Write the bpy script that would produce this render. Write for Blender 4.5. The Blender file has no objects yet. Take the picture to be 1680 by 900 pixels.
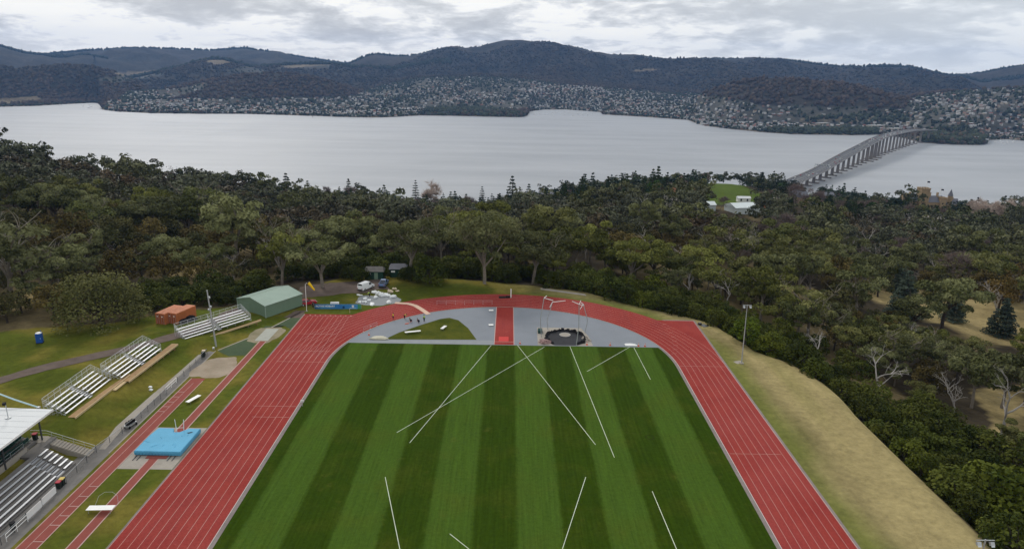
import bpy, bmesh, math, random
import numpy as np
from mathutils import Vector, Matrix
# ------------------------------------------------------------------ camera model and the lie of the land
FPX, PITCH, YAW, ROLL = 1150.0, 0.285225, 0.0061835, 0.0183363
CAMX, CAMH = 0.698, 57.824
SEA = -132.0
R0, YC, LANE = 36.1, 131.7, 1.22          # inner kerb radius, centre of the bend, lane width

def ray(u, v):
    a = (u-840)/FPX; b = -(v-450)/FPX
    c, s = math.cos(ROLL), math.sin(ROLL)
    x = c*a-s*b; y = s*a+c*b
    d = (x, math.cos(PITCH)+y*math.sin(PITCH), -math.sin(PITCH)+y*math.cos(PITCH))
    cy, sy = math.cos(YAW), math.sin(YAW)
    return (cy*d[0]+sy*d[1], -sy*d[0]+cy*d[1], d[2])
def at(u, v, z=0.0):
    d = ray(u, v); t = (z-CAMH)/d[2]
    return (CAMX+t*d[0], t*d[1])
def proj(X, Y, Z):
    wx = np.asarray(X, float)-CAMX; wy = np.asarray(Y, float); wz = np.asarray(Z, float)-CAMH
    cy, sy = math.cos(YAW), math.sin(YAW)
    wx, wy = cy*wx-sy*wy, sy*wx+cy*wy
    zz = wy*math.cos(PITCH)-wz*math.sin(PITCH); yy = wy*math.sin(PITCH)+wz*math.cos(PITCH)
    zz = np.where(zz < 1, 1, zz)
    x = wx/zz; y = yy/zz
    c, s = math.cos(ROLL), math.sin(ROLL)
    return 840+FPX*(c*x+s*y), 450-FPX*(-s*x+c*y)

# value noise
_rs = np.random.RandomState(5)
_tab = _rs.rand(65536)
def _h(i, j, s):
    return _tab[((i*374761393 + j*668265263 + s*974711) ^ (i*1274126177 >> 7)) & 65535]
def vnoise(x, y, s=0):
    x = np.asarray(x, float); y = np.asarray(y, float)
    i = np.floor(x).astype(np.int64); j = np.floor(y).astype(np.int64)
    fx = x-i; fy = y-j
    fx = fx*fx*(3-2*fx); fy = fy*fy*(3-2*fy)
    return (_h(i, j, s)*(1-fx)+_h(i+1, j, s)*fx)*(1-fy)+(_h(i, j+1, s)*(1-fx)+_h(i+1, j+1, s)*fx)*fy
def fbm(x, y, o=4, s=0):
    r = 0; a = .5; t = 0
    for k in range(o):
        r = r+a*vnoise(np.asarray(x)*2**k+17.3*k, np.asarray(y)*2**k-9.1*k, s+k); t += a; a *= .5
    return r/t
def ss(x):
    x = np.clip(x, 0, 1); return x*x*(3-2*x)

# plateau edge Y0 by direction X/Y (inside it the ground is the stadium plateau)
_e_az = [-.60, -.5, -.42, -.33, -.25, -.2, -.1, -.03, .065, .12, .176, .232, .28, .317, .358, .389, .448, .494, .53, .555]
_e_Y0 = [146, 156, 160, 172, 188, 192, 191, 188.5, 184, 180.5, 172, 166, 161.5, 157, 147, 140, 133.5, 125.5, 118, 112]
# skyline of the wooded slope: photo column, photo row of the tree tops, how far away it is
_sky = [(-500,225,400,10),(-200,240,410,10),(0,250,430,10),(100,262,440,10),(200,275,455,10),(300,290,480,10),(400,300,510,10),(500,315,545,9),(600,321,580,9),
        (700,325,600,12),(800,327,620,12),(850,319,660,10),(900,312,720,9),(1000,295,740,10),(1100,284,720,12),(1200,286,720,11),(1290,298,760,9),(1400,316,760,9),
        (1500,330,700,10),(1600,336,660,9),(1680,336,640,9),(1900,338,620,9),(2300,340,600,9)]
_saz, _sY, _sz, _sh = [], [], [], []
for u, v, Y, th in _sky:
    d = ray(u, v); k = Y/d[1]
    _saz.append((CAMX+k*d[0])/Y); _sY.append(Y); _sz.append(CAMH+k*d[2]-th)
    khit = (SEA-CAMH)/d[2]*d[1]
    _sh.append(Y+.55*(khit-Y))
def edgeY(az):
    r = np.interp(az, _e_az, _e_Y0)
    r = np.where(az > .555, 62.0/np.maximum(az, .3), r)
    r = np.where(az < -.60, np.interp(az, [-1.5, -1.1, -.9, -.75, -.6], [85, 106, 126, 140, 146]), r)
    return r
TOE = [(-20, -63.6), (96, -63.6), (134, -62.4), (147.6, -55.5), (160, -51), (175, -49)]   # foot of the grass bank: (Y, X)
def bank(X, Y):
    toe = np.interp(Y, [t[0] for t in TOE], [t[1] for t in TOE])
    top = np.interp(Y, [0, 120, 140, 152, 165, 185], [2.5, 2.5, 1.7, .9, .45, 0])
    return top*ss((toe-1.0-X)/6.0)
def G(X, Y):
    X = np.asarray(X, float); Y = np.asarray(Y, float)
    az = X/np.maximum(Y, 30)
    Y0 = edgeY(az)
    Ys = np.interp(az, _saz, _sY); zs = np.interp(az, _saz, _sz); Yh = np.interp(az, _saz, _sh)
    t1 = np.clip((Y-Y0)/np.maximum(Ys-Y0, 1), 0, 1)
    t2 = np.clip((Y-Ys)/np.maximum(Yh-Ys, 1), 0, 1.6)
    z = zs*(t1*.85+.15*t1*t1) + (SEA-zs)*t2
    drop = np.interp(az, [-.15, .05, .2, .4, 1.0], [0, 1.5, 4, 5.5, 6])
    z = z-drop*ss((Y-Y0)/14)*(1-ss(t1*1.2))
    far = ss((Y-Y0)/60)
    z = z+far*(fbm(X/70, Y/70, 3, 3)-.5)*7
    z = z+bank(X, Y)*(1-ss((Y-Y0)/90))
    return z
def hit(u, v):
    d = ray(u, v)
    lo = 30.0; k = lo
    while k < 2500:
        X = CAMX+k*d[0]/d[1]; Z = CAMH+k*d[2]/d[1]
        if Z < float(G(X, k)):
            break
        k += 2.0
    return (CAMX+k*d[0]/d[1], k, float(G(CAMX+k*d[0]/d[1], k)))

# ---- the far shore: ridges as skylines at a distance
def azr(u, v):                            # horizontal angle and slope of a pixel
    d = ray(u, v)
    return math.atan2(d[0], d[1]), d[2]/math.hypot(d[0], d[1])
def ridge(pts, D, wf, wb, rough=1.0, p=1.0):
    a = [azr(u, v) for u, v in pts]
    return dict(az=[q[0] for q in a], z=[CAMH+D*q[1] for q in a], D=D, wf=wf, wb=wb, rough=rough, p=p)
RIDGES = [
 ridge([(-500,95),(-150,92),(0,92),(60,92),(100,87),(150,83),(230,79),(300,81),(345,83),(400,79),(430,83),(470,91),(520,98),(560,104),(590,106),(640,112),(700,130)], 7600, 2300, 1500, 1.0),
 ridge([(-500,60),(-200,58),(-60,64),(0,76),(15,81),(40,88),(70,91),(120,105),(180,125)], 6600, 1500, 1500, 1.0),
 ridge([(500,135),(545,118),(575,105),(592,98),(606,92),(620,90),(640,93),(665,94),(690,91),(715,84),(733,80),(748,79),(765,81),(785,79),(805,75),(830,71),(850,70),(875,72),(905,75),(935,78),(952,82),(965,87),(985,90),(1000,93),(1040,93),(1070,96),(1090,99),(1120,99),(1160,98),(1200,98),(1250,98),(1280,99),(1305,102),(1340,106),(1380,110),(1410,110),(1430,108),(1460,109),(1490,110),(1515,115),(1540,121),(1562,125),(1580,126),(1620,140),(1680,160)], 6200, 2400, 1500, 1.2),
 ridge([(1480,160),(1530,131),(1562,126),(1590,124),(1620,120),(1650,114),(1680,109),(1760,100),(1900,96),(2300,100)], 6900, 1800, 1500, 1.0),
 ridge([(-500,118),(-150,112),(-60,108),(0,108),(30,113),(55,111),(85,107),(120,107),(150,109),(175,114),(200,122),(225,134),(245,146),(258,160),(270,175)], 4350, 620, 700, .7),
 ridge([(150,172),(185,158),(230,152),(270,147),(310,138),(345,131),(390,124),(430,120),(470,120),(505,123),(540,132),(570,142),(590,150),(610,160),(640,172)], 3850, 520, 500, .6),
 ridge([(150,150),(210,130),(250,121),(290,112),(320,104),(345,98),(365,98),(385,103),(410,110),(440,110),(480,106),(545,106),(590,112),(640,118),(700,126),(740,140)], 5200, 900, 700, .8),
 ridge([(1100,175),(1135,160),(1165,148),(1195,138),(1220,132),(1250,128),(1285,128),(1320,131),(1360,134),(1400,140),(1430,147),(1465,156),(1500,165),(1525,176)], 3200, 480, 450, .6),
 ridge([(480,175),(540,165),(590,146),(640,135),(700,126),(780,122),(850,124),(920,130),(1000,138),(1080,144),(1150,148),(1200,155),(1260,170)], 4600, 1500, 800, .5, .8),
 ridge([(1380,175),(1450,166),(1500,156),(1550,150),(1620,147),(1680,144),(1800,142),(2300,142)], 3700, 1300, 800, .5, .8),
]
_shore = [(-500,176),(-100,176),(0,175.5),(60,174),(110,171),(150,169),(164,170),(168,180),(190,183),(250,186),(330,187),(400,187),(470,189),(520,190.5),(560,192),(610,193),(640,192.5),(690,189.5),
          (760,190.5),(800,191.5),(856,192.5),(865,190),(869,183),(890,180),(930,180),(985,184),(990,188),(1060,192),(1130,197),(1143,203),(1160,207),(1200,212),(1250,217),(1300,220.5),(1400,222),(1440,221),
          (1480,226),(1510,234),(1560,237.5),(1606,238),(1618,236),(1622,230),(1650,228.5),(1690,232),(1800,236),(2300,250)]
_shaz, _shr = [], []
for u, v in _shore:
    X, Y = at(u, v, SEA); _shaz.append(math.atan2(X-CAMX, Y)); _shr.append(math.hypot(X-CAMX, Y))
def shoreR(az): return np.interp(az, _shaz, _shr)
def Fz(az, r):
    """height of the far land at bearing az and distance r from the camera's foot"""
    rs = shoreR(az)
    X = r*np.sin(az); Y = r*np.cos(az)
    n = fbm(X/420, Y/420, 5, 11); n2 = 1-np.abs(2*fbm(X/900, Y/900, 4, 31)-1)
    base = SEA + 1.5 + 6*ss((r-rs)/40) + np.clip(r-rs, 0, 4000)*.018 + (n-.5)*14*ss((r-rs)/300)
    base = np.where(r < rs, SEA-2, base)
    z = base
    for q in RIDGES:
        zc = np.interp(az, q['az'], q['z'], left=-400, right=-400)
        t = np.where(r < q['D'], (r-q['D']+q['wf'])/q['wf'], 1-(r-q['D'])/q['wb'])
        t = np.clip(t, 0, 1)
        prof = np.where(r < q['D'], (t*t*(3-2*t))*.5+.5*t**q['p'], t)
        prof = prof*ss((r-rs-30)/420)
        hh = SEA+(zc-SEA)*prof
        side = prof*(1-prof)*4
        hh = hh+side*((n2-.6)*230+(n-.5)*90)*q['rough']*np.clip((zc-SEA)/330, .15, 1)
        hh = hh+(n-.5)*6*np.clip((zc-SEA)/300, 0, 1)
        hh = hh-90*(1-ss(prof*7))
        k = 12.0
        z = np.where(r < rs, z, np.maximum(z, hh)+k*np.log1p(np.exp(-np.abs(z-hh)/k)))
    return z
# ------------------------------------------------------------------ helpers
scene = bpy.context.scene
COL = scene.collection
rnd = random.Random(11)
D2R = math.radians

class MB:
    """collects shapes into one mesh"""
    def __init__(s): s.v = []; s.f = []; s.m = []
    def add(s, vs, fs, mi=0):
        o = len(s.v); s.v += [tuple(p) for p in vs]
        s.f += [tuple(i+o for i in f) for f in fs]; s.m += [mi]*len(fs); return s
    def box(s, c, d, rz=0, mi=0, taper=1.0, tilt=0):
        x, y, z = d[0]/2, d[1]/2, d[2]/2; ca, sa = math.cos(rz), math.sin(rz); vs = []
        for k in (-1, 1):
            t = taper if k > 0 else 1
            for a, b in ((-1,-1),(1,-1),(1,1),(-1,1)):
                px, py, pz = a*x*t, b*y*t, k*z
                if tilt: py, pz = py*math.cos(tilt)-pz*math.sin(tilt), py*math.sin(tilt)+pz*math.cos(tilt)
                vs.append((c[0]+px*ca-py*sa, c[1]+px*sa+py*ca, c[2]+pz))
        return s.add(vs, [(3,2,1,0),(4,5,6,7),(0,1,5,4),(1,2,6,5),(2,3,7,6),(3,0,4,7)], mi)
    def tube(s, pts, rad, n=6, mi=0, cap=True):
        pts = [Vector(p) for p in pts]
        if not hasattr(rad, '__len__'): rad = [rad]*len(pts)
        rings = []
        for i, p in enumerate(pts):
            t = (pts[min(i+1, len(pts)-1)]-pts[max(i-1, 0)])
            if t.length < 1e-6: t = Vector((0, 0, 1))
            t.normalize()
            a = t.cross(Vector((0, 0, 1)) if abs(t.z) < .95 else Vector((1, 0, 0))).normalized(); b = t.cross(a)
            rings.append([p+(a*math.cos(2*math.pi*k/n)+b*math.sin(2*math.pi*k/n))*rad[i] for k in range(n)])
        vs = [q for r in rings for q in r]; fs = []
        for i in range(len(pts)-1):
            for k in range(n):
                k2 = (k+1) % n
                fs.append((i*n+k, (i+1)*n+k, (i+1)*n+k2, i*n+k2))
        if cap:
            fs.append(tuple(range(n))); fs.append(tuple(reversed(range((len(pts)-1)*n, len(pts)*n))))
        return s.add(vs, fs, mi)
    def prism(s, poly, z0, z1, mi=0):
        n = len(poly)
        vs = [(p[0], p[1], z0) for p in poly]+[(p[0], p[1], z1) for p in poly]
        fs = [tuple(reversed(range(n))), tuple(range(n, 2*n))]+[(i, (i+1) % n, n+(i+1) % n, n+i) for i in range(n)]
        return s.add(vs, fs, mi)
    def side_prism(s, prof, x0, x1, mi=0, in_top=0.0, zt=None):
        """profile in (y,z) extruded along x; upper points pulled in by in_top"""
        n = len(prof); zs = [q[1] for q in prof]; zmin, zmax = min(zs), max(zs)
        def pull(z): return in_top*((z-zmin)/(zmax-zmin+1e-9))
        vs = [(x0+pull(z), y, z) for y, z in prof]+[(x1-pull(z), y, z) for y, z in prof]
        fs = [tuple(range(n)), tuple(reversed(range(n, 2*n)))]+[(i, n+i, n+(i+1) % n, (i+1) % n) for i in range(n)]
        return s.add(vs, fs, mi)
    def sheet(s, poly, z, mi=0):
        from mathutils.geometry import tessellate_polygon
        tri = tessellate_polygon([[Vector((p[0], p[1], 0)) for p in poly]])
        vs = [(p[0], p[1], z) for p in poly]; fs = []
        for a, b, c in tri:
            A, B, C_ = poly[a], poly[b], poly[c]
            cr = (B[0]-A[0])*(C_[1]-A[1])-(B[1]-A[1])*(C_[0]-A[0])
            fs.append((a, b, c) if cr > 0 else (a, c, b))
        return s.add(vs, fs, mi)
    def strip(s, pts, w, z, mi=0, zf=None, closed=False):
        n = len(pts); vs = []; fs = []
        for i in range(n):
            a = pts[i-1] if (i or closed) else pts[i]; b = pts[(i+1) % n] if (i < n-1 or closed) else pts[i]
            dx, dy = b[0]-a[0], b[1]-a[1]; l = math.hypot(dx, dy) or 1
            ww = w[i] if hasattr(w, '__len__') else w
            for sg in (-1, 1):
                x = pts[i][0]-sg*dy/l*ww/2; y = pts[i][1]+sg*dx/l*ww/2
                vs.append((x, y, z+(zf(x, y) if zf else 0)))
        for i in range(n if closed else n-1):
            j = (i+1) % n; fs.append((2*i, 2*j, 2*j+1, 2*i+1))
        return s.add(vs, fs, mi)
    def blob(s, c, r, seed=0, sub=1, jit=.25, mi=0, flat=None):
        bm = bmesh.new(); bmesh.ops.create_icosphere(bm, subdivisions=sub, radius=1)
        rr = random.Random(seed); vs = []
        for v in bm.verts:
            k = 1+rr.uniform(-jit, jit); p = [v.co[i]*r[i]*k for i in range(3)]
            if flat is not None: p[2] = max(p[2], flat)
            vs.append((c[0]+p[0], c[1]+p[1], c[2]+p[2]))
        fs = [tuple(w.index for w in f.verts) for f in bm.faces]; bm.free()
        return s.add(vs, fs, mi)
    def mesh(s, name, mats, smooth=False):
        me = bpy.data.meshes.new(name); me.from_pydata(s.v, [], s.f)
        for m in (mats if isinstance(mats, (list, tuple)) else [mats]): me.materials.append(m)
        me.polygons.foreach_set('material_index', s.m)
        if smooth: me.polygons.foreach_set('use_smooth', [True]*len(s.f))
        me.update(); return me
    def build(s, name, mats, parent=None, smooth=False, loc=None):
        return link(name, s.mesh(name, mats, smooth), parent, loc)

def link(name, me, parent=None, loc=None, rz=0, sc=None):
    o = bpy.data.objects.new(name, me); COL.objects.link(o)
    if parent is not None: o.parent = parent
    if loc is not None: o.location = loc
    if rz: o.rotation_euler = (0, 0, rz)
    if sc is not None: o.scale = sc if hasattr(sc, '__len__') else (sc, sc, sc)
    return o
def tag(o, label=None, cat=None, group=None, kind=None):
    if label and len(label.replace('-', ' ').split()) > 16: print('LONG', len(label.replace('-', ' ').split()), label)
    if label: o['label'] = label
    if cat: o['category'] = cat
    if group: o['group'] = group
    if kind: o['kind'] = kind
    return o
def thing(name, label, cat, loc=(0, 0, 0), rz=0, group=None, sc=None):
    return tag(link(name, None, None, loc, rz, sc), label, cat, group)
def kids(o): return [c for c in KIDS.get(o.name, [])]
def copy_tree(o, parent=None):
    c = o.copy(); COL.objects.link(c)
    if parent is not None: c.parent = parent
    for ch in list(o.children): copy_tree(ch, c)
    return c
def mesh_np(name, V, F, mats, mi=None, attr=None, smooth=False):
    """V (n,3), F (m,k) arrays; attr: {name: (domain, type, array)}"""
    V = np.asarray(V, np.float32); F = np.asarray(F, np.int32); m, k = F.shape
    me = bpy.data.meshes.new(name)
    me.vertices.add(len(V)); me.vertices.foreach_set('co', V.ravel())
    me.loops.add(m*k); me.loops.foreach_set('vertex_index', F.ravel())
    me.polygons.add(m); me.polygons.foreach_set('loop_start', np.arange(m, dtype=np.int32)*k)
    for q in (mats if isinstance(mats, (list, tuple)) else [mats]): me.materials.append(q)
    if mi is not None: me.polygons.foreach_set('material_index', np.asarray(mi, np.int32))
    if smooth: me.polygons.foreach_set('use_smooth', np.ones(m, bool))
    for an, (dom, typ, arr) in (attr or {}).items():
        a = me.attributes.new(an, typ, dom)
        if typ == 'FLOAT': a.data.foreach_set('value', np.asarray(arr, np.float32).ravel())
        else:
            arr = np.asarray(arr, np.float32)
            if arr.shape[1] == 3: arr = np.concatenate([arr, np.ones((len(arr), 1), np.float32)], 1)
            a.data.foreach_set('color', arr.ravel())
    me.update(calc_edges=True); me.validate(); return me

# ------------------------------------------------------------------ materials
class NT:
    def __init__(s, name):
        s.m = bpy.data.materials.new(name); s.m.use_nodes = True; s.t = s.m.node_tree; s.n = s.t.nodes
        s.b = s.n['Principled BSDF']
    def new(s, t, **kw):
        n = s.n.new(t)
        for k, v in kw.items():
            if k.startswith('i_'): n.inputs[k[2:].replace('_', ' ')].default_value = v
            else: setattr(n, k, v)
        return n
    def l(s, a, b): s.t.links.new(a, b)
    def noise(s, scale, detail=3, rough=.55, vec=None, dist=0):
        n = s.new('ShaderNodeTexNoise'); n.inputs['Scale'].default_value = scale; n.inputs['Detail'].default_value = detail
        n.inputs['Roughness'].default_value = rough; n.inputs['Distortion'].default_value = dist
        if vec is not None: s.l(vec, n.inputs['Vector'])
        return n
    def coord(s, which='Object'): return s.new('ShaderNodeTexCoord').outputs[which]
    def pos(s): return s.new('ShaderNodeNewGeometry').outputs['Position']
    def ramp(s, fac, stops):
        r = s.new('ShaderNodeValToRGB'); s.l(fac, r.inputs['Fac']); e = r.color_ramp.elements
        while len(e) > 1: e.remove(e[-1])
        for i, (p, c) in enumerate(stops):
            q = e[0] if i == 0 else e.new(p)
            q.position = p; q.color = (c[0], c[1], c[2], 1) if hasattr(c, '__len__') else (c, c, c, 1)
        return r.outputs['Color']
    def mix(s, fac, a, b, mode='MIX'):
        n = s.new('ShaderNodeMix', data_type='RGBA', blend_type=mode)
        for val, idx in ((fac, 0), (a, 6), (b, 7)):
            if hasattr(val, 'is_linked') or hasattr(val, 'node'): s.l(val, n.inputs[idx])
            elif idx == 0: n.inputs[0].default_value = val
            else: n.inputs[idx].default_value = (val[0], val[1], val[2], 1)
        return n.outputs[2]
    def math(s, op, a, b=None, c=None, clamp=False):
        n = s.new('ShaderNodeMath', operation=op, use_clamp=clamp)
        for i, v in enumerate((a, b, c)):
            if v is None: continue
            if hasattr(v, 'node'): s.l(v, n.inputs[i])
            else: n.inputs[i].default_value = v
        return n.outputs[0]
    def mapr(s, v, a, b, c=0, d=1, smooth=False):
        n = s.new('ShaderNodeMapRange'); n.clamp = True
        if smooth: n.interpolation_type = 'SMOOTHSTEP'
        s.l(v, n.inputs[0])
        for i, x in enumerate((a, b, c, d)): n.inputs[i+1].default_value = x
        return n.outputs[0]
    def attr(s, name): return s.new('ShaderNodeAttribute', attribute_name=name)
    def bump(s, h, strength=.3, dist=.1):
        n = s.new('ShaderNodeBump'); n.inputs['Strength'].default_value = strength; n.inputs['Distance'].default_value = dist
        s.l(h, n.inputs['Height']); s.l(n.outputs[0], s.b.inputs['Normal'])
    def fin(s, col, rough=.8, metal=0, spec=.3):
        if hasattr(col, 'node'): s.l(col, s.b.inputs['Base Color'])
        else: s.b.inputs['Base Color'].default_value = (col[0], col[1], col[2], 1)
        s.b.inputs['Roughness'].default_value = rough; s.b.inputs['Metallic'].default_value = metal
        s.b.inputs['Specular IOR Level'].default_value = spec
        return s.m
def pm(name, c, var=.18, scale=3.0, rough=.75, metal=0, spec=.12, bump=0, c2=None, dirt=0):
    """plain painted / natural surface: colour broken by two noises"""
    t = NT(name); v = t.coord()
    n1 = t.noise(scale, 5, .6, v); n2 = t.noise(scale*.13, 3, .5, v)
    f = t.math('ADD', t.math('MULTIPLY', n1.outputs[0], .55), t.math('MULTIPLY', n2.outputs[0], .45))
    f = t.mapr(f, .32, .68)
    lo = tuple(x*(1-var) for x in c); hi = c2 or tuple(min(1, x*(1+var)) for x in c)
    col = t.mix(f, lo, hi)
    if dirt:
        n3 = t.noise(scale*.5, 6, .7, v); col = t.mix(t.mapr(n3.outputs[0], .52, .72, 0, dirt), col, (.10, .085, .065))
    if bump: t.bump(n1.outputs[0], bump, .05)
    return t.fin(col, rough, metal, spec)
def leafmat(name, c1, c2, transl=.25, spread=.35):
    """foliage: colour by the tree's own tint, a per-leaf variation and noise"""
    t = NT(name); oi = t.new('ShaderNodeObjectInfo')
    a = t.attr('var').outputs['Fac']
    f = t.math('ADD', t.math('MULTIPLY', a, .75), t.math('MULTIPLY', oi.outputs['Random'], .25), clamp=True)
    col = t.mix(f, c1, c2)
    col = t.mix(1.0, col, oi.outputs['Color'], 'MULTIPLY')
    m = t.fin(col, .7, 0, .05)
    tr = t.new('ShaderNodeBsdfTranslucent'); t.l(col, tr.inputs[0])
    mx = t.new('ShaderNodeMixShader'); mx.inputs[0].default_value = transl
    t.l(t.b.outputs[0], mx.inputs[1]); t.l(tr.outputs[0], mx.inputs[2])
    t.l(mx.outputs[0], t.n['Material Output'].inputs[0])
    return m
M = {}
M['alu'] = pm('brushed_aluminium', (.62, .63, .65), .08, 2, .45, .25, .4)
M['alu_dark'] = pm('aluminium_footboard', (.36, .37, .39), .12, 2, .55, .2, .4)
M['galv'] = pm('galvanised_steel', (.42, .44, .45), .12, 4, .5, .5, .4)
M['dark_steel'] = pm('dark_steel', (.06, .065, .07), .2, 4, .6, .2, .3)
M['white'] = pm('white_paint', (.78, .78, .76), .06, 2, .5, 0, .4, dirt=.18)
M['white_cloth'] = pm('white_plastic_sheet', (.76, .78, .78), .12, 3, .5, 0, .4, bump=.4)
M['concrete'] = pm('concrete', (.33, .30, .26), .18, 1.2, .9, 0, .05, .2, dirt=.35)
M['concrete_dark'] = pm('weathered_concrete', (.17, .16, .15), .28, .9, .92, 0, .2, .2, dirt=.5)
M['asphalt'] = pm('asphalt', (.085, .08, .08), .25, .8, .95, 0, .2, .2)
M['roadway'] = pm('bridge_asphalt', (.095, .095, .105), .15, .06, .9, 0, .2)
M['timber'] = pm('weathered_timber', (.30, .19, .09), .25, 1.2, .8, 0, .2, .1)
M['timber_edge'] = pm('pale_timber_edge', (.50, .38, .22), .15, 2, .8)
M['shed'] = pm('pale_green_steel', (.160, .232, .165), .07, .8, .6, 0, .1)
M['shed_roof'] = pm('pale_green_roof_steel', (.30, .385, .325), .07, .5, .6, 0, .12)
M['dkgreen'] = pm('dark_green_paint', (.018, .05, .035), .2, 2, .7)
M['orange'] = pm('rust_orange_paint', (.46, .15, .055), .22, 1.1, .6, 0, .3, dirt=.25)
M['orange_dark'] = pm('container_door_paint', (.33, .10, .045), .25, 1.5, .65, dirt=.35)
M['blue_toilet'] = pm('blue_plastic', (.02, .085, .33), .1, 2, .45)
M['mat_blue'] = pm('sky_blue_vinyl', (.095, .345, .53), .10, .5, .6, 0, .12, .12)
M['black'] = pm('black_rubber', (.012, .012, .014), .3, 3, .7)
M['glass'] = pm('dark_glass', (.015, .018, .022), .2, 1, .08, 0, .6)
M['tyre'] = pm('tyre_rubber', (.014, .014, .014), .2, 8, .8)
M['carred'] = pm('red_car_paint', (.33, .012, .022), .05, 1, .25, 0, .6)
M['carwhite'] = pm('white_car_paint', (.74, .75, .75), .03, 1, .3, 0, .6)
M['carblue'] = pm('blue_car_paint', (.10, .17, .33), .05, 1, .3, 0, .6)
M['carsilver'] = pm('silver_car_paint', (.48, .50, .52), .05, 1, .3, .3, .6)
M['cardark'] = pm('charcoal_car_paint', (.03, .032, .036), .05, 1, .3, 0, .6)
M['lamp'] = pm('lamp_lens', (.55, .58, .6), .05, 4, .15, 0, .6)
M['yellow'] = pm('yellow_fabric', (.72, .47, .02), .1, 3, .7)
M['hivis_yellow'] = pm('yellow_work_shirt', (.66, .50, .02), .1, 6, .8)
M['hivis_lime'] = pm('lime_work_shirt', (.40, .60, .10), .1, 6, .8)
M['trouser'] = pm('navy_trousers', (.014, .017, .03), .2, 6, .85)
M['skin'] = pm('skin', (.42, .23, .16), .1, 9, .6)
M['hair'] = pm('dark_hair', (.03, .02, .014), .2, 20, .7)
M['cone'] = pm('orange_plastic', (.62, .10, .03), .1, 4, .55)
M['redplastic'] = pm('red_plastic_lid', (.40, .03, .05), .1, 3, .5)
M['yellowplastic'] = pm('yellow_plastic_lid', (.62, .47, .12), .1, 3, .5)
M['binbody'] = pm('dark_bin_plastic', (.02, .028, .024), .2, 3, .5)
M['roof_white'] = pm('white_roof_sheeting', (.63, .645, .65), .05, .35, .6, 0, .12, dirt=.10)
M['seat_green'] = pm('green_seat_plastic', (.02, .055, .045), .2, 3, .5)
M['sandstone'] = pm('sandstone_blocks', (.33, .245, .15), .2, .5, .9, 0, .2, .2)
M['slate'] = pm('slate_roof', (.16, .165, .19), .18, .6, .7)
M['terracotta'] = pm('terracotta_tiles', (.27, .11, .065), .25, .6, .8)
M['glasshouse'] = pm('whitewashed_glass', (.60, .66, .66), .08, .4, .3, 0, .5)
M['bark_grey'] = pm('pale_gum_bark', (.215, .185, .150), .3, 1.4, .9, 0, .2, .3)
M['bark_dark'] = pm('dark_bark', (.06, .048, .038), .3, 1.5, .95, 0, .2, .3)
M['bark_dead'] = pm('bleached_dead_wood', (.36, .335, .31), .25, 1.2, .9)
M['twig_purple'] = pm('purple_brown_twigs', (.165, .125, .112), .3, .6, .9)
M['twig_pink'] = pm('pinkish_brown_twigs', (.52, .43, .375), .25, .6, .9)
M['bridge_conc'] = pm('bridge_concrete', (.27, .26, .25), .12, .05, .9)
M['bridge_dark'] = pm('stained_pier_concrete', (.20, .18, .165), .18, .08, .9)
M['gravel'] = pm('gravel_dirt', (.135, .105, .09), .3, .5, .95, 0, .03, .3, dirt=.3)
M['sand'] = pm('pit_sand', (.44, .37, .28), .14, 1.1, .95, 0, .2, .4)
M['sand_white'] = pm('pale_sand', (.36, .365, .32), .14, 1.0, .95, 0, .2, .4)
M['line'] = pm('white_line_paint', (.46, .31, .28), .14, 1.5, .75)
M['fieldline'] = pm('white_field_paint', (.62, .68, .55), .2, 1.5, .85)
M['apron'] = pm('blue_grey_surface', (.205, .223, .250), .08, .22, .75, 0, .15, .05)
M['kerb'] = pm('white_aluminium_kerb', (.56, .50, .48), .08, 2, .6)
M['drain'] = pm('pinkish_grey_concrete', (.225, .195, .185), .25, 1.5, .95, 0, .03, dirt=.35)
M['boat'] = pm('white_boat_gelcoat', (.8, .8, .8), .05, 1, .4)
M['banner_blue'] = None
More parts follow.
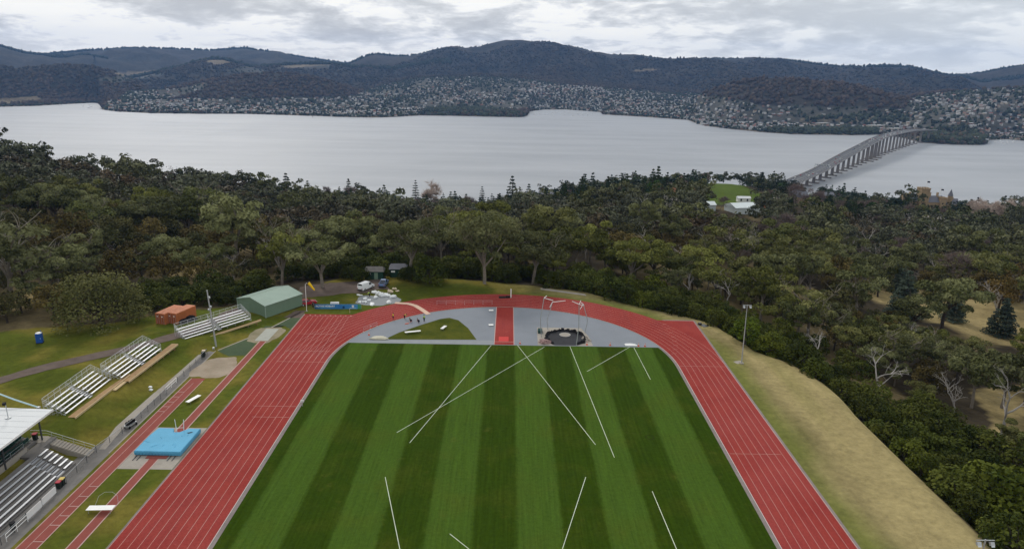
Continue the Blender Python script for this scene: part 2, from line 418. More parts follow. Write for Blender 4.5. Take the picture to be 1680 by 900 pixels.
# ------------------------------------------------------------------ camera, sun, sky
def setup():
    cam = bpy.data.cameras.new('camera'); co = bpy.data.objects.new('camera', cam); COL.objects.link(co)
    def rv(u, v): return Vector(ray(u, v))
    f = rv(840, 450).normalized(); r = (rv(841, 450)-rv(840, 450)).normalized(); up = r.cross(f)
    m = Matrix((( r.x, up.x, -f.x, CAMX), (r.y, up.y, -f.y, 0), (r.z, up.z, -f.z, CAMH), (0, 0, 0, 1)))
    co.matrix_world = m; cam.sensor_width = 36; cam.lens = 36*FPX/1680; cam.clip_start = .5; cam.clip_end = 60000
    scene.camera = co
    sun = bpy.data.lights.new('sun', 'SUN'); so = bpy.data.objects.new('sun', sun); COL.objects.link(so)
    sun.energy = 1.5; sun.angle = D2R(11); sun.color = (1, .96, .9)
    el, azd = D2R(38), D2R(-25)                      # the sun stands ahead of the camera, a little to the left
    d = Vector((math.sin(azd)*math.cos(el), math.cos(azd)*math.cos(el), math.sin(el)))
    so.rotation_euler = d.to_track_quat('Z', 'Y').to_euler()
    vs = scene.view_settings; scene.display_settings.display_device = 'sRGB'
    vs.view_transform = 'Standard'; vs.look = 'None'; vs.exposure = EXPOSURE; vs.gamma = 1; vs.use_curve_mapping = False
    w = bpy.data.worlds.new('World'); scene.world = w; w.use_nodes = True
    t = NT.__new__(NT); t.t = w.node_tree; t.n = t.t.nodes
    bg = t.n['Background']; bg.inputs['Strength'].default_value = .1
    sky = t.new('ShaderNodeTexSky'); sky.sky_type = 'NISHITA'; sky.sun_disc = False
    sky.sun_elevation = el; sky.sun_rotation = azd; sky.air_density = 1; sky.dust_density = 2
    v = t.coord('Generated')
    sp = t.new('ShaderNodeSeparateXYZ'); t.l(v, sp.inputs[0])
    z = t.math('MAXIMUM', sp.outputs[2], 0.0)
    k = t.math('ADD', z, .22)
    px = t.math('DIVIDE', sp.outputs[0], k); py = t.math('DIVIDE', sp.outputs[1], k)
    cb = t.new('ShaderNodeCombineXYZ'); t.l(px, cb.inputs[0]); t.l(py, cb.inputs[1]); t.l(t.math('MULTIPLY', z, 3.0), cb.inputs[2])
    mp = t.new('ShaderNodeMapping'); t.l(cb.outputs[0], mp.inputs[0]); mp.inputs['Location'].default_value = SKYOFF
    P = mp.outputs[0]
    big = t.noise(1.15, 3, .5, P, .3); mid = t.noise(3.1, 9, .58, P, .45); fine = t.noise(10.0, 7, .60, P, .2)
    dens = t.math('ADD', t.math('MULTIPLY', big.outputs[0], .40), t.math('MULTIPLY', mid.outputs[0], .42))
    dens = t.math('ADD', dens, t.math('MULTIPLY', fine.outputs[0], .18))
    # bright silver edges where the deck thins, grey bases where it is thick
    cloud = t.ramp(t.mapr(dens, .41, .60), [(0, (11.4, 11.2, 10.6)), (.36, (11.0, 10.9, 10.5)), (.46, (9.6, 9.6, 9.5)), (.56, (8.4, 8.5, 8.6)), (.74, (6.8, 6.95, 7.1)), (1, (5.7, 5.85, 6.05))])
    # the deck opens to paler, bluish air on the right of the view
    azm = t.math('ARCTAN2', sp.outputs[0], sp.outputs[1])
    cloud = t.mix(t.mapr(z, .0, .045, .45, 0, True), cloud, (10.6, 10.4, 9.9))
    right = t.mapr(azm, .10, .55, 0, 1, True)
    cloud = t.mix(t.math('MULTIPLY', right, .42), cloud, (8.4, 9.0, 9.4))
    # overcast skies are brighter overhead than at the horizon
    gain = t.mapr(z, .12, .8, 1.0, ZENITH)
    cloud = t.mix(1.0, cloud, t.ramp(gain, [(0, 0), (1, 1)]), 'MULTIPLY') if False else cloud
    vm = t.new('ShaderNodeVectorMath', operation='SCALE'); t.l(cloud, vm.inputs[0]); t.l(gain, vm.inputs['Scale'])
    fin = t.mix(.94, sky.outputs[0], vm.outputs[0])
    t.l(fin, bg.inputs['Color'])
EXPOSURE = 0.0; ZENITH = 1.0; SKYOFF = (3.1, 1.7, 0)

def haze():
    t = NT('air_haze'); t.n.remove(t.b)
    pv = t.new('ShaderNodeVolumePrincipled'); pv.inputs['Color'].default_value = (.25, .50, 1.0, 1); pv.inputs['Density'].default_value = 4.2e-5
    pv.inputs['Density Attribute'].default_value = ''; pv.inputs['Anisotropy'].default_value = .2
    t.l(pv.outputs[0], t.n['Material Output'].inputs['Volume'])
    mb = MB(); x0, x1, y0, y1, z0, z1 = -9200, 9200, -400, 9800, SEA-10, 420
    mb.box(((x0+x1)/2, (y0+y1)/2, (z0+z1)/2), (x1-x0, y1-y0, z1-z0))
    o = mb.build('haze', t.m); tag(o, 'thin bluish haze in the air over the river and hills', 'haze', kind='stuff')

def struct(name, mb, m, smooth=False):
    o = mb.build(name, m, None, smooth); o['kind'] = 'structure'; return o

# ------------------------------------------------------------------ ground
def poly_in(px, py, poly):
    inside = np.zeros(np.shape(px), bool); n = len(poly)
    for i in range(n):
        x0, y0 = poly[i]; x1, y1 = poly[(i+1) % n]
        c = ((y0 > py) != (y1 > py)) & (px < (x1-x0)*(py-y0)/((y1-y0) or 1e-9)+x0)
        inside ^= c
    return inside
LAWN_UV = [(1152,336),(1158,305),(1185,301),(1222,306),(1268,330),(1258,334),(1200,337)]
LAWN2_UV = [(1300,322),(1345,318),(1345,330),(1300,332)]
DRY_UV = [[(1370,475),(1470,470),(1690,500),(1700,575),(1600,560),(1480,505)], [(-20,500),(55,478),(70,492),(10,520)], [(275,455),(310,440),(330,455),(290,470)],
          [(1600,640),(1690,620),(1700,700),(1640,710)], [(180,320),(235,305),(240,330),(190,335)], [(1270,462),(1340,470),(1340,490),(1280,485)], [(540,470),(570,455),(560,480)]]
def ground():
    def lines(segs):
        r = []
        for a, b, st in segs: r += list(np.arange(a, b, st))
        return np.array(r+[segs[-1][1]])
    xs = lines([(-1300,-300,25),(-300,-130,6),(-130,110,1.6),(110,260,5),(260,620,10),(620,1700,30)])
    ys = lines([(-60,40,10),(40,66,3),(66,215,1.6),(215,420,5),(420,900,9),(900,1400,20)])
    X, Y = np.meshgrid(xs, ys); Z = G(X, Y); nx, ny = len(xs), len(ys)
    V = np.stack([X, Y, Z], -1).reshape(-1, 3)
    i = np.arange(ny-1)[:, None]*nx+np.arange(nx-1)[None]; F = np.stack([i, i+1, i+nx+1, i+nx], -1).reshape(-1, 4)
    x, y, z = V.T; az = x/np.maximum(y, 30); Y0 = edgeY(az)
    u, v = proj(x, y, z)
    n = fbm(x/9, y/9, 3, 51); n2 = fbm(x/26, y/26, 3, 71)
    floor = np.array([.052, .042, .028]); dry = np.array([.28, .22, .105]); green = np.array([.070, .086, .012]); tan = np.array([.30, .245, .115])
    olive = np.array([.175, .142, .030]); lawn = np.array([.072, .104, .018])
    C = floor*(.7+.6*n[:, None])
    C = np.where((n2 > .60)[:, None], C*.5+dry*.33, C)
    for q in DRY_UV:
        m = poly_in(u+(n-.5)*24, v+(n2-.5)*16, q) & (y > Y0+5); C[m] = dry*(.75+.5*n[m][:, None])
    for q in (LAWN_UV, LAWN2_UV):
        w = [hit(*p)[:2] for p in q]
        m = poly_in(x, y, w); C[m] = lawn*(.85+.3*n2[m][:, None])
    m = (y < Y0+3)
    g = green*(.7+.6*n2[:, None]) ; k = ss((n-.42)*3.2)[:, None]; g = g*(1-k*.8)+olive*k*.8
    C[m] = g[m]
    # dry verge outside the straight on the right and round the bend
    rr = np.hypot(x, np.maximum(y-YC, 0)); out = np.where(y > YC, rr, x)-45.9
    vw = np.clip((Y0-y)/8, 0, 1)
    m2 = m & (out > -1) & (x > -8) & (x > -40)
    tt = ss((out-1.2+(n-.5)*5)/5.0)[:, None]
    vg = np.array([.125, .135, .035])*(1-tt)+tan*tt
    st = ss((np.abs(out-5.2+(n2-.5)*2)-.6)/1.2)[:, None]; vg = vg*(.78+.22*st)
    al = np.where(y > YC, np.arctan2(y-YC, x)*50+YC, y); sk = fbm(out*.55, al*.022, 4, 17); kk = (ss((sk-.42)*4)*(1-.6*tt[:, 0]*ss((out-9)/5)))[:, None]*.42
    vg = vg*(1-kk)+np.array([.175, .168, .052])*kk
    vg = vg*(.88+.24*n2[:, None])
    a = ss((x+8)/30)[:, None]; C = np.where(m2[:, None], C*(1-a)+vg*a, C)
    t = NT('ground_cover'); p = t.pos()
    col = t.attr('cover').outputs['Color']
    na = t.noise(.9, 6, .65, p); nb = t.noise(.16, 5, .6, p); nc = t.noise(6, 2, .5, p)
    f = t.math('ADD', t.math('MULTIPLY', na.outputs[0], .5), t.math('MULTIPLY', nb.outputs[0], .35)); f = t.math('ADD', f, t.math('MULTIPLY', nc.outputs[0], .15))
    vm = t.new('ShaderNodeVectorMath', operation='SCALE'); t.l(col, vm.inputs[0]); t.l(t.mapr(f, .32, .68, .62, 1.40), vm.inputs['Scale'])
    t.bump(na.outputs[0], .5, .25)
    mt = t.fin(vm.outputs[0], .97, 0, .02)
    me = mesh_np('ground', V, F, mt, attr={'cover': ('POINT', 'FLOAT_COLOR', C)}, smooth=True)
    tag(link('ground', me), kind='structure')

def arc(r, a0, a1, n=96, cx=0, cy=YC):
    return [(cx+r*math.cos(a0+(a1-a0)*i/n), cy+r*math.sin(a0+(a1-a0)*i/n)) for i in range(n+1)]
YS = -25.0                                          # where the straights start, behind the camera's lower edge
LX, RX = -(R0+10*LANE), R0+8*LANE
ROUT = R0+9*LANE-.5
GY = 142.4                                          # back edge of the mown infield
def surfaces():
    # infield: mown in alternating stripes up and down the field
    t = NT('striped_turf'); p = t.pos(); sp = t.new('ShaderNodeSeparateXYZ'); t.l(p, sp.inputs[0])
    nd = t.noise(.5, 3, .6, p); xx = t.math('ADD', sp.outputs[0], t.math('MULTIPLY', t.math('SUBTRACT', nd.outputs[0], .5), .55))
    s = t.math('SINE', t.math('MULTIPLY', t.math('SUBTRACT', xx, 2.5), math.pi/5.95))
    st = t.mapr(s, -.22, .22, 0, 1, True)
    nb = t.noise(.11, 5, .62, p); nf = t.noise(1.7, 5, .7, p); ng = t.noise(7, 2, .5, p)
    col = t.mix(st, (.0265, .0500, .0035), (.0500, .0920, .0115))
    col = t.mix(t.mapr(nb.outputs[0], .48, .72, 0, .30), col, (.080, .082, .010))
    nw = t.noise(.3, 4, .6, p); col = t.mix(t.mapr(nw.outputs[0], .62, .74, 0, .25), col, (.11, .10, .02))
    f = t.math('ADD', t.math('MULTIPLY', nf.outputs[0], .6), t.math('MULTIPLY', ng.outputs[0], .4))
    mpp = t.new('ShaderNodeMapping'); t.l(p, mpp.inputs[0]); mpp.inputs['Scale'].default_value = (2.6, .09, 1); nl = t.noise(1, 4, .65, mpp.outputs[0]); f = t.math('ADD', t.math('MULTIPLY', f, .6), t.math('MULTIPLY', nl.outputs[0], .4))
    vm = t.new('ShaderNodeVectorMath', operation='SCALE'); t.l(col, vm.inputs[0]); t.l(t.mapr(f, .34, .66, .62, 1.38), vm.inputs['Scale'])
    t.bump(ng.outputs[0], .4, .1)
    turf = t.fin(vm.outputs[0], .97, 0, .02)
    ri = R0-.66
    a = math.asin((GY-YC)/ri)
    poly = [(-ri, YS), (ri, YS)]+arc(ri, 0, a, 12)+arc(ri, math.pi-a, math.pi, 12)
    mb = MB(); mb.sheet(poly, .012); struct('infield_grass', mb, turf)
    # running track
    t = NT('red_polyurethane'); p = t.pos()
    n1 = t.noise(.22, 5, .6, p); n2 = t.noise(3.5, 4, .7, p); n3 = t.noise(.05, 3, .5, p)
    col = t.mix(t.mapr(n1.outputs[0], .3, .7), (.240, .035, .030), (.292, .049, .038))
    col = t.mix(t.mapr(n3.outputs[0], .4, .65, 0, .4), col, (.33, .078, .072))
    mpp = t.new('ShaderNodeMapping'); t.l(p, mpp.inputs[0]); mpp.inputs['Scale'].default_value = (.85, .03, 1); nl = t.noise(1, 5, .7, mpp.outputs[0]); col = t.mix(t.mapr(nl.outputs[0], .5, .72, 0, .35), col, (.17, .034, .036)); ns = t.noise(.35, 6, .75, p, .6); col = t.mix(t.mapr(ns.outputs[0], .60, .74, 0, .4), col, (.33, .13, .115))
    vm = t.new('ShaderNodeVectorMath', operation='SCALE'); t.l(col, vm.inputs[0]); t.l(t.mapr(n2.outputs[0], .3, .7, .80, 1.16), vm.inputs['Scale'])
    t.bump(n2.outputs[0], .15, .02)
    M['red'] = t.fin(vm.outputs[0], .9, 0, .01)
    aL = math.pi-math.asin((160.3-YC)/ROUT); aR = math.asin((159.9-YC)/ROUT)
    poly = [(LX, YS), (-R0, YS), (-R0, YC)]+arc(R0, math.pi, 0)[1:]+[(R0, YS), (RX, YS), (RX, 159.9)]+arc(ROUT, aR, aL)+[(LX, 160.3)]
    poly = poly[::-1]
    mb = MB(); mb.sheet(poly, .016); struct('running_track', mb, M['red'])
    ml = MB(); w = .05; z = .022
    for k in range(1, 11):
        if k < 10: ml.strip([(-R0-k*LANE, YS), (-R0-k*LANE, 158.8)], w, z)
        if k < 9:
            r = R0+k*LANE
            ml.strip([(r, YS), (r, YC)]+arc(r, 0, math.pi)[1:], w, z+.004)
    ml.strip([(LX+.06, YS), (LX+.06, 160.2)], .07, z); ml.strip([(RX-.06, YS), (RX-.06, 159.8)], .07, z)
    ml.strip([(RX-.06, 159.75), (38.6, 159.75)], .12, z)
    for y, x0, x1 in ((112.2, -43.8, -36.2), (108.2, -42.6, -36.2), (131.7, -46, -36.2), (137.3, -46, -36.6), (147.2, -46.5, -37.6), (158.9, -48, -36), (98.5, 36.3, 44.5), (132.6, 36.3, 45.6)):
        ml.strip([(x0, y), (x1, y)], .06, z+.008)
    for k in range(8):
        r = R0+(k+.5)*LANE; an = .20+.055*k
        ml.strip([(r*math.cos(an)-0, YC+r*math.sin(an)), ((r+LANE)*math.cos(an), YC+(r+LANE)*math.sin(an))], .06, z+.008)
    for k in range(9): ml.box((-36.4-1.22*k-.6, 159.4, .025), (.34, .34, .006))
    struct('track_lane_lines', ml, M['line'])
    mk = MB(); mk.strip([(-R0+.06, YS), (-R0+.06, YC)]+arc(R0-.06, math.pi, 0)[1:]+[(R0-.06, YS)], .09, .06)
    struct('track_kerb', mk, M['kerb'])
    md = MB(); md.strip([(-R0+.36, YS), (-R0+.36, YC)]+arc(R0-.36, math.pi, math.pi-a, 14)[1:], .62, .008)
    md.strip(arc(R0-.36, a, 0, 14)+[(R0-.36, YS)], .62, .008)
    md.strip([(RX+.22, YS), (RX+.22, 160.1)], .4, .008); md.strip([(LX-.12, YS), (LX-.12, 160.4)], .22, .008)
    md.strip([(RX, 160.1), (38.3, 160.1)], .3, .006)
    struct('drain_strip', md, M['drain'])
    # throwing apron in the D of the bend
    b = math.asin((GY-YC)/(R0-.14))
    pl = arc(R0-.14, b, math.pi-b, 80)
    ma = MB(); ma.sheet([(-33.9, GY)]+[(34.0, GY)]+pl, .010); struct('throwing_apron', ma, M['apron'])
    mr = MB(); mr.sheet([(-2.0, GY+.25), (2.3, GY+.25), (2.2, YC+R0-.2), (-1.95, YC+R0-.2)], .018)
    struct('javelin_runway', mr, M['red'])
    ml = MB()
    for x in (-2.05, 2.3): ml.strip([(x, GY+.2), (x*.97, YC+R0-.2)], .16, .026)
    ml.strip([(-2.0, 144.3), (2.25, 144.3)], .14, .03); struct('runway_lines', ml, M['line'])
    t = NT('fresh_red_patch'); struct('runway_patch', MB().sheet([(-1.1, 144.6), (1.1, 144.6), (1.1, 147.4), (-1.1, 147.4)], .024), t.fin((.50, .035, .03), .8))
    mp = MB(); tri = [at(625, 558), at(655, 545), at(690, 533), at(722, 523), at(737, 521), at(752, 525), at(768, 538), at(783, 554)]
    mp.sheet([(-26.4, 144.6), (-6.0, 145.3)]+[(q[0], q[1]) for q in tri[::-1]][1:-1], .016)
    struct('grass_island', mp, M['grass'])
    mc = MB(); mc.sheet([(-33, GY+.15), (-2.3, GY+.15), (-2.3, 144.9), (-26, 144.2)], .014); struct('apron_path', mc, M['pathgrey'])
    # painted throwing sectors on the turf
    mf = MB(); L = [(806,566,672,726),(893,569,651,709),(849,566,977,729),(935,568,1008,750),(1033,569,963,609),(1040,570,1067,622),(632,782,657,905),(738,875,772,902),(961,782,921,905),(1070,805,1112,905)]
    for q in L: mf.strip([at(q[0], q[1]), at(q[2], q[3])], .085, .02)
    struct('field_lines', mf, M['fieldline'])
    mo = MB(); c = at(1066, 717); mo.strip([(c[0]+.66*math.cos(i*math.pi/12), c[1]+.66*math.sin(i*math.pi/12)) for i in range(24)], .2, .021, closed=True)
    struct('turf_ring', mo, M['dirtgreen'])
    # left: concourse, runways, pads, sand
    mc = MB()
    mc.sheet([(-80, YS), (-60.0, YS), (-60.1, 96), (-60.2, 136), (-61.6, 136.5), (-63.2, 134), (-63.4, 106), (-62.9, 99), (-64.2, 95.8), (-64.4, 92), (-80, 92)], .010)
    struct('concourse_path', mc, M['concrete_dark'])
    mc = MB(); mc.sheet([(-63.6, 104), (-62.2, 104), (-62.0, 134.5), (-63.3, 134.5)], .016); mc.sheet([(-62.4, 97), (-61.4, 97), (-62.2, 104), (-63.6, 104)], .016)
    struct('concrete_walk', mc, M['concrete'])
    mr = MB()
    mr.sheet([(-59.6, YS), (-56.8, YS), (-56.8, 123.1), (-59.5, 123.1)], .022)
    mr.sheet([(-53.3, YS), (-51.9, YS), (-51.95, 94.5), (-53.35, 94.5)], .024)
    mr.sheet([(-53.2, 102.4), (-51.75, 102.4), (-51.65, 142.4), (-53.0, 142.4)], .024)
    struct('jump_runways', mr, M['redworn'])
    ml = MB()
    for x0, x1, ya, yb, w in ((-59.5, -59.4, YS, 123.1, .14), (-56.85, -56.85, YS, 122, .13), (-58.2, -58.2, YS, 121, .07), (-53.3, -53.35, YS, 94, .16), (-51.9, -51.95, YS, 94.4, .16), (-53.25, -53.05, 102.4, 142.3, .18), (-51.75, -51.65, 102.4, 142.3, .18)):
        ml.strip([(x0, ya), (x1, yb)], w, .032)
    for y in (74.9, 78.2, 80.2, 82.3, 84.6, 87): ml.strip([(-58.2, y), (-56.9, y)], .12, .034)
    for y in (109.6, 111.4, 113.2, 115.2, 117.2): ml.strip([(-59.4, y), (-58.2, y)], .12, .034)
    struct('runway_markings', ml, M['line'])
    mp = MB(); mp.sheet([(-56.75, 91.6), (-48.6, 91.6), (-48.6, 104.1), (-56.75, 104.1)], .014); struct('landing_mat_pad', mp, M['concrete'])
    def organic(c, rx, ry, seed, n=40, rz=0):
        r = random.Random(seed); ph = [r.uniform(0, 6.28) for _ in range(4)]; out = []
        for i in range(n):
            th = 2*math.pi*i/n; k = 1+.08*math.sin(2*th+ph[0])+.07*math.sin(3*th+ph[1])+.05*math.sin(5*th+ph[2])+.03*math.sin(9*th+ph[3])
            x, y = rx*k*math.copysign(abs(math.cos(th))**.75, math.cos(th)), ry*k*math.copysign(abs(math.sin(th))**.75, math.sin(th))
            out.append((c[0]+x*math.cos(rz)-y*math.sin(rz), c[1]+x*math.sin(rz)+y*math.cos(rz)))
        return out
    ms = MB(); ms.sheet(organic((-56.9, 128.2), 3.6, 5.4, 3), .018); struct('sand_pit', ms, M['sandpatch'])
    ms = MB(); ms.sheet(organic((-53.1, 146.3), 3.3, 5.2, 8), .018); struct('sand_surround', ms, M['sandpatch2'])
    ms = MB(); ms.sheet([(-54.3, 142.6), (-51.4, 142.6), (-51.3, 150.0), (-54.2, 150.0)], .026); struct('sand_box', ms, M['sand_white'])
    md = MB()
    md.strip([(-60.0, 137), (-54.6, 147.0), (-49.6, 161.5)], .35, .012); md.strip([(-60.3, 96), (-60.3, 136.6)], .2, .013)
    struct('path_edging', md, M['concrete'])
    mg = MB(); mg.sheet([(-59.8, 136.5), (-56.6, 134), (-53.4, 134.5), (-53.4, 142.3), (-56, 142.3), (-56.2, 151.5), (-50.6, 152), (-48.7, 150), (-48.6, 158), (-50.6, 158), (-54.4, 147.2)], .008)
    struct('worn_turf_patch', mg, M['wornturf'])
    # dirt roads
    zf = lambda x, y: float(G(x, y))
    def drape(name, pts, w, m, dz=.06):
        P = []
        for i in range(len(pts)-1):
            n = max(2, int(math.hypot(pts[i+1][0]-pts[i][0], pts[i+1][1]-pts[i][1])/1.5))
            P += [(pts[i][0]+(pts[i+1][0]-pts[i][0])*k/n, pts[i][1]+(pts[i+1][1]-pts[i][1])*k/n) for k in range(n)]
        P.append(pts[-1]); vs = []; fs = []; NW = 6
        rr = random.Random(len(name))
        for i, q in enumerate(P):
            a = P[max(i-1, 0)]; b = P[min(i+1, len(P)-1)]; dx, dy = b[0]-a[0], b[1]-a[1]; l = math.hypot(dx, dy)
            wo = w*(1+.12*math.sin(i*.5)+.1*rr.uniform(-1, 1))
            for k in range(NW+1):
                s_ = (k/NW-.5)*wo; x, y = q[0]-dy/l*s_, q[1]+dx/l*s_
                vs.append((x, y, zf(x, y)+dz))
        for i in range(len(P)-1):
            for k in range(NW): fs.append((i*(NW+1)+k, i*(NW+1)+k+1, (i+1)*(NW+1)+k+1, (i+1)*(NW+1)+k)[::-1])
        mb = MB(); mb.add(vs, fs); struct(name, mb, m)
    drape('dirt_road', [(-98, 104), (-91, 114.5), (-86, 121.5), (-80, 128), (-74.5, 134), (-70, 141), (-66.8, 150), (-65.5, 158), (-60, 168), (-52, 174.5), (-44, 178), (-36, 179)], 3.6, M['gravel'])
    drape('gravel_yard', [(-55, 178.5), (-47, 180.5), (-40, 183), (-33.5, 186)], 11, M['gravel'], .05)
    mb = MB(); mb.sheet(organic((-32.8, 171.5), 5.2, 4.2, 4), .014); struct('asphalt_pad', mb, M['pathgrey'])
    mb = MB(); mb.sheet([(-52.5, 157.4), (-48.6, 157.4), (-48.7, 162.6), (-51.2, 162.6)], .012); struct('gravel_corner', mb, M['gravel'])
    mb = MB(); vs = [at(887, 472), at(960, 482), at(962, 485), at(887, 475)]; mb.sheet(vs[::-1], .02); struct('concrete_edge_strip', mb, M['concrete'])

def extra_mats():
    def turf(name, c1, c2, c3):
        t = NT(name); p = t.pos(); a = t.noise(.18, 5, .62, p); b = t.noise(1.6, 5, .7, p); c = t.noise(7, 2, .5, p)
        col = t.mix(t.mapr(a.outputs[0], .34, .66), c1, c2); col = t.mix(t.mapr(b.outputs[0], .5, .75, 0, .5), col, c3)
        t.bump(c.outputs[0], .4, .1); return t.fin(col, .97, 0, .02)
    M['grass'] = turf('rough_turf', (.042, .058, .008), (.088, .096, .014), (.14, .115, .03))
    M['dirtgreen'] = turf('ring_turf', (.02, .028, .006), (.03, .04, .01), (.08, .08, .03))
    M['wornturf'] = turf('worn_green_turf', (.060, .085, .050), (.080, .110, .062), (.10, .115, .075))
    M['sandpatch'] = turf('raked_sand', (.26, .215, .155), (.37, .31, .24), (.27, .15, .10))
    M['sandpatch2'] = turf('spilled_sand', (.20, .18, .115), (.32, .275, .195), (.14, .135, .07))
    M['pathgrey'] = pm('grey_paving', (.25, .265, .275), .12, .6, .9, 0, .2, .1)
    M['redworn'] = pm('worn_red_surface', (.255, .078, .064), .13, .8, .95, 0, .03, .1)
# ------------------------------------------------------------------ things of the stadium
def gz(x, y): return float(G(x, y))
def bleacher(name, label, loc, rz, L, rows=5, frac=.5):
    t = thing(name, label, 'bleachers', loc, rz, 'small uncovered bleachers on the grass bank')
    D, H = .70, .36
    for bay in (0, 1):
        x0 = (0.15, L*frac+.55)[bay]; x1 = (L*frac-.55, L-.15)[bay]
        for k in range(rows):
            y = .25+k*D; z = .55+k*H
            m = MB(); m.box(((x0+x1)/2, y, z), (x1-x0, .30, .06)); m.build('seat_plank', M['alu'], t)
            m = MB(); m.box(((x0+x1)/2, y+.36, z-.30), (x1-x0, .24, .05)); m.build('footboard', M['alu_dark'], t)
    m = MB()                                            # centre aisle
    for k in range(rows*2): m.box((L*frac, .1+k*D/2, .28+k*H/2), (1.0, .34, .05))
    m.build('aisle_steps', M['alu_dark'], t)
    m = MB(); n = max(4, int(L/1.9))
    for i in range(n+1):
        x = .1+(L-.2)*i/n
        m.tube([(x, .05, .1), (x, rows*D+.05, .1+rows*H)], .035, 5); m.tube([(x, .05, 0), (x, rows*D, 0)], .035, 5)
        for k in range(1, rows+1): m.tube([(x, k*D, 0), (x, k*D, .1+k*H)], .03, 5)
        m.tube([(x, rows*D, 0), (x, 1.5, .75)], .025, 4)
        m.build('frame', M['galv'], t); m = MB()
    yb = rows*D+.12; zt = .5+(rows-1)*H+1.25; zb = .45+(rows-1)*H-.2
    m = MB()
    for z in (zt, (zt+zb)/2+.1, zb): m.tube([(0, yb, z), (L, yb, z)], .03, 5)
    for i in range(int(L/1.55)+1): m.tube([(min(L, i*1.55), yb, 0), (min(L, i*1.55), yb, zt)], .028, 5)
    for i in range(int(L/.2)): m.tube([(i*.2, yb, zb), (i*.2, yb, zt)], .009, 3, cap=False)
    m.build('back_rail', M['alu'], t)
    for x in (0, L):
        m = MB()
        for dz in (0, -.35, -.7): m.tube([(x, yb, zt+dz), (x, .2, 1.45+dz*.9)], .026, 5)
        for k in range(rows+1): m.tube([(x, .2+k*(yb-.2)/rows, 0), (x, .2+k*(yb-.2)/rows, 1.45+(zt-1.45)*k/rows)], .022, 5)
        for k in range(1, 16): yy = .2+k*(yb-.2)/16; m.tube([(x, yy, .55+(zb-.55)*k/16), (x, yy, 1.45+(zt-1.45)*k/16)], .008, 3, cap=False)
        m.build('side_rail', M['alu'], t)
    m = MB()
    for dz in (0, -.4): m.tube([(L*frac-.5, yb, zt+dz), (L*frac-.5, 2.4, 1.8+dz+.3), (L*frac-.5, 2.4, 1.0)], .025, 5)
    m.build('aisle_rail', M['alu'], t); m = MB()
    for y in (.5, 1.2): m.tube([(L*frac+.0, y, .6+y*.5), (L*frac, y, 1.5+y*.5)], .025, 5)
    m.tube([(L*frac, .5, 1.75), (L*frac, 1.2, 2.1)], .025, 5)
    m.build('aisle_rail', M['alu'], t)
    return t
def timber_deck(label, a, b, w, z, step=None):
    dx, dy = b[0]-a[0], b[1]-a[1]; L = math.hypot(dx, dy); rz = math.atan2(dy, dx)
    t = thing('timber_deck', label, 'deck', (a[0], a[1], z), rz, 'timber decks in front of the bleachers')
    m = MB(); n = int(w/.2)
    for i in range(n): m.box((L/2, -w+(i+.5)*w/n, .12), (L, w/n-.012, .05))
    m.build('deck_boards', M['timber'], t)
    m = MB(); m.box((L/2, -w-.06, .02), (L+.02, .12, .32)); m.box((L+.06, -w/2, 0), (.1, w, .3)); m.build('edge_board', M['timber_edge'], t)
    m = MB()
    for i in range(8): m.box((L*(i+.5)/8, -w/2, -.5), (.1, w*.9, 1.1))
    m.box((L/2, -w*.3, -.2), (L*.98, .1, .2))
    m.build('bearers', M['timber'], t)
    if step:
        m = MB(); m.box((step[0]+step[1]/2, -w-.45, -.1), (step[1], .6, .16)); m.build('step', M['timber_edge'], t)
def bench(label, loc, rz, L, W=.75, H=.45, group='white benches beside the track'):
    t = thing('bench', label, 'bench', loc, rz, group)
    m = MB()
    for k in range(3): m.box((0, (k-1)*W/3, H), (L, W/3-.025, .045))
    m.build('seat', M['white'], t)
    for sx in (-1, 1):
        m = MB(); m.tube([(sx*L*.38, -W*.4, 0), (sx*L*.38, -W*.4, H-.03), (sx*L*.38, W*.4, H-.03), (sx*L*.38, W*.4, 0)], .025, 5); m.build('leg', M['galv'], t)
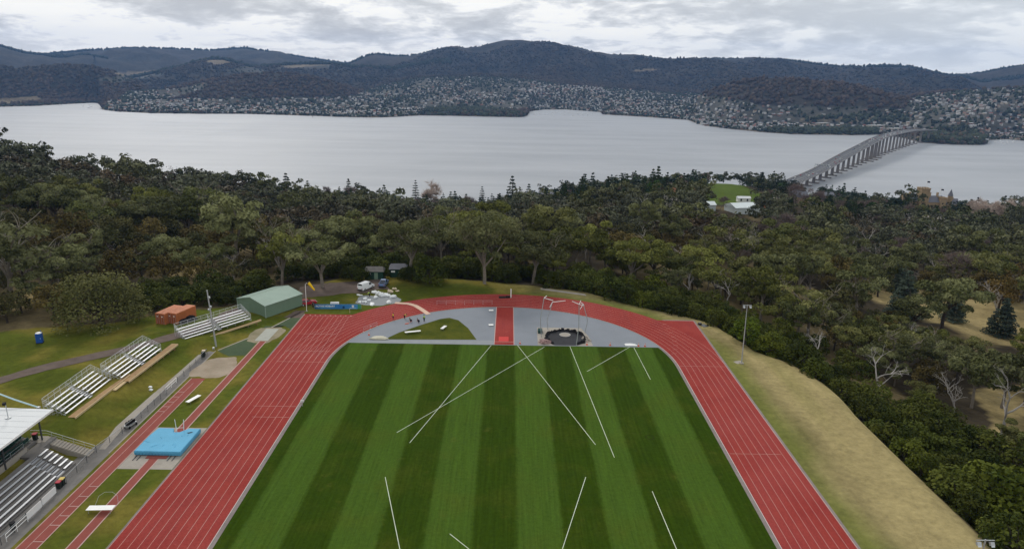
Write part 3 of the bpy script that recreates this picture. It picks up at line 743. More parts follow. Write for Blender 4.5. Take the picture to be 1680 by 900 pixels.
def vehicle(name, label, loc, rz, paint, kind, sc=1.0, cat='car'):
    """front of the vehicle towards +y"""
    t = thing(name, label, cat, loc, rz, 'vehicles parked beside the bend', sc)
    W = 1.82 if kind != 'van' else 1.95
    body = {'hatch': [(-2.1,.32),(2.1,.32),(2.2,.55),(2.12,.78),(1.05,.98),(-1.95,1.02),(-2.15,.75)],
            'van': [(-2.45,.35),(2.35,.35),(2.45,.6),(2.36,.92),(1.75,1.12),(-2.42,1.12),(-2.5,.7)],
            'ute': [(-2.55,.45),(2.5,.45),(2.58,.7),(2.48,.98),(1.3,1.14),(-2.55,1.14),(-2.6,.8)]}[kind]
    m = MB(); m.side_prism(body, -W/2, W/2, in_top=.07); b = m.build('body', paint, t)
    cab = {'hatch': [(-1.98,1.0),(.98,.96),(.15,1.45),(-1.45,1.47)], 'van': [(-2.42,1.1),(1.72,1.1),(.95,1.92),(.5,1.98),(-2.3,1.98)], 'ute': [(-.85,1.12),(1.25,1.1),(.55,1.74),(-.6,1.76)]}[kind]
    m = MB(); m.side_prism(cab, -W/2+.06, W/2-.06, in_top=.17); m.build('cabin', paint, t)
    # glass a few millimetres proud of the cabin
    def lerp(a, b, k): return (a[0]+(b[0]-a[0])*k, a[1]+(b[1]-a[1])*k)
    zt = max(q[1] for q in cab); z0 = min(q[1] for q in cab)
    def xs(z): return W/2-.06-.17*(z-z0)/(zt-z0)
    m = MB()
    if kind == 'van': fr = (cab[1], cab[2]); re = (cab[0], cab[4])
    else: fr = (cab[1], cab[2]); re = (cab[0], cab[3])
    for (p, q), sg in ((fr, 1), (re, -1)):
        a, c = lerp(p, q, .14 if kind != 'van' or sg > 0 else .5), lerp(p, q, .9)
        nz = .012
        vs = [(-xs(a[1])+.1, a[0]+sg*nz, a[1]+nz), (xs(a[1])-.1, a[0]+sg*nz, a[1]+nz), (xs(c[1])-.09, c[0]+sg*nz, c[1]+nz), (-xs(c[1])+.09, c[0]+sg*nz, c[1]+nz)]
        m.add(vs, [(0, 1, 2, 3) if sg < 0 else (3, 2, 1, 0)])
    m.build('windscreen', M['glass'], t)
    m = MB()
    yl = {'hatch': (-1.55, .3), 'van': (.3, 1.15), 'ute': (-.5, .75)}[kind]
    za, zb = z0+.1*(zt-z0)+.02, zt-.09
    for sx in (-1, 1):
        for y0, y1 in ((yl[0], (yl[0]+yl[1])/2-.05), ((yl[0]+yl[1])/2+.05, yl[1])):
            vs = [(sx*(xs(za)+.012), y0, za), (sx*(xs(za)+.012), y1+.2, za), (sx*(xs(zb)+.012), y1-.1, zb), (sx*(xs(zb)+.012), y0+.12, zb)]
            m.add(vs, [(0, 1, 2, 3) if sx > 0 else (3, 2, 1, 0)])
    m.build('side_windows', M['glass'], t)
    wb = {'hatch': 1.28, 'van': 1.5, 'ute': 1.6}[kind]
    for sx in (-1, 1):
        for sy in (-1, 1):
            r = .33 if kind != 'ute' else .38
            c = [(sx*(W/2-.16), sy*wb, r), (sx*(W/2+.02), sy*wb, r)]
            m = MB(); m.tube(c, r, 14); wh = m.build('wheel', M['tyre'], t)
            m = MB(); m.tube([(sx*(W/2+.021), sy*wb, r), (sx*(W/2+.03), sy*wb, r)], r*.6, 10); m.build('rim', M['galv'], wh)
    for sx in (-1, 1):
        m = MB(); m.box((sx*(W/2-.28), body[2][0]-.02, body[2][1]+.14), (.34, .1, .16)); m.build('headlight', M['lamp'], t)
        m = MB(); m.box((sx*(W/2-.2), body[-1][0]+.03, body[-1][1]+.1), (.2, .08, .24)); m.build('tail_light', M['redplastic'], t)
    m = MB(); m.box((0, body[0][0]-.02, .5), (W-.1, .1, .2)); m.box((0, body[1][0]+.06, .5), (W-.1, .1, .2)); m.build('bumper', M['cardark'], t)
    if kind == 'ute':
        m = MB()
        for sx in (-1, 1): m.box((sx*(W/2-.12), -1.72, 1.2), (.07, 1.62, .14))
        m.box((0, -2.5, 1.2), (W-.3, .07, .14)); m.box((0, -1.72, 1.15), (W-.34, 1.5, .02), mi=1); m.build('tray', [paint, M['black']], t)
    return t
def skin_mesh(name, pts, edges, rad, mat, root=0, sub=2):
    me = bpy.data.meshes.new(name); me.from_pydata(pts, edges, []); o = bpy.data.objects.new(name, me); COL.objects.link(o)
    sk = o.modifiers.new('s', 'SKIN'); sk.use_smooth_shade = True
    for i, r in enumerate(rad):
        d = me.skin_vertices[0].data[i]; d.radius = (r, r) if not hasattr(r, '__len__') else r; d.use_root = (i == root)
    sb = o.modifiers.new('d', 'SUBSURF'); sb.levels = sub; sb.render_levels = sub
    dg = bpy.context.evaluated_depsgraph_get(); ev = o.evaluated_get(dg); out = bpy.data.meshes.new_from_object(ev)
    bpy.data.objects.remove(o); bpy.data.meshes.remove(me); out.materials.clear(); out.materials.append(mat); out.name = name
    for p in out.polygons: p.use_smooth = True
    return out
def person(label, loc, rz, pose, top, group='workers repairing the grey apron'):
    """facing +y; pose gives joint positions"""
    t = thing('person', label, 'person', loc, rz, group)
    P = dict(pelvis=(0, 0, .93), chest=(0, .02, 1.30), neck=(0, .03, 1.50), head=(0, .06, 1.66), shL=(-.19, .02, 1.42), shR=(.19, .02, 1.42), elL=(-.27, .05, 1.14), elR=(.27, .05, 1.14), haL=(-.27, .2, .92), haR=(.27, .2, .92),
             hipL=(-.10, 0, .90), hipR=(.10, 0, .90), knL=(-.12, .03, .50), knR=(.12, .0, .50), anL=(-.13, 0, .08), anR=(.13, -.04, .08), toL=(-.14, .17, .04), toR=(.15, .13, .04))
    P.update(pose)
    names = ['pelvis', 'chest', 'neck', 'head', 'shL', 'elL', 'haL', 'shR', 'elR', 'haR', 'hipL', 'knL', 'anL', 'toL', 'hipR', 'knR', 'anR', 'toR']
    ix = {n: i for i, n in enumerate(names)}; pts = [P[n] for n in names]
    pairs = ['pelvis-chest', 'chest-neck', 'neck-head', 'chest-shL', 'shL-elL', 'elL-haL', 'chest-shR', 'shR-elR', 'elR-haR', 'pelvis-hipL', 'hipL-knL', 'knL-anL', 'anL-toL', 'pelvis-hipR', 'hipR-knR', 'knR-anR', 'anR-toR']
    ed = [(ix[a], ix[b]) for a, b in (p.split('-') for p in pairs)]
    R = dict(pelvis=.13, chest=.14, neck=.06, head=.105, shL=.07, shR=.07, elL=.045, elR=.045, haL=.04, haR=.04, hipL=.09, hipR=.09, knL=.06, knR=.06, anL=.045, anR=.045, toL=.035, toR=.035)
    link('body', skin_mesh('body', pts, ed, [R[n] for n in names], M['skin']), t)
    def sub(ns, prs, k, mat, nm, f=lambda n: 1):
        ii = {n: i for i, n in enumerate(ns)}; e = [(ii[a], ii[b]) for a, b in (p.split('-') for p in prs)]
        link(nm, skin_mesh(nm, [P[n] for n in ns], e, [R[n]*k*f(n) for n in ns], mat), t)
    sub(['pelvis', 'chest', 'shL', 'elL', 'shR', 'elR'], ['pelvis-chest', 'chest-shL', 'shL-elL', 'chest-shR', 'shR-elR'], 1.22, top, 'shirt')
    sub(['pelvis', 'hipL', 'knL', 'anL', 'hipR', 'knR', 'anR'], ['pelvis-hipL', 'hipL-knL', 'knL-anL', 'pelvis-hipR', 'hipR-knR', 'knR-anR'], 1.25, M['trouser'], 'trousers')
    h = Vector(P['head']); m = MB(); m.blob((h.x, h.y-.03, h.z+.06), (.12, .13, .095), 3, 2, .03); m.build('hair', M['hair'], t, True)
    return t
BEND = dict(chest=(0, .28, 1.12), neck=(0, .44, 1.2), head=(0, .56, 1.22), shL=(-.19, .34, 1.16), shR=(.19, .34, 1.16), elL=(-.22, .42, .9), elR=(.22, .42, .9), haL=(-.16, .5, .66), haR=(.16, .5, .66))
CROUCH = dict(pelvis=(0, -.1, .38), chest=(0, .14, .70), neck=(0, .26, .84), head=(0, .34, .97), shL=(-.19, .2, .78), shR=(.19, .2, .78), elL=(-.24, .36, .56), elR=(.24, .36, .56), haL=(-.16, .52, .32), haR=(.16, .52, .32),
              hipL=(-.1, -.08, .38), hipR=(.1, -.08, .38), knL=(-.18, .30, .50), knR=(.18, .30, .46), anL=(-.16, .02, .08), anR=(.16, .0, .08), toL=(-.17, .2, .04), toR=(.17, .18, .04))
def cone(loc, label):
    t = thing('traffic_cone', label, 'traffic cone', loc, 0, 'orange cones around the apron')
    m = MB(); m.box((0, 0, .03), (.4, .4, .05)); m.build('base', M['cone'], t)
    m = MB(); m.tube([(0, 0, .05), (0, 0, .75)], [.15, .035], 12); m.build('body', M['cone'], t)
    m = MB(); m.tube([(0, 0, .36), (0, 0, .52)], [.107, .08], 12); m.build('reflective_band', M['white'], t)
def floodlight(label, loc, h, lean, group='floodlight poles round the track', heads=2, aim=0):
    t = thing('floodlight_pole', label, 'light pole', loc, 0, group)
    m = MB(); m.tube([(0, 0, 0), (lean[0], lean[1], h)], [.13, .07], 10); m.build('pole', M['galv'], t)
    m = MB(); m.box((0, 0, .1), (.7, .7, .2)); m.build('footing', M['concrete'], t)
    m = MB(); m.tube([(lean[0]-.9, lean[1], h-.1), (lean[0]+.9, lean[1], h-.1)], .05, 6); m.build('crossarm', M['galv'], t)
    for k in range(heads):
        x = lean[0]+(-.65+1.3*k/max(heads-1, 1)); m = MB()
        m.box((x, lean[1]-.1, h-.42), (.40, .26, .34), tilt=-.6); hd = m.build('lamp_head', M['galv'], t)
        m = MB(); m.box((x, lean[1]-.29, h-.51), (.34, .02, .28), tilt=-.6); m.build('lens', M['lamp'], hd)
    return t
def stadium():
    # bleachers and decks on the bank
    za = 2.25
    bleacher('bleachers', 'grey metal bleachers nearest the white stand roof, behind a forked timber deck', (-70.6, 103.0, za), D2R(90), 13.6)
    bleacher('bleachers', 'middle set of three grey metal bleachers, beside the dirt road bend', (-69.1, 117.0, za-.1), D2R(88), 14.2)
    bleacher('bleachers', 'long grey metal bleachers end-on to the green shed, behind the leaning pole', (-67.2, 138.2, 1.35), D2R(55.5), 16.3)
    timber_deck('brown timber deck with a lower step, in front of the bleachers nearest the white roof', (-70.45, 102.6), (-70.15, 119.2), 1.35, za+.02, (10.5, 6))
    timber_deck('long brown timber deck in front of the middle bleachers', (-69.0, 116.6), (-68.3, 134.5), 1.3, za-.08)
    timber_deck('thin timber edging along the foot of the bleachers near the green shed', (-66.9, 137.9), (-56.6, 152.9), .5, 1.0)
    # shed
    rz = math.atan2(161.5-156.2, -64.8+56.3); a = (-56.3, 156.2)
    t = thing('storage_shed', 'pale green steel shed with a low gable roof beside the red chute', 'shed', (a[0], a[1], .3), rz)
    W, L, H, RG = 10.0, 11.2, 3.0, 4.15      # x along the gable, -y along the length
    prof = [(0, 0), (W, 0), (W, H), (W/2, RG), (0, H)]
    m = MB(); vs = [(x, 0, z) for x, z in prof]+[(x, -L, z) for x, z in prof]
    m.add(vs, [(0, 1, 2, 3, 4), (9, 8, 7, 6, 5)]+[(i, 5+i, 5+(i+1) % 5, (i+1) % 5) for i in (0, 1, 4)])
    for k in range(int(L/.4)): m.box((-.01, -(k+.5)*.4, H/2), (.03, .07, H-.1))
    for k in range(int(W/.4)): m.box(((k+.5)*.4, .01, H/2), (.07, .03, H-.1))
    m.build('wall', M['shed'], t)
    m = MB()
    for s in (0, 1):
        e = [(-.2, H-.03), (W/2, RG+.06)] if s == 0 else [(W/2, RG+.06), (W+.2, H-.03)]
        vs = [(e[0][0], .25, e[0][1]), (e[1][0], .25, e[1][1]), (e[1][0], -L-.25, e[1][1]), (e[0][0], -L-.25, e[0][1])]
        vs += [(q[0], q[1], q[2]+.07) for q in vs]
        m.add(vs, [(0, 1, 2, 3), (7, 6, 5, 4), (0, 4, 5, 1), (1, 5, 6, 2), (2, 6, 7, 3), (3, 7, 4, 0)])
        n = 26
        for k in range(n+1):
            y = .2-(L+.4)*k/n; m.tube([(e[0][0], y, e[0][1]+.085), (e[1][0], y, e[1][1]+.085)], .022, 4)
    m.build('roof', M['shed_roof'], t)
    m = MB(); m.box((W*.72, .03, 1.25), (3, .05, 2.5)); m.build('roller_door', M['shed'], t)
    for x in (-.06, W+.06):
        m = MB(); m.box((x, .05, H/2), (.12, .12, H)); m.build('corner_trim', M['shed_roof'], t)
    # containers
    for i, (x, y, rzz, L, lab) in enumerate(((-78.6, 149.2, D2R(-15), 6.0, 'rust-orange shipping container farther from the green shed'), (-76.1, 149.7, D2R(-17), 6.1, 'rust-orange shipping container with a black bundle against its side'))):
        t = thing('shipping_container', lab, 'shipping container', (x, y, gz(x+1, y+2)+.1), rzz, 'orange containers beside the bush')
        W, H = 2.44, 2.6
        m = MB(); m.box((W/2, L/2, H/2), (W, L, H))
        for k in range(int(L/.28)): m.box((W+.012, (k+.5)*.28, H/2), (.05, .13, H-.3)); m.box((-.012, (k+.5)*.28, H/2), (.05, .13, H-.3)); m.box((W/2, (k+.5)*.28, H+.012), (W-.2, .13, .03))
        m.build('body', M['orange'], t)
        for k in (0, 1):
            m = MB(); m.box((W/4+k*W/2, -.03, H/2), (W/2-.08, .05, H-.24)); d = m.build('door', M['orange_dark'], t)
            m = MB()
            for s in (-.28, .28): m.tube([(W/4+k*W/2+s, -.08, .2), (W/4+k*W/2+s, -.08, H-.2)], .022, 5)
            m.build('lock_rod', M['galv'], d)
            m = MB(); m.box((W/4+k*W/2-.1, -.062, H*.72), (.3, .01, .22)); m.build('notice', M['white'], d)
        for sx in (0.06, W-.06):
            m = MB(); m.box((sx, -.02, H/2), (.16, .14, H+.04)); m.build('corner_post', M['orange'], t)
    t = thing('black_bundle', 'heap of black tarpaulin and pipes beside the orange container', 'tarpaulin', (-72.6, 151.2, gz(-72.6, 151.2)), D2R(60))
    m = MB(); m.blob((-1, 0, .4), (1.2, .7, .6), 4, 2, .18, flat=-.4); m.blob((1.0, .2, .45), (1.3, .8, .7), 8, 2, .18, flat=-.4); m.build('tarpaulin', M['black'], t)
    m = MB()
    for k in range(4): m.tube([(-2, -.6+.16*k, .16), (2.2, -.7+.2*k, .2+.07*k)], .07, 6)
    m.build('pipe', M['cardark'], t)
    # portable toilet
    x, y = -95.6, 135.0
    t = thing('portable_toilet', 'blue portable toilet standing on grass in front of the bush', 'portable toilet', (x, y, gz(x, y)), D2R(20))
    m = MB(); m.box((0, 0, 1.13), (1.1, 1.1, 1.95)); m.build('cabin', M['blue_toilet'], t)
    m = MB(); m.box((0, 0, .08), (1.25, 1.2, .14)); m.build('skid', M['black'], t)
    m = MB(); m.blob((0, 0, 2.1), (.6, .6, .2), 2, 2, .02); m.build('roof', M['white'], t, True)
    m = MB(); m.box((0, -.56, 1.1), (.8, .03, 1.8)); d = m.build('door', M['blue_toilet'], t)
    m = MB(); m.box((.3, -.585, 1.1), (.06, .03, .2)); m.build('handle', M['white'], d)
    m = MB(); m.tube([(.35, .35, 2.1), (.35, .35, 2.6)], .05, 8); m.build('vent_pipe', M['blue_toilet'], t)
    # windsock
    t = thing('windsock', 'yellow windsock hanging from a white pole beside the red car', 'windsock', (-48.4, 162.2, 0))
    m = MB(); m.tube([(0, 0, 0), (.12, 0, 6.9), (.35, 0, 7.15), (1.0, 0, 7.35)], .075, 8); m.build('pole', M['white'], t)
    m = MB(); m.box((0, 0, .08), (.4, .4, .16)); m.build('footing', M['concrete'], t)
    m = MB(); n = 12; P = [(.85, 0, 7.4), (1.25, -.05, 6.9), (1.75, -.1, 6.2), (2.3, -.15, 5.5)]; m.tube(P, [.34, .32, .26, .15], n, cap=False); m.build('sock', M['yellow'], t, True)
    m = MB(); m.tube([(.74, 0, 7.52), (.9, 0, 7.36)], .36, 12, cap=False); m.build('ring', M['dark_steel'], t)
    # leaning timber pole beside the far bleachers
    x, y = -61.1, 138.9; z = gz(x, y)
    t = thing('light_pole', 'leaning grey pole with small fittings in front of the bleachers by the shed', 'light pole', (x, y, z))
    m = MB(); m.tube([(0, 0, 0), (-.35, .1, 6), (-.75, .2, 12.5)], [.2, .17, .12], 9); m.build('pole', M['galv'], t)
    for zz, sx in ((11.0, .3), (8.9, .25), (8.3, -.2)):
        m = MB(); m.box((-.06*zz+sx, 0, zz), (.35, .3, .4)); m.build('fitting', M['galv'], t)
    m = MB(); m.tube([(0, 0, 4.5), (-.3, -1.0, 4.8), (-.3, -1.1, 4.3)], .04, 5); m.build('bracket', M['galv'], t)
    m = MB(); m.box((.1, -1.6, .25), (.35, .35, .5)); m.build('meter_box', M['galv'], t)
    x, y = 49.5, 134.4
    t = floodlight('tall grey floodlight pole on the dry verge outside the bend', (x, y, 0), 12.8, (-.15, .2))
    m = MB(); m.strip([(-1.2, .3), (.4, 1.0)], 1.3, .02); m.build('pad', M['concrete'], t)
    x, y = 47.4, 57.8
    lx, ly = at(1617, 884, 14.6)
    floodlight('floodlight head poking up at the foot of the dry verge', (lx, ly, gz(lx, ly)), 14.6-gz(lx, ly), (0, 0), heads=2)
    # landing mat
    t = thing('landing_mat', 'big sky-blue pole vault landing mat on a concrete pad', 'landing mat', (-52.6, 98.9, 0))
    m = MB()
    poly = [(-3.4, -3.6), (3.7, -3.7), (3.7, 3.55), (1.9, 3.55), (.9, 2.3), (-.1, 2.3), (-.6, 3.55), (-3.1, 3.6), (-3.4, 1.0)]
    n = len(poly); cx = sum(q[0] for q in poly)/n; cy = sum(q[1] for q in poly)/n
    ins = [(q[0]*.985, q[1]*.985) for q in poly]
    vs = [(q[0], q[1], .16) for q in poly]+[(q[0]*1.01, q[1]*1.01, .55) for q in poly]+[(q[0], q[1], .78) for q in poly]+[(q[0], q[1], .83) for q in ins]
    fs = [(k*n+i, k*n+(i+1) % n, (k+1)*n+(i+1) % n, (k+1)*n+i) for k in range(3) for i in range(n)]
    from mathutils.geometry import tessellate_polygon
    fs += [tuple(3*n+i for i in tri) for tri in tessellate_polygon([[Vector((q[0], q[1], 0)) for q in ins]])]
    m.add(vs, fs)
    m.build('cushion', M['mat_blue'], t)
    rr = random.Random(4)
    for k in range(9):
        x = rr.uniform(-2.6, 3.0); y = rr.uniform(-3.0, 1.8); a = rr.uniform(0, 3); l = rr.uniform(.5, 1.6)
        m = MB(); m.tube([(x, y, .80), (x+l*.5*math.cos(a), y+l*.5*math.sin(a), .835), (x+l*math.cos(a), y+l*math.sin(a), .80)], .045, 6); m.build('cover_fold', M['mat_blue'], t, True)
    for k in range(14):
        x = -3.2+k*.5; m = MB(); m.tube([(x, -3.66, .2), (x+.12, -3.7, .5), (x+.05, -3.64, .77)], .05, 5); m.build('cover_fold', M['mat_blue'], t, True)
    m = MB(); m.box((0.1, -.1, .09), (6.6, 6.6, .12)); m.build('pallet_base', M['black'], t)
    for sx in (-3.0, -2.4, 2.2, 2.9):
        m = MB(); m.box((sx, -4.35, .06), (.09, 1.3, .1)); m.build('base_rail', M['dark_steel'], t)
    m = MB(); m.box((.2, -4.0, .05), (3.2, .8, .06)); m.build('planting_box_mat', M['redworn'], t)
    m = MB(); m.add([(2.1, 2.1, .85), (2.75, 2.4, .85), (3.1, 2.25, .86), (2.5, 1.85, .84)], [(0, 1, 2, 3)]); m.build('open_flap', M['black'], t)
    t = thing('vault_stand', 'white upright vault stands at the back notch of the blue mat', 'vault stand', (-52.0, 102.0, 0))
    for sx in (-.55, .55):
        m = MB(); m.tube([(sx, 0, .05), (sx*1.3, .1, 2.6)], .05, 6); m.build('upright', M['white'], t)
    m = MB(); m.box((0, 0, .12), (1.5, .5, .2)); m.tube([(-.6, 0, 1.1), (.6, 0, 1.2)], .03, 5); m.build('base', M['white'], t)
    # benches
    bench('small white bench on the grass strip between the two runways', (-55.0, 113.8, 0), D2R(70), 3.0, .8)
    t = thing('judges_stand', 'white slatted table with a thin hoop frame across the narrow runway', 'table', (-53.2, 81.2, 0), D2R(3))
    m = MB()
    for k in range(3): m.box((0, (k-1)*.36, .62), (3.4, .33, .05))
    m.build('table_top', M['white'], t)
    for sx in (-1.4, 1.4):
        m = MB(); m.tube([(sx, -.45, 0), (sx, -.45, .6), (sx, .45, .6), (sx, .45, 0)], .03, 5); m.build('leg', M['galv'], t)
    m = MB(); m.tube([(-1.0, .5, .6), (-.8, 1.4, 1.5), (-.3, 2.0, 1.7), (.7, 2.0, 1.7), (1.5, 1.6, 1.4), (1.7, 1.2, .5)], .02, 5); m.build('hoop', M['galv'], t)
    bench('white bench on the grass island nearer the workers', (-20.6, 148.6, 0), D2R(18), 3.6, .75)
    bench('short white bench on the grass island near the red runway', (-13.9, 151.6, 0), D2R(70), 2.2, .75)
    for x, y, lab in ((-3.3, 164.6, 'flat white board on the apron near the inner kerb'), (-3.05, 154.3, 'flat white board on the apron halfway along the red runway')):
        t = thing('white_board', lab, 'board', (x, y, 0), .1, 'white boards lying on the apron'); m = MB(); m.box((0, 0, .22), (1.1, .9, .05)); m.build('top', M['white'], t)
        m = MB(); m.box((0, 0, .1), (.8, .6, .18)); m.build('base', M['galv'], t)
    # pieces by the throw corner and along the edge
    t = thing('landing_pad', 'low white shot put board at the tip of two short sector lines', 'throwing board', (28.0, 143.3, 0))
    m = MB(); m.box((0, 0, .08), (2.6, .5, .14)); m.blob((-.3, .6, .1), (1.3, .5, .16), 3, 1, .3); m.build('board', M['white'], t)
    t = thing('pale_tarpaulin', 'crumpled cream tarpaulin at the corner of the grass island', 'tarpaulin', (-27.6, 145.0, 0))
    m = MB(); m.blob((0, 0, .12), (2.1, .9, .4), 6, 2, .25, flat=-.1); m.build('sheet', pm('cream_sheet', (.52, .49, .38), .15, 2, .8, 0, .2, .4), t)
    for i, (x, y, lab) in enumerate(((18.3, 143.3, 'orange cone beside the torn black liner'), (23.4, 143.2, 'orange cone midway along the apron edge'), (29.6, 143.0, 'orange cone next to the white shot put board'), (31.0, 142.9, 'orange cone closest to the inner kerb of the bend'), (3.6, 143.4, 'orange cone beside the foot of the red runway'), (-30.6, 151.5, 'orange cone against the kerb below the barrier'), (-30.2, 147.0, 'orange cone on the track beside the chute bend'))):
        cone((x, y, .01), lab)
    # barriers near the left kerb
    for i, (a, b, lab) in enumerate((((-31.8, 149.0), (-29.4, 152.6), 'low tubular barrier on the track beside the inner kerb'), ((-17.2, 168.9), (-3.2, 169.9), 'long low rail along the inner lane of the bend'))):
        L = math.hypot(b[0]-a[0], b[1]-a[1]); t = thing('barrier', lab, 'barrier', (a[0], a[1], .02), math.atan2(b[1]-a[1], b[0]-a[0]), 'temporary barriers on the track')
        m = MB(); m.tube([(0, 0, 1.0), (L, 0, 1.0)], .025, 5); m.tube([(0, 0, .5), (L, 0, .5)], .02, 5); m.build('rail', M['galv'], t)
        for k in range(max(2, int(L/2.2))+1):
            x = L*k/max(2, int(L/2.2)); m = MB(); m.tube([(x, 0, 0), (x, 0, 1.0)], .022, 5); m.box((x, 0, .02), (.08, .5, .03)); m.build('leg', M['galv'], t)
    # plywood crossing over the lanes
    t = thing('plywood_crossing', 'curved row of pale boards laid across the lanes for vehicles', 'boards', (-27.9, 169.6, .03)); P = [(0, 0), (3.4, -.5), (5.3, -1.9), (7.2, -4.6), (9.4, -8.2)]
    for i in range(4):
        a, b = P[i], P[i+1]; m = MB(); m.box(((a[0]+b[0])/2, (a[1]+b[1])/2, .03+.004*i), (math.hypot(b[0]-a[0], b[1]-a[1])+.1, 1.25, .03), math.atan2(b[1]-a[1], b[0]-a[0])); m.build('board', M['boards'], t)
    # start marker past the finish bend
    t = thing('sight_screen', 'white upright marker board with a black slab for its shadow on the outer lane', 'marker', (1.6, 175.4, .02)); m = MB(); m.box((0, 0, 1.2), (.28, .12, 2.4)); m.build('post', M['white'], t)
    m = MB(); m.box((-1.8, .2, .05), (2.7, 1.5, .08), .1); m.blob((-.7, 0, .25), (.6, .4, .35), 5, 1, .3); m.build('mat', M['black'], t)  # black slab and lump modelled as the board's cast shadow
    t = thing('outlet_cover', 'small dark drain box at the corner of the right chute', 'drain', (46.7, 157.2, 0), .5); m = MB(); m.box((0, 0, .25), (.7, .6, .5)); m.box((.5, -.9, .03), (1.5, 1.8, .06)); m.build('box', M['cardark'], t)
    t = thing('distance_marker', 'small grey post with a plate on the kerb of the home straight', 'marker post', (-35.2, 112.4, 0)); m = MB(); m.tube([(0, 0, 0), (0, 0, 1.1)], .04, 6); m.build('post', M['galv'], t); m = MB(); m.box((0, 0, 1.0), (.6, .05, .35)); m.build('plate', M['white'], t)
    # hammer cage
    t = thing('throwing_cage', 'throwing cage of bent grey poles without netting, round a torn black liner', 'throwing cage', (13.8, 147.5, 0))
    def w(x, y): return (x-13.8, y-147.5)
    for (bx, by), (mx, my, mz), (tx, ty, tz), arms in (
        ((8.5, 147.4), (8.1, 147.0, 4.2), (8.8, 147.4, 9.3), ((2.0, -.6, -.35), (.6, .5, .35))),
        ((10.2, 152.1), (9.9, 152.0, 2.4), (11.0, 152.1, 6.8), ((3.0, .3, .3), (-.6, -.5, -1.1))),
        ((15.9, 142.6), (16.3, 142.9, 4.6), (16.1, 142.6, 9.6), ((-1.5, .3, .55), (1.1, -.2, -.2), (.4, .5, .7))),
        ((18.6, 150.5), (19.1, 150.6, 3.0), (17.9, 150.5, 7.0), ((-.6, .2, .3), (-.7, -.4, -1.1)))):
        b = w(bx, by); md = w(mx, my); tp = w(tx, ty)
        m = MB(); m.tube([(b[0], b[1], 0), (md[0], md[1], mz), (tp[0], tp[1], tz)], .085, 7); p = m.build('pole', M['galv'], t)
        for ar in arms:
            m = MB(); m.tube([(tp[0], tp[1], tz), (tp[0]+ar[0], tp[1]+ar[1], tz+ar[2])], .07, 6); m.build('arm', M['white'], p)
    mb = MB(); mb.sheet([(7.5, 142.7), (19.6, 142.7), (19.2, 148.5), (18.0, 153.6), (7.7, 153.6)], .016); struct('cage_pad', mb, M['concrete'])
    rr = random.Random(3); pol = []
    for i in range(44):
        th = 2*math.pi*i/44; k = 1+rr.uniform(-.07, .05)
        x = 13.9+4.75*k*math.cos(th); y = 147.0+5.0*k*math.sin(th); pol.append((x, max(y, 142.75)))
    t = thing('torn_liner', 'torn black liner spread round the pale throwing circle', 'liner', (13.9, 147, .02))
    m = MB(); m.sheet([(q[0]-13.9, q[1]-147) for q in pol], .012); m.build('floor_sheet', M['liner'], t)
    m = MB()
    for i in range(44):
        a = pol[i]; b = pol[(i+1) % 44]
        if a[1] < 143.2 and b[1] < 143.2: continue
        h1 = .25+.5*rr.random(); h2 = .25+.5*rr.random(); k = .93
        ax, ay, bx, by = a[0]-13.9, a[1]-147, b[0]-13.9, b[1]-147
        m.add([(ax, ay, .02), (bx, by, .02), (bx*k, by*k, h2), (ax*k, ay*k, h1)], [(0, 1, 2, 3)]); m.add([(ax*k*.93, ay*k*.93, .03), (bx*k*.93, by*k*.93, .03), (bx*k, by*k, h2), (ax*k, ay*k, h1)], [(3, 2, 1, 0)])
    m.build('raised_edge', M['black'], t)
    t = thing('throwing_circle', 'pale concrete throwing circle in the middle of the black liner', 'throwing circle', (13.9, 149.1, .03)); m = MB(); m.tube([(0, 0, 0), (0, 0, .05)], 1.25, 24); m.build('slab', M['concrete'], t); m = MB(); m.tube([(1.25*math.cos(i*math.pi/16), 1.25*math.sin(i*math.pi/16), .05) for i in range(33)], .03, 5); m.build('rim', M['galv'], t)
    t = thing('gas_box', 'small dark green box on the pad beside the cage', 'equipment box', (8.3, 150.5, .02)); m = MB(); m.box((0, 0, .35), (1.0, 1.6, .7)); m.box((0, 0, .73), (.9, .3, .08)); m.build('box', M['binbodyg'], t)
    t = thing('torn_netting', 'heap of pinkish torn netting at the front corner of the cage', 'netting', (9.1, 144.2, .02)); m = MB(); m.blob((0, 0, .2), (1.3, 1.0, .5), 5, 2, .35, flat=-.15); m.build('heap', pm('torn_net', (.26, .17, .16), .5, 3, .9, 0, .2, .5), t)
    t = thing('rubble_heap', 'white rubble heaped on the far corner of the cage pad', 'rubble', (18.6, 146.2, .02)); m = MB()
    for k in range(12): m.blob((rr.uniform(-1, .7), rr.uniform(-1.6, 2.2), .1), (rr.uniform(.2, .5), rr.uniform(.2, .5), rr.uniform(.1, .3)), k, 1, .3)
    m.build('rubble', M['concrete'], t)
    # people
    person('person in a yellow shirt standing on the inner lane with bowed head', (-26.4, 157.0, .02), D2R(-70), dict(head=(0, .16, 1.60)), M['hivis_yellow'])
    person('person in a yellow shirt bending over the grey apron edge', (-23.8, 157.9, .02), D2R(-110), BEND, M['hivis_yellow'])
    person('person in dark clothes crouching on the apron, nearest the two in yellow', (-22.0, 155.9, .02), D2R(120), CROUCH, M['trouser'])
    person('person in dark clothes crouching beside the worker in lime', (-20.1, 155.5, .02), D2R(100), CROUCH, M['trouser'])
    person('person in a lime shirt standing at the corner of the grass island', (-18.9, 156.1, .02), D2R(60), {}, M['hivis_lime'])
    person('person in a lime shirt bending among the white bags', (-35.3, 174.2, .02), D2R(80), BEND, M['hivis_lime'], 'people among the dumped bags')
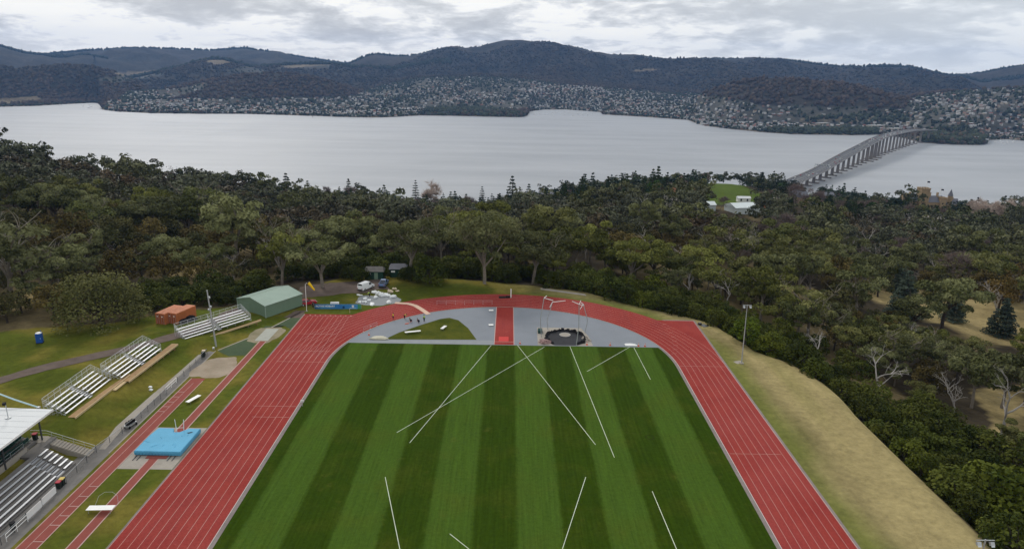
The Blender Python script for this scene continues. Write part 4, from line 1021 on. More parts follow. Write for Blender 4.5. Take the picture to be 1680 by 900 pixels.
    t = thing('equipment_tray', 'red hand tool lying beside the crouching workers', 'hand tool', (-22.8, 154.6, .02), .4); m = MB(); m.box((0, 0, .06), (.9, .25, .1)); m.tube([(.4, 0, .1), (1.2, 0, .5)], .03, 5); m.build('tool', M['cone'], t)
    # vehicles
    vehicle('hatchback_car', 'dark red hatchback parked between the green shed and the blue banner', (-49.6, 167.2, 0), D2R(-58), M['carred'], 'hatch')
    vehicle('delivery_van', 'white van parked on the dirt yard by the bags', (-37.6, 180.8, gz(-37.6, 180.8)+.05), D2R(-28), M['carwhite'], 'van', 1.02, 'van')
    vehicle('pickup_truck', 'blue utility truck parked nose-in between the white van and the bush', (-33.4, 184.2, gz(-33.4, 184.2)+.05), D2R(-3), M['carblue'], 'ute', 1.0, 'ute')
    # white bags
    r = random.Random(9)
    spots = [(613,479,1.5,.9),(622,481,1.6,1.0),(628,484,1.9,1.2),(618,487,1.3,.8),(635,484,1.4,.9),(640,478,1.5,1.0),(644,486,1.6,.9),(637,494,1.7,.6),(591,494.5,1.0,.5),(598,495,1.2,.7),(601,489,1.1,.7),(604,492,1.1,.6),(609,496,1.3,.4),(608,499,1.4,.35),(590,483,1.3,.4),(647,473,1.0,.6),(651,476,1.2,.4)]
    desc = ['tall white bag behind the lime worker', 'white bag in front of the blue truck', 'largest white bag in the heap beside the van', 'white bag leaning on the largest bag', 'torn white bag on the far side of the heap', 'cream foam lump on the far edge of the heap', 'white bag nearest the bend of the track', 'flat pale sheet beside the start of the board crossing', 'small white bag alone beside the blue banner', 'round white bag second from the banner', 'white bag below the lime worker', 'small white bag at the front of the heap', 'flat white sheet on the asphalt pad', 'grey-white sheet lowest on the asphalt pad', 'flat white slab lying apart behind the van', 'cream foam piece below the bush edge', 'thin beige offcut lying under the bush edge']
    for i, (u, v, s, h) in enumerate(spots):
        x, y = at(u, v+1.5, 0); z = gz(x, y)
        t = thing('dumped_bag', desc[i], 'bag', (x, y, z), r.uniform(0, 3), 'white bags and sheets dumped beside the bend')
        m = MB()
        for k in range(3): m.blob((r.uniform(-.35, .35)*s, r.uniform(-.25, .25)*s, h*.32), (s*r.uniform(.26, .46), s*r.uniform(.22, .38), h*r.uniform(.35, .6)), i*5+k, 2, .22, flat=-h*.3)
        m.build('bag', M['cream'] if i in (5, 15, 16) else M['white_cloth'], t)
    # banner
    L = 11.4
    t = thing('sponsor_banner', 'long blue banner fence with white lettering behind the red chute', 'banner', (-46.9, 163.9, .05), math.atan2(.55, 11.3))
    tt = NT('banner_print'); c = tt.coord('Object'); sp = tt.new('ShaderNodeSeparateXYZ'); tt.l(c, sp.inputs[0])
    col = tt.ramp(tt.mapr(sp.outputs[0], 0, L), [(0, (.015, .06, .19)), (.09, (.03, .13, .32)), (.3, (.055, .22, .46)), (.55, (.03, .16, .42)), (.9, (.06, .25, .52)), (.925, (.06, .25, .52)), (.93, (.05, .26, .13)), (1, (.07, .27, .12))])
    nn = tt.noise(.9, 3, .6, c); col = tt.mix(tt.mapr(nn.outputs[0], .5, .7, 0, .5), col, (.08, .33, .50)); ban = tt.fin(col, .5)
    m = MB(); m.box((L/2, 0, .62), (L, .05, 1.2)); m.build('banner_sheet', ban, t)
    m = MB()
    for k in range(8): m.tube([(L*k/7, .06, 0), (L*k/7, .06, 1.25)], .03, 5); m.tube([(L*k/7, .06, 1.2), (L*k/7, .7, 0)], .02, 5)
    m.build('stay_frame', M['galv'], t)
    def text(body, size, x, z, mat, parent, y=-.032, name='lettering'):
        cu = bpy.data.curves.new(name, 'FONT'); cu.body = body; cu.size = size; cu.extrude = .004; cu.offset = .012
        o = bpy.data.objects.new(name, cu); COL.objects.link(o); dg = bpy.context.evaluated_depsgraph_get(); me = bpy.data.meshes.new_from_object(o.evaluated_get(dg)); bpy.data.objects.remove(o)
        me.materials.clear(); me.materials.append(mat); q = link(name, me, parent, (x, y, z)); q.rotation_euler = (D2R(90), 0, 0); return q
    text('ACTIVE HOBART', .62, .28, .52, M['white'], t)
    m = MB(); m.tube([(9.4, -.026, .72), (9.4, -.04, .72)], .3, 16); lg = m.build('emblem', M['white'], t)
    m = MB(); m.box((9.4, -.03, .24), (1.5, .02, .07)); m.build('small_print', M['white'], t)
    m = MB(); m.box((7.1, -.03, .45), (.5, .02, .6)); m.build('dark_panel', pm('navy_panel', (.012, .05, .14), .1, 3), t)
    t = thing('white_crates', 'row of three white tubs standing behind the blue banner', 'tubs', (-42.3, 165.6, 0), .05)
    for k in range(3): m = MB(); m.box((k*.7-.7, 0, .65), (.6, .6, 1.3), taper=1.12); m.build('tub', M['white'], t)
    t = thing('stake', 'thin white stake in the grass in front of the blue banner', 'stake', (-37.7, 161.6, 0)); m = MB(); m.tube([(0, 0, 0), (0, 0, .95)], .05, 5); m.box((0, 0, 1.0), (.16, .1, .14)); m.build('post', M['cream'], t)
    person('person in dark clothes standing beside the red hatchback', (-47.4, 164.4, .02), D2R(150), {}, M['trouser'], 'people beside the parked vehicles')
    # huts in the trees
    for x, y, rzz, W, L, H, rm, lab in ((-37.2, 191.5, .05, 5.2, 3.2, 2.4, 'concrete_dark', 'low dark green hut with a flat-pitched grey roof behind the white van'), (-31.0, 195.0, .1, 4.6, 4.2, 2.8, 'slate', 'dark green hut with a blue-grey gable roof behind the blue truck')):
        z = gz(x, y); t = thing('hut', lab, 'hut', (x, y, z-.1), rzz, 'dark green huts under the trees')
        m = MB(); m.box((0, 0, H/2), (W, L, H)); m.build('wall', M['dkgreen'], t)
        m = MB(); o = .3; vs = [(-W/2-o, -L/2-o, H), (W/2+o, -L/2-o, H), (W/2+o, L/2+o, H), (-W/2-o, L/2+o, H), (-W/2-o+.6, 0, H+1.1), (W/2+o-.6, 0, H+1.1)]
        m.add(vs, [(0, 1, 5, 4), (2, 3, 4, 5), (1, 2, 5), (3, 0, 4), (3, 2, 1, 0)]); m.build('roof', M[rm], t)
        m = MB(); m.box((.6, -L/2-.02, 1.05), (1, .05, 2.1)); m.build('door', M['shed'], t); m = MB(); m.box((-1.4, -L/2-.02, H-.7), (1.1, .05, .5)); m.build('window', M['white'], t)
    # bins
    def bin(loc, rzz, lid, lab):
        t = thing('wheelie_bin', lab, 'bin', loc, rzz, 'wheelie bins along the concourse fence'); m = MB(); m.box((0, 0, .55), (.5, .55, .95), taper=1.15); m.build('body', M['binbody'], t)
        m = MB(); m.box((0, 0, 1.07), (.62, .68, .09)); m.build('lid', M[lid], t)
        for s in (-.25, .25): m = MB(); m.tube([(s-.03, .28, .1), (s+.03, .28, .1)], .1, 10); m.build('wheel', M['tyre'], t)
    bin((-62.0, 86.4, .02), .1, 'redplastic', 'bin with a red lid beside the two white boards'); bin((-62.0, 87.2, .02), .1, 'yellowplastic', 'bin with a yellow lid beside the two white boards')
    bin((-61.7, 134.2, .02), .3, 'cream', 'bin with a cream lid at the top of the concourse'); bin((-61.5, 133.3, .02), .3, 'binbody', 'dark lidded bin at the top of the concourse')
    bin((-70.6, 95.2, 2.5), .2, 'redplastic', 'bin with a pink-red lid at the corner of the stand roof')
    t = thing('cable_trolley', 'dark wheeled trolley on the concourse walk beside the fence', 'trolley', (-61.2, 104.2, .02), 1.35); m = MB(); m.box((0, 0, .45), (2.0, .8, .25)); m.build('tray', M['galv'], t)
    for k in range(3): m = MB(); m.tube([(-.6+.6*k, -.25, .8), (-.6+.6*k, .25, .8)], .3, 12); m.build('reel', M['black'], t)
    for k in range(4): m = MB(); s = (-1, 1)[k % 2]; q = (-1, 1)[k//2]; m.tube([(s*.75, q*.42, .22), (s*.75, q*.5, .22)], .22, 10); m.build('wheel', M['tyre'], t)
    for x, y, lab in ((-61.5, 80.4, 'white advertising board on the concourse fence, nearer the camera'), (-61.6, 83.6, 'white advertising board on the concourse fence, next to the bins')):
        t = thing('fence_board', lab, 'board', (x, y, .15), D2R(90), 'white boards on the concourse fence'); m = MB(); m.box((0, 0, .55), (3.0, .05, 1.0)); m.build('panel', M['white'], t)
        for s in (-1.5, 1.5): m = MB(); m.box((s, .04, .55), (.1, .08, 1.2)); m.build('post', M['dark_steel'], t)
    for x, y, L, lab in ((-61.4, 74.8, 4.0, 'white tubular gate rail at the near end of the concourse'), (-61.3, 116.8, 4.2, 'white tubular gate rail beside the long jump runway')):
        t = thing('gate_rail', lab, 'gate', (x, y, .02), D2R(90), 'white gate rails in the concourse fence'); m = MB()
        for z in (1.05, .55): m.tube([(0, 0, z), (L, 0, z)], .04, 6)
        m.build('rail', M['white'], t)
        for s in (0, L/2, L): m = MB(); m.tube([(s, 0, 0), (s, 0, 1.05)], .045, 6); m.build('post', M['white'], t)
    t = thing('dark_bin', 'dark round bin behind the near white gate rail', 'bin', (-62.3, 77.3, .02)); m = MB(); m.tube([(0, 0, 0), (0, 0, .9)], [.28, .32], 14); m.build('body', M['binbody'], t); m = MB(); m.tube([(0, 0, .9), (0, 0, .98)], .36, 14); m.build('rim', M['black'], t)
    for i, (x, y) in enumerate(((-64.4, 117.5), (-64.9, 118.3))):
        t = thing('white_bag', ('small white bag on the bank below the middle bleachers', 'white bag uphill of its twin on the grass bank')[i], 'bag', (x, y, gz(x, y)), 0, 'white bags on the grass bank'); m = MB(); m.blob((0, 0, .16), (.38, .28, .22), i, 2, .12); m.build('bag', M['white_cloth'], t)
    # fence along the concourse
    def fence(pts, lab, H=1.15, step=2.6, zf=lambda x, y: 0):
        t = thing('mesh_fence', lab, 'fence', (pts[0][0], pts[0][1], 0)); ox, oy = pts[0]; P = []
        for i in range(len(pts)-1):
            n = max(1, round(math.hypot(pts[i+1][0]-pts[i][0], pts[i+1][1]-pts[i][1])/step))
            P += [(pts[i][0]+(pts[i+1][0]-pts[i][0])*k/n, pts[i][1]+(pts[i+1][1]-pts[i][1])*k/n) for k in range(n)]
        P.append(pts[-1]); P = [(x-ox, y-oy, zf(x, y)) for x, y in P]
        m = MB(); m.tube([(x, y, z+H) for x, y, z in P], .028, 5); m.build('top_rail', M['galv'], t)
        m = MB()
        for k in range(9): m.tube([(x, y, z+.08+k*H/9) for x, y, z in P], .007, 3, cap=False)
        for i in range(len(P)-1):
            a, b = P[i], P[i+1]
            for k in range(18):
                q = [a[j]+(b[j]-a[j])*(k+.5)/18 for j in range(3)]; m.tube([(q[0], q[1], q[2]+.05), (q[0], q[1], q[2]+H)], .005, 3, cap=False)
        m.build('wire_mesh', M['dark_steel'], t)
        pm_ = MB(); pm_.tube([(0, 0, 0), (0, 0, H+.05)], .035, 6); me = pm_.mesh('post', M['dark_steel'])
        for p in P: link('post', me, t, p)
    fence([(-61.6, 62), (-61.6, 79)], 'low wire mesh fence along the concourse before the white boards')
    fence([(-61.7, 87.6), (-62.2, 96), (-60.9, 104.8), (-61.1, 116.6)], 'low wire mesh fence on the concourse between the bins and the far gate')
    fence([(-61.2, 121.2), (-61.3, 134.8)], 'low wire mesh fence along the top of the concourse')
    # ---------------- stand
    t = thing('bench_terrace', 'open terrace of long white bench rows below the white roof', 'terrace seating', (-63.4, 76, 0))
    m = MB(); n = 7
    for k in range(n): m.box((-.35-.66*k, -2.0, .05+.2*k+.05), (.64, 37.5, .3+.4*k))
    m.build('terrace_steps', M['concrete_dark'], t)
    for k in range(6):
        x = -.42-.66*k; z = .55+.4*k
        for y0, y1 in ((-14, 12.6), (14.6, 16.6)):
            m = MB(); m.box((x, (y0+y1)/2, z), (.30, y1-y0, .06)); m.build('bench_plank', M['alu'], t)
        m = MB(); m.box((x+.02, 13.6, z-.3), (.36, 1.7, .08)); m.box((x-.31, 13.6, z-.1), (.28, 1.7, .08)); m.build('aisle_step', M['alu_dark'], t)
        m = MB()
        for j in range(9): m.box((x, -13+j*3.2, z-.15), (.1, .1, .24))
        m.build('bench_support', M['dark_steel'], t)
    t = thing('grandstand', 'covered grandstand with a flat white roof over dark green seats', 'grandstand', (-68, 96.4, 0))
    m = MB(); vs = [(0, 0, 6.9), (-19, 0, 7.3), (-19, -60, 7.3), (0, -60, 6.9)]; vs += [(x, y, z+.16) for x, y, z in vs]
    m.add(vs, [(0, 1, 2, 3), (7, 6, 5, 4), (4, 5, 1, 0), (5, 6, 2, 1), (6, 7, 3, 2), (7, 4, 0, 3)])
    for k in range(38): m.box((-9.5, -.8-1.58*k, 7.29), (18.8, .05, .03), 0, 0) if False else m.tube([(-.05, -.8-1.58*k, 7.07), (-18.9, -.8-1.58*k, 7.47)], .025, 4)
    roof = m.build('roof', M['roof_white'], t)
    m = MB(); m.box((.03, -30, 6.95), (.08, 60, .34)); m.build('fascia', M['white'], t)
    for k in range(6): m = MB(); m.tube([(-1.6, -1.2-8*k, 2.4), (-1.6, -1.2-8*k, 6.95)], .12, 8); m.build('post', M['dark_steel'], t)
    m = MB()
    for k in range(8): m.box((-2.5-1.0*k, -31, 1.45+.2*k), (1.0, 58, 2.9+.4*k))
    m.build('tier', M['concrete_dark'], t)
    for k in range(7):
        m = MB()
        for j in range(90): m.box((-2.6-k, -2.6-.62*j, 3.2+.4*k), (.42, .5, .06)); m.box((-2.84-k, -2.6-.62*j, 3.42+.4*k), (.06, .5, .42))
        m.build('seat_row', M['seat_green'], t)
    m = MB(); m.box((-1.75, -32.5, 1.6), (.16, 56, 3.2)); m.box((-1.75, -4.3, 1.4), (.16, .12, 2.8)); m.build('front_wall', M['concrete'], t)
    m = MB(); m.box((-17, -30, 3.5), (.3, 59, 7)); m.build('back_wall', M['dkgreen'], t)
    m = MB()
    for z in (3.6, 4.1): m.tube([(-1.75, -5, z), (-1.75, -58, z)], .03, 5)
    for k in range(20): m.tube([(-1.75, -5-2.7*k, 3.1), (-1.75, -5-2.7*k, 4.1)], .03, 5)
    m.build('handrail', M['galv'], t)
    m = MB(); m.box((-.9, -3.2, 1.25), (1.6, 6, 2.5)); m.build('side_slab', M['concrete_dark'], t)
    t2 = thing('roof_camera_mast', 'thin mast with a dark lamp on the white stand roof', 'mast', (-72.6, 93.3, 7.2)); m = MB(); m.tube([(0, 0, 0), (0, 0, 2.3)], .06, 6); m.build('pole', M['galv'], t2); m = MB(); m.tube([(0, 0, 0), (0, 0, .08)], .4, 12); m.build('base_plate', M['galv'], t2)
    m = MB(); m.box((-.1, -.1, 2.3), (.4, .5, .34), .4); m.build('lamp_head', M['black'], t2)
    t3 = thing('roof_pipe', 'pale blue pipe rising off the back of the white stand roof', 'pipe', (-70.6, 96.9, 7.1)); m = MB(); m.tube([(0, 0, 0), (-3.6, .3, 1.1), (-9, .8, 3.0)], .12, 7); m.build('pipe', pm('pale_blue_pipe', (.42, .58, .62), .06, 2, .5), t3)
    m = MB(); m.box((.1, 0, -.05), (.4, .4, .25)); m.build('bracket', M['galv'], t3)
    # stairs with a handrail up the bank
    t = thing('concrete_stairs', 'concrete stairs with a handrail climbing the bank beside the bench terrace', 'stairs', (-62.6, 95.6, 0), D2R(182))
    m = MB(); n = 15
    for k in range(n): m.box((.3+.44*k, 0, .085*(k+1)), (.46, 1.7, .17*(k+1)))
    m.box((.3+.44*n+1.0, 0, 1.27), (2.4, 2.0, 2.55)); m.build('steps', M['concrete'], t)
    for s in (-.9,):
        m = MB(); m.tube([(0, s, .95), (6.9, s, 3.5), (9.3, s, 3.55)], .035, 6); m.tube([(0, s, .5), (6.9, s, 3.05), (9.3, s, 3.1)], .025, 5)
        for k in range(7): x = 9.3*k/6; m.tube([(x, s, .17*max(0, min(x/.44, 15))), (x, s, .95+min(x, 6.9)*.37)], .03, 5)
        m.build('handrail', M['galv'], t)
# ------------------------------------------------------------------ trees
def leafquads(rs, clumps, size, aspect=.62, droop=0.0, updir=.35, shell=.55):
    """leaf sprays spread through ellipsoid clumps -> (4n,3) vertices and a per-face variation"""
    P, Nn, S, VV = [], [], [], []
    for c in clumps:
        n = int(c[6]); d = rs.normal(size=(n, 3)); d[:, 2] = np.where(d[:, 2] < -.35, -d[:, 2]*.6, d[:, 2]); d /= np.linalg.norm(d, axis=1, keepdims=True)+1e-9
        r = shell+(1-shell)*rs.rand(n, 1)**.6
        p = np.array(c[:3])+d*r*np.array(c[3:6]); P.append(p)
        nn = d*.8+rs.normal(size=(n, 3))*.55+np.array([0, 0, updir]); Nn.append(nn)
        S.append(size*(.6+.8*rs.rand(n))); VV.append(np.clip(.5+.40*(rs.rand()-.5)*2+.22*(rs.rand(n)-.5)*2, 0, 1))
    P = np.concatenate(P); Nn = np.concatenate(Nn); S = np.concatenate(S)[:, None]; VV = np.concatenate(VV)
    Nn /= np.linalg.norm(Nn, axis=1, keepdims=True)+1e-9
    a = np.cross(Nn, rs.normal(size=P.shape)); a /= np.linalg.norm(a, axis=1, keepdims=True)+1e-9
    if droop: a[:, 2] -= droop; a /= np.linalg.norm(a, axis=1, keepdims=True)
    b = np.cross(Nn, a)
    h1 = a*S*.5; h2 = b*S*.5*aspect
    V = np.stack([P-h1*.9-h2*.5, P+h1*.2-h2, P+h1, P-h1*.1+h2], 1).reshape(-1, 3)
    return V, VV
def crown_mesh(name, V, VV, mat):
    F = np.arange(len(V)).reshape(-1, 4)
    return mesh_np(name, V, F, mat, attr={'var': ('FACE', 'FLOAT', VV)})
def limb(m, r, a, b, r0, r1, bend=.12, n=4, k=5):
    a = Vector(a); b = Vector(b); L = (b-a).length; off = Vector((r.uniform(-1, 1), r.uniform(-1, 1), r.uniform(0, .8)))*L*bend
    pts = [a.lerp(b, i/n)+off*math.sin(math.pi*i/n) for i in range(n+1)]
    m.tube(pts, [r0+(r1-r0)*i/n for i in range(n+1)], k, cap=False); return pts
def gum(seed, H, R, dens=110, leaf=.7, dead=.15, nl=6, flat=.8):
    r = random.Random(seed); rs = np.random.RandomState(seed); m = MB(); cl = []
    fork = H*r.uniform(.28, .42); lean = (r.uniform(-.6, .6), r.uniform(-.6, .6))
    limb(m, r, (0, 0, -.6), (lean[0], lean[1], fork), R*.055+.08, R*.042+.05, .03, 4, 7)
    for k in range(nl):
        an = 2*math.pi*(k+r.uniform(-.35, .35))/nl; rad = R*r.uniform(.35, .78); z = H*r.uniform(.58, .86)
        e = (lean[0]+rad*math.cos(an), lean[1]+rad*math.sin(an), z)
        pts = limb(m, r, (lean[0], lean[1], fork*r.uniform(.85, 1)), e, R*.032+.03, .04, .14)
        if r.random() < .7: cl.append((pts[2].x, pts[2].y, pts[2].z+H*.05, R*.24, R*.24, R*.2, dens*.8))
        for j in range(r.choice((2, 3, 3))):
            a2 = an+r.uniform(-.8, .8); q = R*r.uniform(.18, .42)
            c = (e[0]+q*math.cos(a2), e[1]+q*math.sin(a2), min(e[2]+H*r.uniform(-.08, .14), H*.95))
            s = R*r.uniform(.22, .34)
            limb(m, r, pts[3], c, .06, .02, .1, 2, 4)
            if r.random() > dead: cl.append((*c, s*1.15, s*1.15, s*flat, dens*r.uniform(.75, 1.2)))
            else:
                for q2 in range(4): limb(m, r, c, (c[0]+r.uniform(-1.4, 1.4)*s, c[1]+r.uniform(-1.4, 1.4)*s, c[2]+r.uniform(.3, 1.5)*s), .06, .02, .15, 3, 3)
    for k in range(4):
        a3 = r.uniform(0, 6.28); q3 = R*r.uniform(.3, .8); cl.append((lean[0]+q3*math.cos(a3), lean[1]+q3*math.sin(a3), H*r.uniform(.42, .62), R*r.uniform(.16, .28), R*r.uniform(.16, .28), R*r.uniform(.12, .2), dens*.7))
    cl.append((lean[0], lean[1], H*.86, R*.36, R*.36, H*.11, dens*1.2)); cl.append((lean[0]*.5, lean[1]*.5, H*.62, R*.5, R*.5, H*.12, dens))
    return leafquads(rs, cl, leaf, .5, .25), m
def dome(seed, H, R, n=16, dens=110, leaf=.45, low=.12, lob=.36):
    """dense round-topped shrub or tree, leafy nearly to the ground"""
    r = random.Random(seed); rs = np.random.RandomState(seed); m = MB(); cl = []
    limb(m, r, (0, 0, -.5), (0, 0, H*.5), R*.06+.05, R*.03+.03, .05, 3, 6)
    for k in range(n):
        z = 1-(k+.5)/n*(1-low); an = k*2.39996+r.uniform(-.3, .3); rr = math.sqrt(max(0, 1-(z*.92)**2))
        s = R*lob*r.uniform(.75, 1.2); c = (R*.74*rr*math.cos(an)*r.uniform(.85, 1.1), R*.74*rr*math.sin(an)*r.uniform(.85, 1.1), H*(.06+.76*z)*r.uniform(.92, 1.05))
        cl.append((*c, s, s, s*.78*min(1.2, H/R), dens*r.uniform(.8, 1.2)))
        if k % 2 == 0: limb(m, r, (0, 0, H*r.uniform(.15, .4)), c, .07+R*.008, .03, .1, 3, 4)
    return leafquads(rs, cl, leaf, .7, 0, .5), m
def cone_tree(seed, H, R, tiers=12, dens=110, leaf=.7, gap=.0, p=1.0, flat=.35):
    r = random.Random(seed); rs = np.random.RandomState(seed); m = MB(); cl = []
    m.tube([(0, 0, -.5), (0, 0, H*.97)], [R*.07+.08, .03], 6)
    for k in range(tiers):
        t = (k+.5)/tiers; z = H*(.07+.90*t); rad = R*(1-t)**p*r.uniform(.85, 1.1)+.25
        nb = max(3, int(6*(1-t)+2))
        for j in range(nb):
            an = 2*math.pi*(j+r.random()*.6)/nb+k*.7; q = rad*(.62 if gap == 0 else .6)
            cl.append((q*math.cos(an), q*math.sin(an), z-rad*.12, rad*.46+.12, rad*.46+.12, (H/tiers)*flat*(1.3-gap), dens/nb*(1.5-t)))
            if gap: limb(m, r, (0, 0, z), (rad*math.cos(an), rad*math.sin(an), z-.1*rad), .06, .02, .03, 2, 3)
    return leafquads(rs, cl, leaf, .55, .2, .4, .3), m
def branches(seed, H, spread, levels, mat_r=.16, kids=(3, 4), up=.5, twig=0, tw=.06):
    r = random.Random(seed); m = MB(); tips = []
    def grow(p, d, L, rad, lv):
        b = p+d*L; pts = limb(m, r, p, b, rad, rad*.55, .12, 3, 5 if lv > 1 else 3)
        if lv == 0: tips.append((b, d)); return
        for k in range(r.randint(*kids)):
            nd = (d+Vector((r.gauss(0, 1), r.gauss(0, 1), r.gauss(up*.5, .5)))*spread).normalized()
            grow(pts[-1] if k else b, nd, L*r.uniform(.55, .82), rad*.52, lv-1)
        if lv >= 2:
            nd = (d+Vector((r.gauss(0, 1), r.gauss(0, 1), .2))*spread*1.3).normalized(); grow(pts[2], nd, L*.55, rad*.4, lv-2 if lv > 2 else 0)
    grow(Vector((0, 0, -.4)), Vector((r.uniform(-.15, .15), r.uniform(-.15, .15), 1)).normalized(), H*.33, mat_r, levels)
    if twig:
        for b, d in tips:
            for k in range(twig):
                e = b+(d*.8+Vector((r.gauss(0, .7), r.gauss(0, .7), r.gauss(.35, .5))))*H*.09
                q = Vector((r.uniform(-1, 1), r.uniform(-1, 1), r.uniform(-1, 1))).normalized()*tw
                m.add([b-q, b+q, e], [(0, 1, 2)])
    return m
def palm(seed, H):
    r = random.Random(seed); m = MB(); m.tube([(0, 0, -.3), (.2, 0, H*.5), (.1, .1, H)], [.35, .28, .24], 8)
    V = []; VV = []
    for k in range(34):
        an = k*2.4; up = r.uniform(-.5, .9); P0 = Vector((.1, .1, H)); dirh = Vector((math.cos(an), math.sin(an), 0)); prev = P0; w = .5
        side = Vector((-math.sin(an), math.cos(an), 0))
        for j in range(1, 5):
            q = P0+dirh*(j*.75)+Vector((0, 0, up*j*.6-.16*j*j)); ww = .5*(1-j/5.5)
            V += [prev-side*w, prev+side*w, q+side*ww, q-side*ww]; prev = q; w = ww; VV.append(r.random())
    return (np.array([tuple(v) for v in V]), np.array(VV)), m

def tree_library():
    L = {}
    LM = {}
    LM['gum'] = leafmat('gum_leaves', (.048, .053, .012), (.220, .218, .078), .15)
    LM['wattle'] = leafmat('wattle_leaves', (.024, .034, .005), (.120, .130, .024), .15)
    LM['oak'] = leafmat('she_oak_needles', (.033, .034, .012), (.142, .132, .048), .12)
    LM['con'] = leafmat('conifer_needles', (.012, .022, .008), (.040, .060, .020), .1)
    LM['ced'] = leafmat('blue_cedar_needles', (.036, .050, .036), (.100, .128, .092), .1)
    M['leaf'] = LM
    def reg(kind, key, crown, trunk, tm):
        lv, m = crown, trunk
        cm = crown_mesh('crown', lv[0], lv[1], LM[key]); L.setdefault(kind, []).append((cm, m.mesh('trunk', tm)))
    for s in range(8):
        c, m = gum(100+s, 11+s % 3, 4.6+.5*(s % 4), dens=(165, 190, 130, 200)[s % 4], dead=(.06, .12, .25, .03)[s % 4], nl=(5, 6, 7)[s % 3]); reg('gum', 'gum', c, m, M['bark_grey'] if s % 3 else M['bark_dark'])
    for s in range(6):
        c, m = dome(200+s, 4.4+.5*(s % 3), 3.2+.4*(s % 2), n=15+s, dens=100, leaf=.42, lob=.34); reg('wattle', 'wattle', c, m, M['bark_dark'])
    for s in range(6):
        c, m = dome(300+s, 7.5+.6*(s % 3), 3.7+.3*(s % 3), n=17, dens=80, leaf=.5, low=.3, lob=.33); reg('oak', 'oak', c, m, M['bark_dark'])
    for s in range(4):
        c, m = cone_tree(400+s, 15+s, 4.0+.4*s, 11, 120, .75, p=.85); reg('conifer', 'con', c, m, M['bark_dark'])
    for s in range(3):
        c, m = dome(440+s, 12+s, 5.0, n=18, dens=90, leaf=.7, low=.12, lob=.35); reg('darkround', 'con', c, m, M['bark_dark'])
    for s in range(2):
        c, m = cone_tree(460+s, 20+2*s, 4.6, 13, 190, .6, gap=.4, p=.75, flat=.24); reg('norfolk', 'con', c, m, M['bark_dark'])
    for s in range(2):
        c, m = cone_tree(480+s, 13+2*s, 1.9, 12, 130, .55, p=.45, flat=.6); reg('cypress', 'con', c, m, M['bark_dark'])
    for s in range(3):
        c, m = cone_tree(500+s, 11+s, 4.8, 10, 520, .6, gap=.15, p=.85, flat=.42); reg('cedar', 'ced', c, m, M['bark_dark'])
    c, m = dome(601, 13.2, 10.6, n=46, dens=170, leaf=.52, low=.02, lob=.27); reg('bigdome', 'gum', c, m, M['bark_dark'])
    c, m = dome(602, 19, 12.0, n=44, dens=140, leaf=.75, low=.15, lob=.28); reg('bigdark', 'oak', c, m, M['bark_dark'])
    for s in range(2):
        c, m = gum(640+s, 19-2*s, 8.6, dens=330, leaf=.66, dead=.12, nl=10); reg('biggum', 'gum', c, m, M['bark_grey'])
    c, m = palm(1, 8); reg('palm', 'ced', c, m, M['bark_dark'])
    for s in range(5):
        m = branches(700+s, 10+s % 3, .62, 4, .25, (2, 3), .35); L.setdefault('dead', []).append((None, m.mesh('trunk', M['bark_dead'])))
    for s in range(3):
        m = branches(720+s, 13, .5, 4, .2, (3, 4), .55, 7, .075); L.setdefault('bare', []).append((None, m.mesh('trunk', M['twig_purple'])))
    for s in range(2):
        m = branches(740+s, 15, .5, 4, .22, (3, 4), .55, 12, .12); L.setdefault('barepink', []).append((None, m.mesh('trunk', M['twig_pink'])))
    return L

KIND = {  # name, category, words, group
 'gum': ('eucalyptus_tree', 'gum tree', 'gum tree', 'gum trees of the bush'), 'biggum': ('eucalyptus_tree', 'gum tree', 'gum tree', 'gum trees of the bush'),
 'wattle': ('wattle_shrub', 'shrub', 'rounded shrub', 'shrubs of the bush'), 'oak': ('casuarina_tree', 'she-oak', 'fine-leaved tree', 'she-oaks of the bush'),
 'conifer': ('conifer_tree', 'conifer', 'pointed conifer', 'conifers of the gardens'), 'darkround': ('evergreen_tree', 'evergreen tree', 'round dark evergreen', 'dark evergreens of the gardens'),
 'norfolk': ('norfolk_pine', 'pine', 'tiered pine', 'tiered pines of the gardens'), 'cypress': ('cypress_tree', 'cypress', 'slim dark cypress', 'cypresses of the gardens'),
 'cedar': ('cedar_tree', 'cedar', 'blue-green cedar', 'cedars on the dry grass'), 'dead': ('dead_tree', 'dead tree', 'leafless bleached dead tree', 'dead trees of the bush'),
 'bare': ('bare_tree', 'bare tree', 'purple-brown leafless tree', 'leafless garden trees'), 'barepink': ('bare_tree', 'bare tree', 'pinkish leafless tree', 'leafless garden trees'),
 'bigdome': ('spreading_tree', 'tree', 'broad domed tree', None), 'bigdark': ('spreading_tree', 'tree', 'broad dark tree', None), 'palm': ('palm_tree', 'palm', 'feathery palm', None)}
TINT = {'olive': (1, 1, 1, 1), 'yellow-green': (1.04, 1.08, .80, 1), 'grey-green': (1.0, 1.04, 1.3, 1), 'dark green': (.62, .68, .64, 1), 'brownish': (1.18, .97, .86, 1), 'rusty': (1.32, .96, .78, 1), 'bright green': (1.05, 1.26, .68, 1)}
TREES = []                                            # (kind, x, y, z, scale, tint, label or None)
def place(kind, u, Y, sc=1.0, tint='olive', label=None, dz=0):
    X = (u-840)/1131*Y+CAMX; TREES.append((kind, X, Y, gz(X, Y)+dz, sc, tint, label))
def on(kind, u, v, sc=1.0, tint='olive', label=None):
    x, y, z = hit(u, v); TREES.append((kind, x, y, z, sc, tint, label))
KEEP = [(-78, 149, 7), (-95.6, 135, 4), (-58, 163, 9), (-37, 191.5, 5.0), (-31, 195, 5.0), (-42, 183, 9), (-35, 183, 6), (-48, 182, 5), (-62, 168, 5), (-70, 160, 4)]
